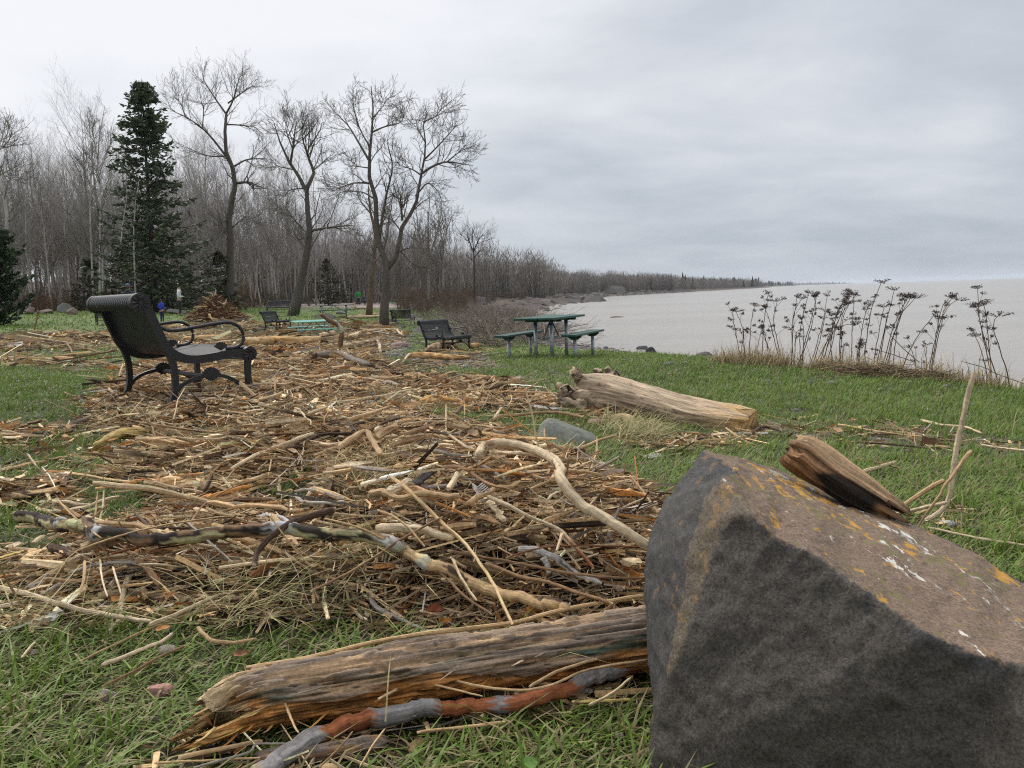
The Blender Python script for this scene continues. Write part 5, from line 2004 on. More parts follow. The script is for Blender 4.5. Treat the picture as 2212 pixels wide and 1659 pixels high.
def build_foreground_log():
    ax = path3(Dz((205, 545), (400, 470), (700, 415), (1000, 365), (1200, 330), (1700, 255), (2300, 175)), 138, 0.008)
    n, sides = 260, 140
    P = spline(ax, n)
    L = np.linalg.norm(np.diff(P, axis=0), axis=1).sum()
    u = np.linspace(0, 1, n)
    x = u * L
    r = np.interp(x, [0, .05, .12, .3, .6, L], [.050, .056, .060, .063, .065, .067])
    th = np.arange(sides) * 2 * np.pi / sides
    g = np.stack([np.broadcast_to(x[:, None], (n, sides)), np.broadcast_to(np.cos(th), (n, sides)), np.broadcast_to(np.sin(th), (n, sides))], -1)
    big = fbm(g * np.array([4.5, 1.2, 1.2]) + 3, 3)
    ridge = fbm(g * np.array([5, 12, 12]) + 8, 4)
    flake = fbm(g * np.array([10, 4.5, 4.5]) + 21, 4)
    step = np.clip((flake + .05) * 22, 0, 1)
    fis = fbm(g * np.array([3.2, 9, 9]) + 55, 3)
    fiss = smooth((.050 - np.abs(fis)) / .05)          # the grey skin stands proud where it has not flaked away
    cs, sn = g[..., 1], g[..., 2]
    low = smooth((.24 - sn + .75 * big + .9 * smooth((.30 - x[:, None]) / .24) * .62) / .22) * smooth((.3 - cs) / .3)
    rm = 1 + .14 * big + .10 * ridge + .10 * step - .13 * low - .10 * low * np.abs(ridge) * 3 - .12 * fiss
    rm *= 1 - .16 * smooth((.02 - x[:, None]) / .02)
    V, F, gv, _ = tubes(P[None], r[None], sides, rmul=rm[None])
    V = V.reshape(n, sides, 3)
    ax0 = (P[4] - P[0]) / np.linalg.norm(P[4] - P[0])
    end = smooth((.10 - x) / .10)[:, None]
    jag = fbm(g[:1] * np.array([0, 9, 9]) + 77, 3)[0]
    V = V + (end * (jag * .085 + .04 - .065 * smooth(-sn[0] * 1.2 + .2))[None])[..., None] * ax0
    skin = np.array([.27, .195, .135])
    grey = np.array([.17, .135, .108])
    rot = np.array([.48, .20, .05])
    tan = np.array([.46, .28, .13])
    c = skin * (1 - smooth(.5 + 1.5 * big)[..., None] * .7) + grey * (smooth(.5 + 1.5 * big)[..., None] * .7)
    c = c * (.55 + .45 * step[..., None]) + tan * (.45 * (1 - step[..., None]) * 1.0)
    c = c * (1 - low[..., None]) + low[..., None] * (rot * (1 - .55 * smooth((fbm(g * np.array([14, 5, 5]) + 91, 3) + .05) / .3)[..., None]) + tan * .35 * smooth((-fbm(g * np.array([14, 5, 5]) + 41, 3)) / .3)[..., None]) * (1 + .9 * ridge[..., None])
    gs = fbm(g * np.array([5.0, 1.6, 2.4]) + 31, 3)
    gsm = .85 * smooth((gs + .04) / .16) * smooth((.40 - np.abs(sn - .40)) / .3) * smooth((.2 - cs) / .3) * (smooth((.20 - x[:, None]) / .06) + smooth((x[:, None] - .42) / .12))
    c = c * (1 - gsm[..., None]) + gsm[..., None] * np.array([.050, .092, .070])
    tipm = smooth((.085 - x[:, None]) / .05) * (1 - low)
    c = c * (1 - .8 * tipm[..., None] * (1 - gsm[..., None])) + .8 * tipm[..., None] * (1 - gsm[..., None]) * np.array([.46, .33, .185])
    tp = smooth((.045 + .03 * jag[None] - x[:, None]) / .03)[..., None]
    c = c * (1 - .85 * tp) + .85 * tp * (np.array([.52, .30, .10]) * smooth(.5 - sn)[..., None] + np.array([.50, .37, .21]) * (1 - smooth(.5 - sn)[..., None]))
    c *= (1 - .60 * fiss)[..., None]
    c *= (1 + .55 * ridge[..., None])
    o = solo('driftwood_log', V.reshape(-1, 3), F, M_LOG, 'thick rotten log with green stains and orange rot lying in front of the boulder', 'log', 'driftwood logs', c.reshape(-1, 3), gv)
    # slivers standing off the rotten wood
    rs = np.random.default_rng(5)
    for k in range(34):
        i = int(rs.uniform(2, 40) if k < 18 else rs.uniform(40, n - 30))
        j = int((.5 + rs.uniform(-.13, .16)) * sides) % sides
        p0 = V[i, j]
        out = p0 - P[i]
        out /= np.linalg.norm(out)
        ln = rs.uniform(.02, .075)
        d = -ax0 * rs.choice([-1, 1], p=[.35, .65]) + out * rs.uniform(.05, .30) + rs.normal(0, .06, 3)
        q = np.array([p0 - out * .004, p0 + d * ln * .5 + out * .002, p0 + d * ln])
        v, f, g2, cc = stick_mesh(q, rs.uniform(.002, .005), .0008, np.clip(c[i, j] * rs.uniform(.9, 1.7), 0, .6), 700 + k, K=6, sides=5, flat=.45, wob=.2)
        obj('splinter', mk_mesh('splinter', v - np.array(o.location), f, cc, g2, False), M_WOOD, o)


build_foreground_log()


def rough_log(label, pts, w, col, lift=0.0, w1=None, rot=None, n=70, sides=36, rough=.12, group='driftwood logs', name='driftwood_log', cat='log', parts=(), endcol=None, seedo=0, P3=None, taper=.45):
    """a split, weathered log; parts: (points, w, w1) root prongs that are children"""
    NS[0] += 1
    seed = NS[0] + seedo
    P3 = path3(pts, w, lift) if P3 is None else P3
    P = spline(P3, n)
    L = np.linalg.norm(np.diff(P, axis=0), axis=1).sum()
    u = np.linspace(0, 1, n)
    r = np.linspace(w * P3[0, 1], (w1 or w) * P3[-1, 1], n) / FPX / 2
    rm0 = r.mean()
    r = r * (1 - taper * np.exp(-u * L / rm0 * 2.2) - taper * np.exp(-(1 - u) * L / rm0 * 2.2))
    th = np.arange(sides) * 2 * np.pi / sides
    g = np.stack([np.broadcast_to((u * L)[:, None], (n, sides)) / rm0 * .30 + seed * 3, np.broadcast_to(np.cos(th), (n, sides)), np.broadcast_to(np.sin(th), (n, sides))], -1)
    big = fbm(g * np.array([1, 1.2, 1.2]), 3)
    ridge = fbm(g * np.array([1.1, 6, 6]) + 8, 3)
    rm = 1 + rough * 1.6 * big + rough * .8 * ridge
    V, F, gv, _ = tubes(P[None], r[None], sides, rmul=rm[None])
    V = V.reshape(n, sides, 3)
    T0 = (P[3] - P[0]) / np.linalg.norm(P[3] - P[0])
    T1 = (P[-1] - P[-4]) / np.linalg.norm(P[-1] - P[-4])
    j0 = fbm(g[:1] * np.array([0, 2.4, 2.4]) + 5, 3)[0]
    j1 = fbm(g[:1] * np.array([0, 2.4, 2.4]) + 15, 3)[0]
    V += (np.exp(-u * L / rm0)[:, None] * j0[None] * rm0 * 1.3)[..., None] * T0
    V += (np.exp(-(1 - u) * L / rm0)[:, None] * j1[None] * rm0 * 1.3)[..., None] * T1
    c = np.asarray(col) * (1 + .45 * ridge[..., None] + .3 * big[..., None])
    if rot is not None:
        k = smooth((fbm(g * np.array([.9, 1.5, 1.5]) + 33, 3) - .02) / .15)[..., None]
        c = c * (1 - k) + np.asarray(rot) * k * (1 + .5 * ridge[..., None])
    crack = fbm(g * np.array([.7, 5, 5]) + 55, 3)
    c *= (1 - .6 * smooth((.05 - np.abs(crack)) / .05))[..., None]
    if endcol is not None:
        k = np.exp(-(1 - u) * L / rm0 * .9)[:, None, None] * (.6 + .4 * np.sign(big[..., None] + .1))
        c = c * (1 - k) + np.asarray(endcol) * k
    o = solo(name, V.reshape(-1, 3), F, M_LOG, label, cat, group, np.clip(c, 0, 1).reshape(-1, 3), gv)
    for k, (pp, a, b) in enumerate(parts):
        q3 = np.array(pp, float)
        v, f, g2, cc = stick_mesh(q3, a * 1.1, b * 1.1, np.asarray(col) * .95, seed + 90 + k, K=34, sides=22, wob=.25, knots=.55)
        v = v + vnormals(v, np.concatenate([f[0][:, [0, 1, 2]], f[0][:, [0, 2, 3]]])) * (a * .34 * fbm(v * 22, 3) - a * .3 * np.maximum(0, fbm(v * 40 + 9, 2)))[:, None]
        cc = cc * (1 - .65 * smooth((fbm(v * 18 + 3, 3) - .05) / .25))[:, None]
        obj('root', mk_mesh('root', v - np.array(o.location), f, cc, g2), M_LOG, o)
    return o


def build_big_log():
    D0, D1 = 6.75, 5.55
    pts = [(1262, 848), (1320, 850), (1400, 870), (1500, 897), (1610, 925)]
    Ds = np.linspace(D0, D1, len(pts))
    P3 = np.array([at(a, b, np.array(d)) for (a, b), d in zip(pts, Ds)])
    for p in P3:
        g = float(ground(np.array([p[0]]), np.array([p[1]]))[0])
        p[2] = max(p[2], g + .07)

    def q(*a):
        return [at(x, y, np.array(d)) for x, y, d in a]
    prongs = [(q((1335, 846, 6.5), (1285, 832, 6.6), (1255, 818, 6.65), (1240, 798, 6.6)), .085, .050), (q((1345, 842, 6.6), (1312, 815, 6.75), (1282, 800, 6.8)), .065, .030),
              (q((1350, 840, 6.6), (1325, 812, 6.8), (1306, 800, 6.85)), .06, .030), (q((1360, 842, 6.6), (1342, 818, 6.8), (1328, 806, 6.85)), .055, .024),
              (q((1330, 862, 6.5), (1260, 858, 6.5), (1212, 846, 6.5)), .085, .040), (q((1320, 872, 6.45), (1250, 876, 6.4), (1204, 862, 6.4)), .065, .025), (q((1250, 852, 6.6), (1222, 838, 6.65), (1205, 832, 6.6)), .03, .018)]
    rough_log('long bleached log with a knobbly root end lying on the grass by the boulder', pts, 90, (.42, .32, .22), w1=70, rot=(.235, .175, .12), n=130, sides=80, rough=.10, parts=prongs, endcol=(.58, .36, .15), P3=P3, taper=.16)


build_big_log()

# block of wood on the boulder
def build_block():
    P3 = np.array([at(1708, 972, np.array(2.02)), at(1760, 998, np.array(2.0)), at(1850, 1058, np.array(1.94)), at(1948, 1118, np.array(1.88))])
    n, sides = 120, 110
    P = spline(P3, n)
    u = np.linspace(0, 1, n)
    L = np.linalg.norm(np.diff(P, axis=0), axis=1).sum()
    r = np.interp(u, [0, .03, .09, .3, .7, .93, .98, 1], np.array([.034, .043, .047, .048, .040, .032, .028, .020]))
    th = np.arange(sides) * 2 * np.pi / sides
    g = np.stack([np.broadcast_to((u * L)[:, None], (n, sides)), np.broadcast_to(np.cos(th), (n, sides)), np.broadcast_to(np.sin(th), (n, sides))], -1)
    ridge = fbm(g * np.array([4, 11, 11]) + 3, 4)
    big = fbm(g * np.array([7, 1.3, 1.3]) + 13, 3)
    sq = np.maximum(np.abs(np.cos(th + .5)), np.abs(np.sin(th + .5)))
    rm = (1 + .17 * ridge + .16 * big + .03 * fbm(g * np.array([40, 14, 14]), 2)) * (.74 + .30 * sq)[None]
    V, F, gv, _ = tubes(P[None], r[None], sides, rmul=rm[None])
    jg = fbm(g[:1] * np.array([0, 6, 6]) + 70, 3)[0]
    T_ = (P[-1] - P[0]) / L
    V = V.reshape(n, sides, 3) + ((smooth((.10 - u) / .10)[:, None] * jg[None] * .035) + (smooth((u - .84) / .16)[:, None] * (jg[None] * .085 - .02)))[..., None] * T_
    V = V.reshape(-1, 3)
    sn, cs = g[..., 2], g[..., 1]
    c = np.array([.215, .118, .058]) * (1 + 1.0 * ridge[..., None])
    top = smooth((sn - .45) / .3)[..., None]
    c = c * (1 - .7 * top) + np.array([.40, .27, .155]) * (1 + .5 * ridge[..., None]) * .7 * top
    ch = smooth((u[:, None] - .36 + .25 * big) / .10) * smooth((.97 - u[:, None] + .3 * big) / .15) * smooth((.72 + .3 * ridge - sn) / .25)
    c = c * (1 - ch[..., None]) + np.array([.020, .015, .012]) * ch[..., None]
    e = smooth((u - .86) / .1)[:, None, None]
    c = c * (1 - .6 * e) + np.array([.22, .145, .08]) * .6 * e
    solo('driftwood_block', V, F, M_LOG, 'rounded block of driftwood, half charred, resting on the top of the boulder', 'wood block', None, np.clip(c, 0, 1).reshape(-1, 3), gv)


build_block()

# ---- sticks one can tell apart
stick('long smooth cream branch curving in from the left edge above the foreground grass', A((-30, 1250), (200, 1300), (400, 1370), (600, 1420), (850, 1455), (975, 1467)), 12, CREAM * .95, .05, w1=10, name='driftwood_branch', cat='branch')
stick('straight cream branch meeting the long curved cream branch in a shallow vee', A((955, 1492), (1050, 1450), (1200, 1390), (1400, 1310), (1640, 1250)), 11, CREAM * .85, .055, name='driftwood_branch', cat='branch', col2=BROWN)
stick('long dark charred birch limb with curls of white bark stretching across the heap', A((115, 795), (250, 800), (380, 815), (520, 830), (640, 890), (800, 910), (1000, 935), (1200, 925), (1400, 915), (1700, 915), (1950, 925)) + Bz((60, 938), (200, 958), (400, 974), (570, 1018)), 27, np.array([.030, .022, .017]), .10, w1=27,
      name='birch_limb', cat='branch', bands=[(TAN * 1.1, .10, 2.6), (BROWN * .8, .22, 5.0)], ubands=[(BIRCH * .85, .205, .225), (BIRCH * .85, .425, .455), (BIRCH * .85, .755, .79), (BIRCH * .7, .955, .99)], sides=16, K=130)
stick('pale peeled end of the birch limb running down to the foreground log', Bz((520, 985), (640, 1040), (740, 1070), (900, 1130), (1100, 1200), (1300, 1275), (1500, 1345), (1640, 1385)), 27, TAN * 1.05, .085, w1=24, name='birch_limb', cat='branch',
      bands=[(DARK, .18, 2.4)], ubands=[(BIRCH * .85, .16, .225)], sides=16, K=70)
stick('crooked dark brown root arching over the charred birch limb', A((2150, 748), (1950, 810), (1820, 880), (1720, 960), (1650, 1040), (1625, 1115)), 15, DARK, .12, name='driftwood_branch', cat='branch')
stick('tan broken stick with dark bark patches crossing below the crooked dark root', A((1370, 850), (1520, 900), (1700, 980), (1860, 1050), (2040, 1170)), 15, TAN, .07, bands=[(DARK, .12, 2)])
stick('short reddish brown stub with a pale broken end beside the straw', A((1620, 1192), (1700, 1130), (1790, 1055)), 20, RED, .05, name='broken_stub', cat='stub')
stick('thin grey twig crossing the charred birch limb', A((1200, 830), (1340, 960), (1490, 1090)), 5, GREY, .10)
stick('thin brown twig pointing at the reddish stub', A((1170, 1060), (1330, 1100), (1590, 1200)), 5, BROWN, .07)
stick('nearly black thin stick lying right of the reddish stub', A((1590, 1212), (1800, 1205), (2120, 1212)), 6, BLACKISH, .06)
stick('long tan stick lying across the left part of the heap below the grass patches', A((390, 510), (700, 560), (900, 575), (1100, 580), (1390, 570)), 6.5, TAN * 1.15, .05)
stick('long thin dark stick with one pale end below the near bench', A((740, 160), (900, 195), (1200, 240), (1480, 270)), 5, BROWN, .06, w1=4)
stick('tan and dark mottled stick in the grass at the left edge', A((10, 500), (200, 460), (430, 415)), 10, TAN, .03, bands=[(DARK, .1, 3)])
rough_log('layered weathered slab of wood near the left edge', A((80, 668), (280, 648), (480, 612)), 20, TAN, .03, w1=14, n=40, sides=24, rough=.22, name='driftwood_slab', cat='slab', group='weathered slabs of wood', rot=DARK)
rough_log('yellowish splintered bundle of wood fibre below the near bench', A((610, 345), (750, 275), (930, 255)), 14, YELLOW * .8, .04, w1=24, n=40, sides=20, rough=.25, name='driftwood_slab', cat='slab', group='weathered slabs of wood')
stick('long straight cream stick slanting up towards the middle of the heap', A((1480, 492), (1700, 385), (1850, 322), (2010, 262)), 10, CREAM, .07)
stick('bright orange splinter lying in the middle of the heap', A((1325, 682), (1480, 640), (1610, 602)), 10, ORANGE * 1.1, .05, name='wood_splinter', cat='splinter')
stick('thin bowed twig arching over the orange splinter', A((1230, 820), (1330, 700), (1500, 610), (1700, 552), (1850, 560), (1910, 605)), 4, BROWN * 1.2, .10)
stick('thin twig bent across the left end of the charred birch limb', A((365, 690), (480, 800), (600, 900), (650, 935)), 4.5, TAN, .11)
stick('short upright twig rising from the grass patch at left', A((685, 722), (600, 800), (535, 842)), 5, BROWN * 1.1, .10)
stick('long thin tan stick crossing the charred limb from the lower left', A((480, 1022), (700, 940), (1000, 860), (1400, 800)), 5, TAN * .8, .12)
stick('reddish brown stick lying just below the charred limb', A((700, 1040), (900, 990), (1100, 970), (1330, 965)), 6, RED * .9, .08)
rough_log('pale cracked slab of bark lying slanted near the left edge', A((170, 1275), (300, 1190), (420, 1110), (515, 1060)), 22, TAN * .85, .04, w1=18, n=40, sides=24, rough=.2, name='driftwood_slab', cat='slab', group='weathered slabs of wood', rot=GREY * .8)
stick('smooth brown stick behind the pale upright sticks at left', A((290, 1200), (450, 1210), (600, 1190), (815, 1118)), 10, BROWN * 1.2, .06)
stick('pale stick standing nearly upright with a broken foot, leftmost of three', A((545, 1085), (540, 1200), (505, 1300)), 7, TAN, .12)
stick('thin pale stick standing nearly upright, middle of three', A((640, 1078), (665, 1220), (690, 1312)), 5, CREAM, .13)
stick('thin pale stick standing nearly upright, rightmost of three', A((725, 1122), (775, 1292)), 5, CREAM, .13)
stick('short dark round stub in front of the left end of the charred limb', A((325, 985), (400, 1010), (460, 1035)), 21, DARK, .02, name='broken_stub', cat='stub')
stick('bent grey branch behind the brown stick at left', A((440, 1165), (600, 1115), (750, 1095), (960, 1110)), 9, GREY * .8, .05)
stick('brown knotted stub slanting down right of the three upright sticks', A((880, 1078), (960, 1150), (1020, 1235)), 15, BROWN, .05, name='broken_stub', cat='stub')
stick('yellow split plank at the left edge', A((-40, 1060), (60, 1040), (155, 1018)), 14, YELLOW, .03, flat=.4, name='wood_splinter', cat='splinter')
stick('pale curl of white birch bark in front of the crooked dark root', A((1665, 815), (1680, 790), (1720, 783), (1790, 798), (1855, 832)), 10, BIRCH, .06, name='bark_curl', cat='bark')
stick('grey twig lying above the pale birch curl', A((1890, 637), (2000, 627), (2210, 682)), 6, GREY, .09)
stick('thicker pale grey branch curving beside the grey twig', A((1890, 658), (1940, 700), (2050, 715), (2210, 700)), 8.5, GREY * 1.25, .08)
stick('brown flake of bark standing on edge in the upper heap', A((1690, 205), (1740, 270), (1790, 322)), 20, BROWN, .06, flat=.3, name='bark_piece', cat='bark', w1=12)
stick('thin brown flake of bark lying below the upright bark flake', A((1790, 300), (1895, 388)), 17, BROWN * 1.1, .06, flat=.25, name='bark_piece', cat='bark')
stick('white flat shell shaped flake in the upper heap', A((1765, 250), (1830, 235), (1890, 200)), 12, np.array([.6, .58, .52]), .05, flat=.3, name='bark_piece', cat='bark')

P = Bz((1062, 405), (1100, 355), (1200, 332), (1330, 347), (1450, 392), (1530, 440), (1590, 500), (1585, 560), (1640, 640), (1720, 720), (1850, 800), (2000, 890), (2170, 1000))
stick('thick pale driftwood branch bent like a hook, running from the heap down to the boulder', P, 24, CREAM * .9, .17, w1=23, name='driftwood_branch', cat='branch', sides=20, K=90, bands=[(BROWN, .34, 3)], knots=.07, wob=.2,
      branches=[(Bz((1590, 500), (1720, 513), (1855, 535)), 11, TAN), (Bz((1690, 522), (1760, 500), (1828, 462)), 6, TAN * .8), (Bz((1500, 690), (1530, 660), (1590, 632)), 7, CREAM)])
stick('split brown stake pointing up right from the hooked branch', Bz((1500, 425), (1700, 362), (1850, 305), (1942, 278)), 15, TAN * .9, .12, w1=5, name='wood_splinter', cat='splinter')
stick('thin crooked pale wand standing upright beside the grey wedge rock', [(1135, 838), (1150, 900), (1158, 945), (1163, 965), (1172, 1020), (1177, 1085)], 4.2, CREAM * .85, up=True)
stick('long straight pale stick slanting down the front of the heap', Bz((490, 540), (620, 640), (750, 770), (850, 870), (950, 960), (1050, 1090), (1150, 1240), (1275, 1490)), 9, TAN * 1.15, .13)
stick('cream stick with a dark orange tip slanting below the hooked branch', Bz((1115, 668), (1250, 730), (1400, 800), (1550, 870), (1650, 970), (1750, 1080), (1795, 1135)), 10, CREAM * .9, .09, col2=RED * 1.2)
stick('short thick yellow cream driftwood piece in front of the charred limb', Bz((395, 880), (550, 875), (700, 892), (900, 940)), 22, CREAM, .09, name='driftwood_branch', cat='branch', w1=16, sides=16)
stick('long brown stick rising from lower left over the charred limb', Bz((-20, 1278), (200, 1170), (400, 1050), (600, 920), (825, 798)), 6.5, BROWN * 1.1, .14)
stick('thin tan twig slanting over the charred limb', Bz((70, 810), (250, 855), (400, 920), (550, 1003)), 5, TAN, .12)
stick('curved pale twig arching over the yellow cream piece', Bz((410, 752), (500, 790), (600, 860), (712, 990)), 6, TAN * 1.1, .14)
stick('white barked birch branch with a broken side stub in front of the boulder', Bz((1310, 1005), (1420, 1010), (1530, 1060), (1600, 1110), (1700, 1170), (1845, 1228)), 16, BIRCH, .06, name='birch_limb', cat='branch', bands=[(DARK * 1.5, .25, 3)],
      branches=[(Bz((1470, 1060), (1492, 1110), (1512, 1168)), 15, BIRCH * .9)])
stick('straight tan stick sticking out over the grass right of the hooked branch', Bz((1390, 620), (1600, 530), (1812, 428)), 6, TAN, .13)
stick('thin brown rod standing nearly upright against the hooked branch', Bz((1638, 408), (1610, 600), (1568, 852)), 5, BROWN, up=True)
stick('long dark brown stick lying low across to the boulder', Bz((860, 1015), (1100, 1060), (1300, 1095), (1600, 1150), (1900, 1185), (2160, 1190)), 8, BROWN * .9, .11)
stick('thin red brown withe running to the boulder', Bz((1230, 1062), (1450, 1000), (1700, 985), (2170, 995)), 4.5, RED * .7, .14)
stick('dark stick slanting down under the long pale stick', Bz((720, 1080), (850, 1200), (1000, 1330), (1140, 1425)), 8, BROWN * .8, .09)
stick('pale stick slanting beside the long pale stick', Bz((890, 1072), (950, 1200), (1045, 1335)), 7, PALE, .12)
stick('smooth brown rod running low towards the foreground log', Bz((1100, 1095), (1300, 1180), (1500, 1230), (1700, 1290), (1920, 1358)), 9.5, BROWN * 1.15, .10)
stick('long tan switch lying along the top of the foreground log', Dz((395, 318), (560, 292), (700, 260), (820, 235), (1000, 195), (1200, 165), (1400, 140), (1600, 113), (1800, 58), (2170, -8)), 10, TAN * 1.15, .095, w1=9, name='driftwood_branch', cat='branch')
stick('dark brown spike with pale streaks in the upper right of the heap', Bz((585, 270), (720, 230), (850, 170), (955, 92)), 11, BROWN, .10, col2=DARK)
stick('forked tan branch end sitting on the upper heap', Bz((165, 350), (250, 290), (345, 245), (400, 350), (432, 398)), 15, TAN * .85, .10, name='driftwood_branch', cat='branch')
stick('grey brown stick beneath the head of the hooked branch', Bz((750, 375), (900, 408), (1000, 420), (1100, 480), (1225, 552)), 9, GREY * .75, .09)
stick('curved brown stick below the grey brown stick', Bz((830, 480), (950, 490), (1050, 550), (1150, 600), (1255, 622)), 7.5, BROWN * 1.3, .10)
stick('stout grey tan stick with a rounded pale knob at its left end', Bz((365, 650), (450, 640), (550, 678), (650, 650), (750, 645), (850, 668), (935, 662)), 16, TAN * .8, .11, name='driftwood_branch', cat='branch')
stick('pale knobbly chunk of wood behind the stout knobbed stick', Bz((495, 625), (560, 600), (615, 570)), 22, CREAM, .10, name='wood_chunk', cat='wood chunk')
stick('short tan board end standing in the middle of the heap', Bz((1110, 695), (1160, 760), (1222, 832)), 19, PALE, .09, flat=.45, name='wood_splinter', cat='splinter', w1=17)
stick('orange split splinter beside the short tan board', Bz((1225, 892), (1300, 840), (1372, 778)), 15, TAN * 1.2, .09, flat=.4, name='wood_splinter', cat='splinter', w1=6)
stick('short pale stub leaning in the upper heap', Bz((870, 625), (922, 515)), 13, PALE, .10, name='broken_stub', cat='stub')
stick('long brown branch lying behind the grey wedge rock', Bz((1150, 175), (1200, 152), (1350, 140), (1550, 130), (1720, 160)), 8, TAN * .7, .05, name='driftwood_branch', cat='branch')
stick('short bleached crooked stick left of the grey wedge rock', Bz((1160, 165), (1195, 110), (1242, 66)), 7, CREAM, .03)
stick('dark piece of limb under the hooked branch', Bz((1125, 462), (1250, 472), (1440, 450)), 17, BROWN * .9, .05, name='driftwood_branch', cat='branch')
stick('bright orange rod in the middle of the heap', Bz((780, 708), (900, 758), (1005, 802)), 5.5, ORANGE, .09, name='wood_splinter', cat='splinter')
stick('grey brown stick lying right of the hooked branch', Bz((1570, 798), (1700, 788), (1860, 822)), 9, GREY * .75, .04)
stick('smooth tan stick reaching the left edge of the boulder', Bz((1985, 842), (2080, 825), (2180, 800)), 13, TAN * .9, .05)
stick('blackish lump of bark in the upper middle of the heap', Bz((620, 600), (700, 555), (765, 500)), 26, BLACKISH * 1.5, .06, name='bark_piece', cat='bark', flat=.5)

stick('peeled branch with bands of grey bark lying in front of the foreground log', Dz((440, 775), (560, 690), (680, 612), (800, 562), (900, 541), (1000, 526), (1150, 508), (1300, 490), (1450, 476), (1650, 462), (1830, 418), (1950, 360), (2100, 312), (2250, 288)), 42, (.235, .078, .030), .02, w1=31,
      name='driftwood_branch', cat='branch', ubands=[((.22, .205, .195), 0, .17), ((.22, .205, .195), .29, .42), ((.20, .185, .175), .555, .59), ((.20, .185, .175), .74, .87)], sides=22, K=110, knots=.06)
stick('thin wavy switch lying on the front of the foreground log', Dz((975, 455), (1060, 410), (1150, 370), (1250, 355), (1400, 390), (1600, 410), (1750, 380), (1900, 320), (2160, 280)), 7, TAN, .075, name='driftwood_stick',
      branches=[(Dz((1060, 325), (1150, 370), (1300, 410), (1435, 442)), 6, TAN)])
stick('tan twig leaning on the left part of the foreground log', Dz((515, 355), (560, 460), (600, 560), (625, 602)), 7, TAN * .8, .08, w1=5)
stick('thin dark twig in the litter below the foreground log', Dz((160, 758), (400, 692), (440, 652), (585, 650)), 6, GREY * .7, .04)
stick('thin tan twig at the lower edge below the foreground log', Dz((-10, 738), (200, 725), (455, 712)), 6, TAN, .03)
stick('stout tan stick with a dark joint left of the peeled branch', Dz((95, 712), (250, 685), (465, 638)), 12, TAN * .85, .03)
rough_log('short rotten grey brown log under the peeled branch', Dz((430, 720), (700, 690), (1010, 640)), 42, (.15, .115, .09), .0, w1=34, n=60, sides=36, rough=.2, rot=BROWN)
stick('tan stick in the grass below the peeled branch', Dz((1145, 602), (1300, 580), (1535, 553)), 8, TAN, .03, bands=[(BROWN, .2, 2)])
stick('thin tan twig crossing below the grey bark band', Dz((895, 750), (950, 660), (1005, 585)), 5, TAN, .07)
stick('thin brown twig crossing the short rotten log', Dz((715, 755), (790, 680), (862, 598)), 4.5, BROWN, .08)
stick('short yellow stick with a dark end in the grass by the boulder foot', Dz((1830, 466), (1980, 463), (2095, 457)), 8, YELLOW, .03)
stick('forked pale twig above the short yellow stick', Dz((1905, 478), (2000, 430), (2088, 362)), 7, PALE, .06)
stick('tan twig leaning on the right part of the foreground log', Dz((1640, 398), (1770, 330), (1938, 278)), 8, TAN * .8, .09)

stick('peeled cream stick with a dark underside in the foreground grass', Cz((655, 645), (800, 582), (950, 525), (1040, 490), (1105, 442)), 10, CREAM * .95, .04)
stick('long thin straw coloured rod lying in the foreground grass', Cz((515, 618), (800, 480), (1000, 390), (1200, 320), (1500, 248)), 5.5, TAN * .8, .05)
stick('brown twig in the foreground grass right of the reddish stone', Cz((655, 780), (850, 690), (1050, 580), (1195, 515)), 6.5, BROWN * 1.2, .04)
stick('crooked tan root in the foreground grass below the straw', Cz((1270, 405), (1300, 440), (1365, 480), (1500, 492), (1645, 478)), 9.5, TAN, .04)
stick('short pale stick in the grass near the left edge', Cz((138, 595), (180, 545), (225, 495)), 6, PALE, .04)

# sticks by and behind the boulder
stick('tall bent cream stick standing behind the boulder at right', [(2105, 803), (2088, 870), (2070, 955), (2058, 1030), (2050, 1080), (2030, 1108), (1998, 1124)], 11, CREAM * 1.05, up=True, D=2.25, w1=11)
stick('thin tan stick leaning across the tall bent cream stick', [(2100, 972), (2050, 1040), (2000, 1110), (1975, 1150)], 9, TAN, up=True, D=2.12, w1=4)
stick('short tan stick sticking out behind the driftwood block', [(2038, 1037), (1990, 1068), (1940, 1100)], 11, TAN * 1.1, up=True, D=2.15)
stick('pale splintered stick low behind the boulder edge', [(2045, 1085), (1990, 1098), (1930, 1112)], 9, PALE, up=True, D=2.2)
stick('thin pale stick lying in the grass right of the boulder', [(2005, 1140), (2100, 1160), (2230, 1180)], 6, CREAM * .9, .03)
stick('short smooth stick in the grass beyond the driftwood block', [(1858, 1022), (1900, 1010), (1935, 998)], 9, PALE, .03)
stick('thin brown stick in the grass beyond the driftwood block', [(1850, 990), (1900, 1000), (1945, 1012)], 5, BROWN, .03)
stick('dark curved stick poking out from the right end of the bleached log', [(1620, 938), (1650, 922), (1690, 930)], 8, DARK * 1.5, .03)
for lab, pts, w, c in [('pale bent stick on the gravel strip at right', [(1990, 908), (2030, 917), (2080, 922), (2120, 935)], 6, PALE), ('tan stick on the gravel strip right of the bleached log', [(1810, 917), (1900, 932), (2000, 945)], 5, TAN),
                       ('dark stick lying along the gravel strip at right', [(1840, 955), (1930, 960), (2010, 968)], 6, DARK * 1.4), ('cream splinter at the right end of the gravel strip', [(2120, 962), (2180, 970), (2230, 976)], 6, CREAM)]:
    stick(lab, pts, w, c, .03)

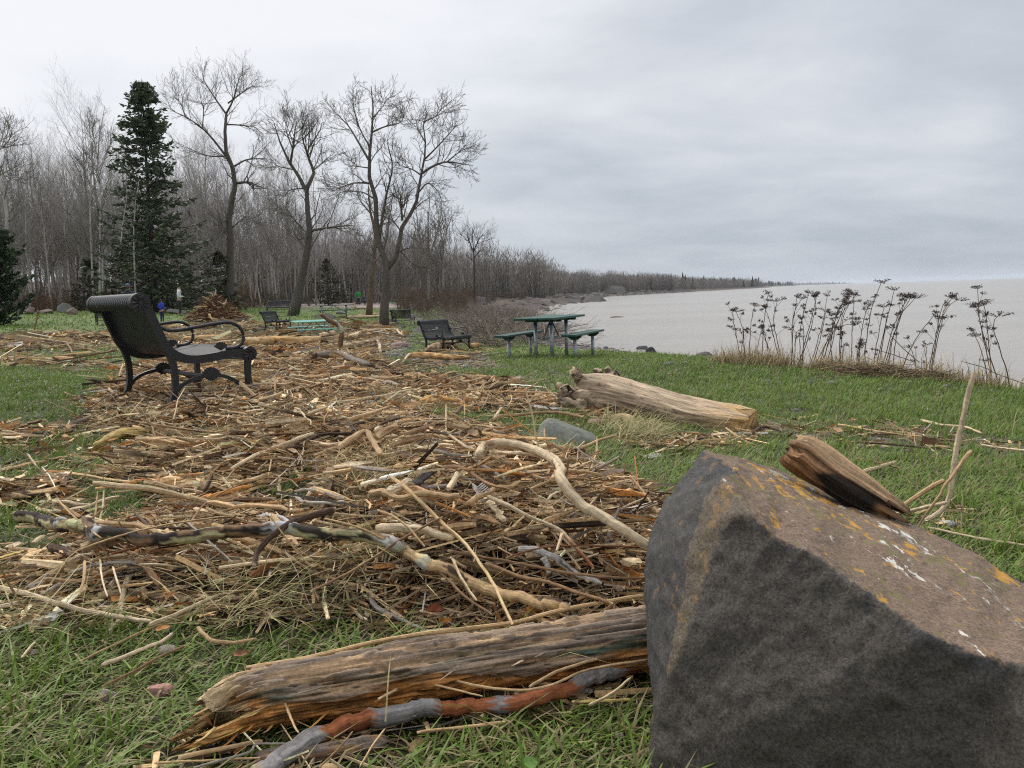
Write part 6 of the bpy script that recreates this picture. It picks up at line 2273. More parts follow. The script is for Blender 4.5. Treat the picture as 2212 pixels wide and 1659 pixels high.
# ---- logs and limbs on the middle lawn
rough_log('long thick orange brown peeled log lying before the pale green picnic table', Z5([(-60, 668), (200, 650), (420, 655), (680, 640)]), 21, (.46, .275, .115), 0, w1=17, n=60, sides=28, rough=.14, rot=(.52, .37, .20))
rough_log('orange peeled log lying behind the armrest of the near bench', Z4([(1230, 640), (1380, 628), (1540, 622)]), 14, (.50, .31, .14), 0, n=36, sides=18, rough=.16)
rough_log('pale flat log beside the orange log behind the armrest', Z4([(1430, 690), (1600, 668), (1800, 655)]), 8, (.46, .33, .2), 0, n=36, sides=16)
rough_log('short orange log with a dark rotten hollow in front of the plaque bench', Z5([(1620, 800), (1800, 800), (2010, 815), (2200, 820)]), 16, (.47, .29, .12), .02, w1=9, n=60, sides=28, rough=.15, rot=(.30, .17, .07))
stick('pale bent root end at the left of the short orange log', Z5([(1640, 775), (1580, 800), (1530, 862)]), 5, CREAM, .04)
rough_log('crumbly orange chunk of rotten wood lying in the grass', [(912, 872), (945, 868), (985, 872)], 27, (.44, .235, .075), -.02, n=44, sides=30, rough=.28, rot=(.24, .12, .04), name='wood_chunk', cat='wood chunk', group='rotten wood chunks')
rough_log('smaller crumbly orange chunk right of the rotten chunk', [(985, 880), (1010, 876), (1042, 878)], 19, (.38, .20, .07), -.02, n=36, sides=26, rough=.28, rot=(.22, .11, .04), name='wood_chunk', cat='wood chunk', group='rotten wood chunks')
stick('thick dark crooked limb rearing up from the debris before the pale green table', Z5([(700, 385), (800, 450), (880, 500), (918, 570), (912, 650), (900, 760)]), 9, BROWN * .8, up=True, w1=12, name='driftwood_branch', cat='branch', bands=[(PALE, .25, 2)])
rough_log('grey gnarled log lying across the debris behind the heap', Z5([(650, 790), (800, 788), (920, 795), (1000, 830), (1150, 880), (1240, 905)]), 15, (.185, .15, .12), .06, w1=11, n=60, sides=22, rough=.2)
stick('dark limb with pale splits right of the rearing limb', Z5([(940, 700), (1100, 675), (1270, 655), (1295, 700), (1310, 765)]), 10, BROWN, .12, bands=[(CREAM, .12, 3)], name='driftwood_branch', cat='branch')
stick('dark stub hanging down at the left end of the gnarled log', Z5([(640, 790), (628, 850), (640, 900)]), 14, DARK, up=True, name='broken_stub', cat='stub')
rough_log('pale smooth log lying in front of the largest tree', Z5([(1130, 555), (1300, 545), (1480, 538)]), 7.5, PALE, .02, n=36, sides=16)
rough_log('long pale log lying left of the largest tree', Z5([(970, 412), (1120, 410), (1300, 402)]), 6, PALE, .02, n=30, sides=14)
rough_log('thin pale log behind the long pale log left of the largest tree', Z5([(1040, 398), (1160, 390), (1270, 380)]), 4.5, TAN * 1.2, .05, n=30, sides=14)
rough_log('short pale chunk of log right of the rearing limb', Z5([(1000, 612), (1100, 585)]), 12, PALE, .02, n=24, sides=16, rough=.2, name='wood_chunk', cat='wood chunk', group='rotten wood chunks')
rough_log('tan chunk of log left of the rearing limb', Z5([(700, 600), (830, 572)]), 12, PALE * .9, .03, n=24, sides=16, rough=.2, name='wood_chunk', cat='wood chunk', group='rotten wood chunks')
rough_log('pale knotted chunk of wood in the debris near the bench front', Z5([(430, 790), (540, 770)]), 10, PALE, .03, n=24, sides=16, rough=.2, name='wood_chunk', cat='wood chunk', group='rotten wood chunks')
stick('thin rod leaning over the debris left of the gnarled log', Z5([(880, 590), (960, 720), (1090, 905)]), 2.6, TAN * .7, .12)
stick('crooked pale stick standing up in the upper heap', Z5([(770, 975), (800, 1075), (790, 1200), (738, 1425)]), 5, TAN, up=True)
stick('orange brown flake of bark right of the near bench', Z5([(235, 985), (300, 1030), (375, 1080)]), 14, ORANGE * 1.1, .04, flat=.35, name='bark_piece', cat='bark')
stick('crooked branch lying on the strip of grass at left', Z4([(0, 757), (90, 742), (250, 738), (400, 772), (530, 735)]), 4.5, BROWN, .05, name='driftwood_branch', cat='branch', branches=[(Z4([(25, 665), (60, 710), (95, 770)]), 6, BROWN)])
stick('thin bare shoot standing on the lawn near the left rocks', Z1([(222, 1550), (215, 1610), (200, 1670)]), 3, BROWN, up=True, branches=[(Z1([(218, 1600), (232, 1580), (225, 1545)]), 2.5, BROWN)])
rough_log('orange log lying at the far left on the grass', Z4([(-90, 825), (0, 828), (115, 836)]), 9, (.50, .32, .15), 0, n=24, sides=14)
stick('dark curved limb lying on the far path behind the lawn', Z5([(1035, 260), (1060, 310), (1160, 325), (1290, 330)]), 3, BROWN, .1)
stick('bleached twisted root beside the pale smooth log', Z5([(1475, 540), (1500, 580), (1525, 590)]), 5, CREAM, .03)
rough_log('dark root stump tangled with fibres under the plaque bench', Z5([(1790, 745), (1900, 705), (2070, 680)]), 17, (.15, .09, .05), .02, n=40, sides=22, rough=.32, name='tree_stump', cat='stump', group=None, rot=TAN)
rough_log('orange broken log end right of the plaque bench', Z6([(0, 0), (1, 1)]) and [(1072 - 55, 748), (1035, 745)], 12, (.50, .29, .12), .02, n=24, sides=18, rough=.22, name='wood_chunk', cat='wood chunk', group='rotten wood chunks')
rough_log('short pale round of wood at the root end of the bleached log', [(1190, 878), (1218, 876)], 18, CREAM * .9, 0, n=20, sides=18, rough=.1, name='wood_chunk', cat='wood chunk', group='rotten wood chunks')
rough_log('smooth tan lump of wood in front of the bleached log', [(1318, 908), (1345, 906), (1368, 910)], 24, (.36, .24, .13), -.01, n=26, sides=20, rough=.12, name='wood_chunk', cat='wood chunk', group='rotten wood chunks')

# ---- a few hundred loose sticks as things, the rest of the drift as litter
LANDMARKS = [('the near bench', 330, 850), ('the charred birch limb', 620, 1165), ('the hooked pale branch', 1180, 1030), ('the long cream branch', 300, 1320), ('the left edge', 20, 1080), ('the straw tuft', 780, 1290),
             ('the grey wedge rock', 1210, 935), ('the boulder', 1390, 1200), ('the foreground log', 900, 1440), ('the gnarled log', 780, 790), ('the rotten orange chunks', 960, 880), ('the peeled branch', 700, 1600), ('the bleached log', 1400, 930)]
PAL = [('cream', CREAM, .17), ('pale tan', PALE, .27), ('tan', TAN, .23), ('brown', BROWN, .14), ('dark', DARK, .09), ('grey', GREY, .10)]
PW = np.array([p[2] for p in PAL])
PW = PW / PW.sum()


ROCK = cast(1225, 958)


def litter_spots(d0, d1, dens, thr=.0, half=40):
    x, y = band_points(d0, d1, dens, half)
    z, s, w = ground0(x, y)
    hp, px, py, d = heap_h(x, y, z, s)
    den = sample(IM_DEB, px, py)
    clump = fbm(np.stack([x * 1.3, y * 1.3, 0 * x + 3], -1), 3)
    gx_, gy_ = ground(x + .04, y), ground(x, y + .04)
    slope = np.hypot(gx_ - z - hp, gy_ - z - hp) / .04
    den_s = np.clip(slope * 1.1, 0, 1.2)
    ok = (rng.random(len(x)) < den * np.clip(.95 + 1.4 * clump, .3, 1.2) * .55 * (1 + den_s)) & (s > .2 * w) & (den > thr)
    hp = hp + np.maximum(clump, 0) * .12 * np.clip(den, 0, 1)
    # stay off the boulder and the wedge rock
    ok &= ~((np.abs(x - ROCK[0]) < .30) & (y > ROCK[1] - .45) & (y < ROCK[1] + .45)) & ~((x > .36) & (x < 1.9) & (y > 1.2) & (y < 2.3))
    return x[ok], y[ok], z[ok] + hp[ok], hp[ok]


def directions(n):
    yaw = np.where(rng.random(n) < .35, rng.normal(-0.1, .5, n), rng.uniform(-1.6, 1.6, n))
    tilt = rng.normal(0, .2, n)
    return np.stack([np.cos(yaw) * np.cos(tilt), np.sin(yaw) * np.cos(tilt), np.sin(tilt)], -1)


def bent(c, d, L, K, bend):
    n = len(c)
    u = np.linspace(-.5, .5, K)
    perp = np.cross(d, rng.normal(size=(n, 3)))
    perp /= np.linalg.norm(perp, axis=1, keepdims=True) + 1e-9
    perp[:, 2] *= .4
    w = (u ** 2 - .1)[None, :, None] * (L * bend * rng.normal(0, 1, n))[:, None, None] * perp[:, None]
    P = c[:, None] + u[None, :, None] * L[:, None, None] * d[:, None] + w
    if K > 3:
        P += rng.normal(0, 1, P.shape) * (L * .012)[:, None, None]
    return P


def litter_cols(n):
    k = rng.choice(len(PAL), n, p=PW)
    c = np.array([p[1] for p in PAL])[k] * rng.lognormal(-.08, .5, (n, 1))
    o = rng.random(n) < .05
    c[o] = ORANGE * rng.uniform(.5, 1.2, (o.sum(), 1))
    return c, k


def build_litter():
    parts = []
    for d0, d1, dens, L0, r0, K, sides, lay in [(1.4, 3.2, 5600, .085, .0023, 3, 3, .08), (3.2, 5.2, 3600, .105, .0029, 3, 3, .09), (5.2, 8.5, 1400, .12, .0038, 3, 3, .09), (8.5, 14, 760, .17, .0055, 2, 3, .10),
                                                (14, 26, 235, .26, .009, 2, 3, .12), (26, 60, 46, .45, .018, 2, 3, .15)]:
        x, y, z, hp = litter_spots(d0, d1, dens)
        n = len(x)
        d = directions(n)
        L = L0 * rng.lognormal(0, .6, n)
        r = np.clip(r0 * rng.lognormal(-.1, .6, n), r0 * .35, r0 * 4)
        h = z + r + rng.random(n) ** 2.2 * lay * np.clip(hp / .10, .25, 1.15)
        P = bent(np.stack([x, y, h], -1), d, L, K, .35)
        gz = ground(P[:, :, 0].ravel(), P[:, :, 1].ravel()).reshape(P.shape[:2])
        P[:, :, 2] = np.maximum(P[:, :, 2], gz + r[:, None] * .6)
        V, F, _, pid = tubes(P, r[:, None] * np.linspace(1, .75, K)[None], sides)
        c, _ = litter_cols(n)
        parts.append((V, F, c[pid]))
        # chips and flakes of bark
        m = int(n * .22)
        k = rng.choice(n, m, replace=False)
        P2 = bent(np.stack([x[k], y[k], h[k] + .006], -1), directions(m), L0 * .42 * rng.lognormal(0, .4, m), 2, 0)
        V, F, _, pid = tubes(P2, (r0 * (2.2 if d1 < 9 else 1.3) * rng.lognormal(0, .4, m))[:, None] * np.array([[1, .7]]), 4, flat=.3)
        c2 = np.where(rng.random((m, 1)) < .7, TAN[None] * .95, BROWN[None]) * rng.lognormal(0, .4, (m, 1))
        parts.append((V, F, c2[pid]))
    # pieces sticking up out of the tangle
    x, y, z, hp = litter_spots(1.8, 7.5, 62, .5)
    n = len(x)
    yaw = rng.uniform(0, 6.28, n)
    el = rng.uniform(.25, 1.0, n)
    d = np.stack([np.cos(yaw) * np.cos(el), np.sin(yaw) * np.cos(el), np.sin(el)], -1)
    L = .15 * rng.lognormal(0, .4, n)
    P = bent(np.stack([x, y, z + L * .28 * np.sin(el) + .03], -1), d, L, 4, .2)
    V, F, _, pid = tubes(P, (.0032 * rng.lognormal(0, .4, n))[:, None] * np.array([[1, 1, .9, .6]]), 5)
    c, _ = litter_cols(n)
    parts.append((V, F, c[pid]))
    # the chunkier broken branches and slabs of the heap
    for d0, d1, dens, k in [(1.6, 4.2, 160, .95), (4.2, 8, 74, 1.1), (8, 20, 12, 1.5)]:
        x, y, z, hp = litter_spots(d0, d1, dens, .35)
        n = len(x)
        L = k * .20 * rng.lognormal(0, .45, n)
        r = k * .0062 * rng.lognormal(0, .42, n)
        P = bent(np.stack([x, y, z + r + rng.random(n) ** 1.4 * .11 * np.clip(hp / .12, .2, 1.2)], -1), directions(n), L, 4, .16)
        gz = ground(P[:, :, 0].ravel(), P[:, :, 1].ravel()).reshape(P.shape[:2])
        P[:, :, 2] = np.maximum(P[:, :, 2], gz + r[:, None])
        rm = 1 + .26 * rng.normal(0, 1, (n, 4, 6)).clip(-1.5, 1.5)
        V, F, _, pid = tubes(P, r[:, None] * np.array([[.8, 1, .95, .6]]), 6, rmul=rm)
        c, _ = litter_cols(n)
        cv = c[pid].reshape(n, 4, 6, 3) * rng.lognormal(0, .22, (n, 4, 6, 1))
        cv[:, 0] = cv[:, 0] * .4 + PALE * .6
        cv[:, -1] = cv[:, -1] * .4 + TAN * .7
        parts.append((V, F, cv.reshape(-1, 3)))
        m = n // 3
        q = rng.choice(n, m, replace=False)
        P = bent(np.stack([x[q], y[q], z[q] + rng.uniform(.01, .09, m)], -1), directions(m), k * .085 * rng.lognormal(0, .4, m), 3, .2)
        V, F, _, pid = tubes(P, (k * .015 * rng.lognormal(0, .35, m))[:, None] * np.array([[.75, 1, .6]]), 6, flat=.35, rmul=1 + .3 * rng.uniform(-1, 1, (m, 3, 6)))
        c = np.array([PALE, TAN, TAN * .8, BROWN, ORANGE * .8, PALE, CREAM])[rng.integers(0, 7, m)] * rng.lognormal(-.1, .3, (m, 1))
        parts.append((V, F, c[pid]))
    # dead leaves and bark flakes caught in the drift
    for d0, d1, dens, k in [(1.5, 5, 75, 1.0), (5, 12, 25, 1.5)]:
        x, y, z, hp = litter_spots(d0, d1, dens)
        n = len(x)
        a = rng.normal(0, .016 * k, (n, 3)) * np.array([1, 1, .6])
        b = rng.normal(0, .012 * k, (n, 3)) * np.array([1, 1, .8])
        p0 = np.stack([x, y, z + rng.uniform(.005, .07, n)], -1)
        V = np.stack([p0 - a, p0 + b, p0 + a * 1.1, p0 - b + [0, 0, .004]], 1).reshape(-1, 3)
        c = np.array([(.25, .115, .045), (.19, .095, .045), (.34, .20, .10), (.12, .065, .035)])[rng.integers(0, 4, n)] * rng.lognormal(0, .3, (n, 1))
        parts.append((V, [np.arange(n)[:, None] * 4 + np.array([[0, 1, 2, 3]])], np.repeat(c, 4, 0)))
    V, F, C = merge(parts)
    tag(obj('driftwood_litter', mk_mesh('driftwood_litter', V, F, C, smooth_f=False), M_LITTER), 'dense litter of small sticks, splinters and bark chips washed over the lawn', kind='stuff')


build_litter()


def build_loose_sticks():
    x, y, z, hp = litter_spots(1.55, 9.0, 25, .3, 36)
    px, py, d = to_px(x, y, z)
    ok = (px > 5) & (px < 2205) & (py < 1650) & ~((px > 1385) & (py > 960))
    x, y, z, hp, px, py = [a[ok] for a in (x, y, z, hp, px, py)]
    order = np.argsort(y)
    pick = order[:400]
    rng.shuffle(pick)
    pick = pick[:215]
    for i in pick:
        n = 1
        thick = rng.random() < .35
        L = np.array([rng.uniform(.18, .42) * (1.25 if thick else 1) * (1 + .12 * max(0, y[i] - 3))])
        r = (rng.uniform(.006, .011) if thick else rng.uniform(.003, .0055)) * (1 + .10 * max(0, y[i] - 3))
        dd = directions(1)
        h = z[i] + r + rng.uniform(.02, .10) * np.clip(hp[i] / .1, .3, 1.2)
        P = bent(np.array([[x[i], y[i], h]]), dd, L, 6, .16)[0]
        gz = ground(P[:, 0], P[:, 1])
        P[:, 2] = np.maximum(P[:, 2], gz + r)
        k = rng.choice(len(PAL), p=PW)
        NS[0] += 1
        V, F, gv, c = stick_mesh(P, r, r * rng.uniform(.5, .9), PAL[k][1] * rng.uniform(.75, 1.1), NS[0], K=12, sides=7, wob=.7)
        lm = min(LANDMARKS, key=lambda q: (q[1] - px[i]) ** 2 + (2 * (q[2] - py[i])) ** 2)
        dx_, dy_ = px[i] - lm[1], 2 * (py[i] - lm[2])
        side = ('above' if dy_ < 0 else 'below') if abs(dy_) > abs(dx_) else ('left of' if dx_ < 0 else 'right of')
        size = 'long' if L[0] > .36 else 'short' if L[0] < .25 else 'middling'
        lab = '%s %s %s %s loose in the drift %s %s' % (size, 'thick' if thick else 'thin', PAL[k][0], 'stick' if thick else 'twig', side, lm[0])
        solo('driftwood_stick' if thick else 'driftwood_twig', V, F, M_WOOD, lab, 'stick' if thick else 'twig', 'loose sticks scattered in the drift', c, gv, smooth_f=False)


build_loose_sticks()


# ---- fallen leaves, feather, green leaf
def leaf(label, px, py, w, col, lift=.05, name='fallen_leaf', cat='leaf', aspect=.55, curl=.35, tilt=.3, yaw=0.0, group='fallen brown leaves'):
    p = cast(px, py, lift)
    L = w * p[1] / FPX
    n = 9
    u = np.linspace(-.5, .5, n)
    wd = aspect * .5 * np.sqrt(np.clip(1 - (2 * np.abs(u)) ** 2.2, 0, 1)) * (1 - .2 * u)
    V = []
    for a, b in zip(u, wd):
        for t in (-1, -.5, 0, .5, 1):
            V.append((a, t * b, curl * (t * b) ** 2 * 3 + .25 * curl * a * a + .03 * math.sin(a * 11 + t * 2)))
    V = np.array(V) * L
    c, s = math.cos(tilt), math.sin(tilt)
    V = np.stack([V[:, 0], V[:, 1] * c - V[:, 2] * s, V[:, 1] * s + V[:, 2] * c], -1)
    c, s = math.cos(yaw), math.sin(yaw)
    V = np.stack([V[:, 0] * c - V[:, 1] * s, V[:, 0] * s + V[:, 1] * c, V[:, 2]], -1)
    i = np.arange(n * 5).reshape(n, 5)
    F = np.stack([i[:-1, :-1], i[1:, :-1], i[1:, 1:], i[:-1, 1:]], -1).reshape(-1, 4)
    cc = np.asarray(col) * (1 + .3 * fbm(V / L * 5 + px, 2))[:, None]
    return solo(name, V + p, [F], M_GRASS if cat == 'plant' else M_LITTER, label, cat, group, cc, base='mid')


LF = [('dark red brown curled leaf under the long pale stick', 940, 1320, 42, (.16, .045, .018)), ('reddish leaf lying near the gravel in front of the bleached log', 1092, 860, 15, (.28, .05, .02)), ('orange leaf at the left edge of the drift', 10, 1246, 30, (.40, .17, .05)),
      ('orange brown leaf below the vee of the cream branches', 352, 1357, 36, (.34, .15, .05)), ('brown leaf on the grass left of the near bench', 192, 873, 12, (.26, .10, .04)), ('rust coloured leaf in the drift below the near bench', 355, 917, 20, (.30, .11, .04)),
      ('brown curled leaf in the middle of the upper heap', 483, 960, 34, (.20, .085, .035)), ('rust brown lobed leaf on the upper heap', 712, 1000, 30, (.25, .075, .035)), ('yellow tan leaf at the grass edge below the bench', 225, 930, 16, (.42, .27, .10)),
      ('dark brown leaf left of the charred limb middle', 316, 1120, 34, (.22, .09, .035)), ('tan leaf below the near bench front leg', 520, 893, 26, (.32, .17, .08)), ('yellow leaf above the charred birch limb', 378, 1130, 16, (.48, .30, .09)),
      ('brown leaf in the grass at right beyond the driftwood block', 1945, 1092, 22, (.36, .22, .10)), ('reddish leaf in the foreground grass below the straw', 520, 1412, 34, (.20, .10, .05))]
for k, (lab, a, b, w, c) in enumerate(LF):
    leaf(lab, a, b, w, c, yaw=rng.uniform(-1, 1), tilt=rng.uniform(-.2, .6), curl=rng.uniform(.2, .9), aspect=rng.uniform(.45, .75))
leaf('single broad bright green leaf in the grass at the bottom edge', 1145, 1648, 40, (.16, .30, .07), .03, name='broad_leaf', cat='plant', aspect=.75, curl=.15, tilt=.5, yaw=.6, group=None)


def feather():
    tip, foot = Bz((1050, 608), (1098, 745))
    b = cast(foot[0], foot[1], .05)
    P = np.array([at(a, c, np.array(b[1])) for a, c in (tip, ((tip[0] + foot[0]) / 2 + 4, (tip[1] + foot[1]) / 2), foot)])
    P = spline(P, 12)
    V, F, _, _ = tubes(P[None], np.linspace(.0006, .0016, 12)[None], 5)
    parts = [(V, F, np.array([.7, .68, .64]))]
    t = (P[0] - P[-1]) / np.linalg.norm(P[0] - P[-1])
    for k in range(34):
        u = k / 33 * .85
        i = min(int(u * 11), 10)
        p = P[i]
        for s in (-1, 1):
            d = np.array([s * .9, .15, .55]) * (.016 + .010 * math.sin(u * 3)) * rng.uniform(.6, 1.15)
            q = p + d
            w = t * .0011
            vv = np.array([p - w, p + w, q + w * .6 + [0, 0, .003], q - w * .6])
            parts.append((vv, [np.array([[0, 1, 2, 3]])], np.array([.9, .9, .89])))
    V, F, C = merge(parts)
    solo('feather', V, F, M_LITTER, 'white feather standing in the middle of the heap', 'feather', None, C, smooth_f=False)


feather()


# ---- stones and rocks
def stone(label, px, py, w, hgt, col, seed, dep=None, name='stone', cat='stone', group=None, D=None, rough=.16, sink=.3, yaw=None, sub=4, lum=None):
    p = cast(px, py) if D is None else np.array(ground_at(*at(px, py, np.array(float(D)))[:2]))
    k = p[1] / FPX
    size = (w * k / 2, (dep or w * .8) * k / 2, hgt * k * .62)
    V, F = rock_geo(size, seed, sub, rough)
    a = yaw if yaw is not None else 0
    c, s = math.cos(a), math.sin(a)
    V = np.stack([V[:, 0] * c - V[:, 1] * s, V[:, 0] * s + V[:, 1] * c, V[:, 2]], -1)
    V = V + p + np.array([0, size[1] * .6, size[2] * (.5 - sink * .35)])
    cc = np.asarray(col) * (1 + .3 * fbm(V / (w * k) * 4, 3))[:, None]
    if name == 'boulder' or w > 50:
        up = vnormals(V, F[0])[:, 2]
        cc = cc * (1 + .15 * np.clip(up, -1, 1))[:, None] if False else cc
    return solo(name, V, F, M_STONE, label, cat, group, cc)


def wedge_rock():
    p = cast(1165, 962)
    D = p[1]
    pts = [(1150, 962, 0), (1172, 905, .12), (1192, 903, .22), (1235, 925, .16), (1292, 943, .10), (1298, 955, .0), (1250, 962, -.04), (1180, 972, -.05), (1200, 925, .42), (1290, 955, .40), (1160, 960, .40)]
    bm = bmesh.new()
    for a, b, dd in pts:
        bm.verts.new(at(a, b, np.array(D + dd)))
    for a, b, dd in ((1150, 985, .02), (1300, 985, .05), (1290, 985, .4), (1160, 985, .4)):
        bm.verts.new(at(a, b, np.array(D + dd)))
    bmesh.ops.convex_hull(bm, input=bm.verts)
    bmesh.ops.delete(bm, geom=[v for v in bm.verts if not v.link_faces], context='VERTS')
    bmesh.ops.triangulate(bm, faces=bm.faces)
    bm.verts.index_update()
    V = np.array([v.co for v in bm.verts])
    F = np.array([[v.index for v in f.verts] for f in bm.faces])
    bm.free()
    for l in range(4):
        V, F, _ = sub4(V, F, np.zeros(len(F)))
        if l in (1, 2):
            V = relax(V, F, 1, .5)
    V = V + vnormals(V, F) * (.008 * fbm(V * 14, 4))[:, None]
    V[:, 2] = V[:, 2].min() + (V[:, 2] - V[:, 2].min()) * 1.05
    solo('stone', V, [F], M_STONE, 'grey green wedge shaped rock on the grass between the heap and the bleached log', 'rock', None, np.array([.15, .155, .13]) * (1 + .25 * fbm(V * 25, 3))[:, None])


wedge_rock()
STN = [('beige rounded stone half sunk in the foreground grass', 226, 1517, 42, 40, (.33, .27, .22)), ('reddish oval stone in the foreground grass right of the beige stone', 338, 1506, 66, 30, (.30, .16, .13)), ('small mauve stone in the grass near the left edge', 70, 1420, 34, 18, (.30, .24, .21)),
       ('pale stone behind the peeled cream stick in the grass', 356, 1415, 40, 22, (.40, .33, .29)), ('white stone peeping out left of the boulder', 1424, 1098, 38, 44, (.60, .56, .50)), ('pale grey flat stone in the grass right of the boulder', 2052, 1140, 40, 20, (.40, .40, .37)),
       ('brown stone beside the pale grey flat stone', 2078, 1130, 22, 18, (.20, .13, .11)), ('flat grey stone in the grass right of the wedge rock', 1415, 992, 46, 12, (.33, .30, .28)), ('reddish round stone in the grass right of the hooked branch', 1302, 1046, 26, 18, (.26, .15, .12)),
       ('grey stone left of the long charred limb', 228, 1140, 20, 16, (.22, .22, .23)), ('dark stone in the drift right of the near bench', 632, 900, 22, 14, (.16, .17, .18)), ('reddish flat stone under the bleached log', 1290, 918, 44, 14, (.24, .15, .12)),
       ('grey stone on the gravel beyond the drift', 1120, 822, 26, 10, (.30, .29, .27)), ('small grey stone on the gravel strip at right', 2015, 980, 22, 10, (.30, .29, .28)), ('mauve stone in the litter left of the boulder foot', 1335, 1600, 34, 18, (.24, .17, .15)),
       ('grey stone in the lawn at the far right', 2035, 880, 16, 8, (.3, .3, .28))]
for k, (lab, a, b, w, h, c) in enumerate(STN):
    stone(lab, a, b, w, h, c, 100 + k, group='loose stones in the grass')
for k, (lab, a, b, w, h, D, c) in enumerate([('brown grey boulder at the far left forest edge, left of the birch', 60, 672, 28, 20, 56, (.15, .115, .09)), ('tan rounded boulder beside the brown grey boulder at far left', 97, 674, 32, 12, 56, (.21, .17, .13)),
                                             ('large grey boulder behind the brown boulder near the twin birch', 137, 676, 32, 24, 59, (.15, .14, .13)), ('brown angular boulder in front of the large grey boulder', 151, 682, 27, 20, 54, (.17, .13, .10)),
                                             ('long flat grey rock behind the woman in white', 376, 668, 42, 17, 56, (.17, .15, .135)), ('grey rock at the foot of the leaning bare tree', 745 - 10, 662, 22, 10, 62, (.16, .15, .14))]):
    stone(lab, a, b, w, h, c, 200 + k, D=D, name='boulder', cat='boulder', group='boulders along the forest edge')


def water_rock(label, px, py, w, h, D, seed, col=(.055, .056, .058)):
    p = at(px, py, np.array(float(D)))
    k = D / FPX
    V, F = rock_geo((w * k / 2, w * k * .4, h * k * .75), seed, 4, .2)
    V = V + np.array([p[0], p[1], ZW + h * k * .22])
    solo('lake_rock', V, F, M_STONE, label, 'rock', 'dark rocks in the shallow water', np.asarray(col) * (1 + .5 * fbm(V * 3, 3))[:, None])


water_rock('dark angular rock in the water behind the lawn edge, biggest of four', 1408, 770, 50, 30, 25.5, 301)
water_rock('smooth dark rounded rock in the water left of the weeds', 1520, 772, 46, 22, 24.5, 302, (.075, .07, .065))
water_rock('low dark rock in the water seen through the dry weeds', 1652, 772, 44, 16, 24.0, 303, (.085, .075, .065))
water_rock('small flat dark rock behind the biggest water rock', 1388, 752, 30, 8, 30.5, 304)


def pebbles():
    bm = bmesh.new()
    bmesh.ops.create_icosphere(bm, subdivisions=1, radius=1.0)
    bm.verts.index_update()
    v0 = np.array([v.co for v in bm.verts])
    f0 = np.array([[v.index for v in f.verts] for f in bm.faces])
    bm.free()
    xs, ys, ss = [], [], []
    for d0, d1, dens, sz in [(2.0, 7, 60, .016), (7, 12, 200, .022), (12, 24, 26, .040), (24, 40, 12, .08)]:
        x, y = band_points(d0, d1, dens, 37)
        z, s, w = ground0(x, y)
        px, py, d = to_px(x, y, z)
        pr = sample(IM_PEB, px, py) + .04 * (s > w)
        pr = np.maximum(pr, (s > -.5) * (s < w * .75) * (y > 12) * 1.0)
        ok = rng.random(len(x)) < pr
        xs.append(x[ok])
        ys.append(y[ok])
        ss.append(sz * rng.lognormal(0, .35, ok.sum()))
    x, y, s = map(np.concatenate, (xs, ys, ss))
    n = len(x)
    z = ground(x, y)
    th = rng.uniform(0, 6.28, n)
    ax = np.stack([s * rng.uniform(.8, 1.5, n), s * rng.uniform(.7, 1.1, n), s * rng.uniform(.35, .6, n)], -1)
    q = v0[None] * ax[:, None]
    X = q[..., 0] * np.cos(th)[:, None] - q[..., 1] * np.sin(th)[:, None] + x[:, None]
    Y = q[..., 0] * np.sin(th)[:, None] + q[..., 1] * np.cos(th)[:, None] + y[:, None]
    V = np.stack([X, Y, q[..., 2] + z[:, None] + s[:, None] * .15], -1).reshape(-1, 3)
    F = (np.arange(n)[:, None, None] * len(v0) + f0[None]).reshape(-1, 3)
    base = np.array([[.22, .205, .20], [.24, .165, .145], [.17, .16, .165], [.30, .26, .23]])[rng.integers(0, 4, n)] * rng.uniform(.6, 1.2, (n, 1))
    tag(obj('pebbles', mk_mesh('pebbles', V, [F], np.repeat(base, len(v0), 0)), M_STONE), 'grey and reddish pebbles between the lawn and the drift and on the beach', kind='stuff')


pebbles()


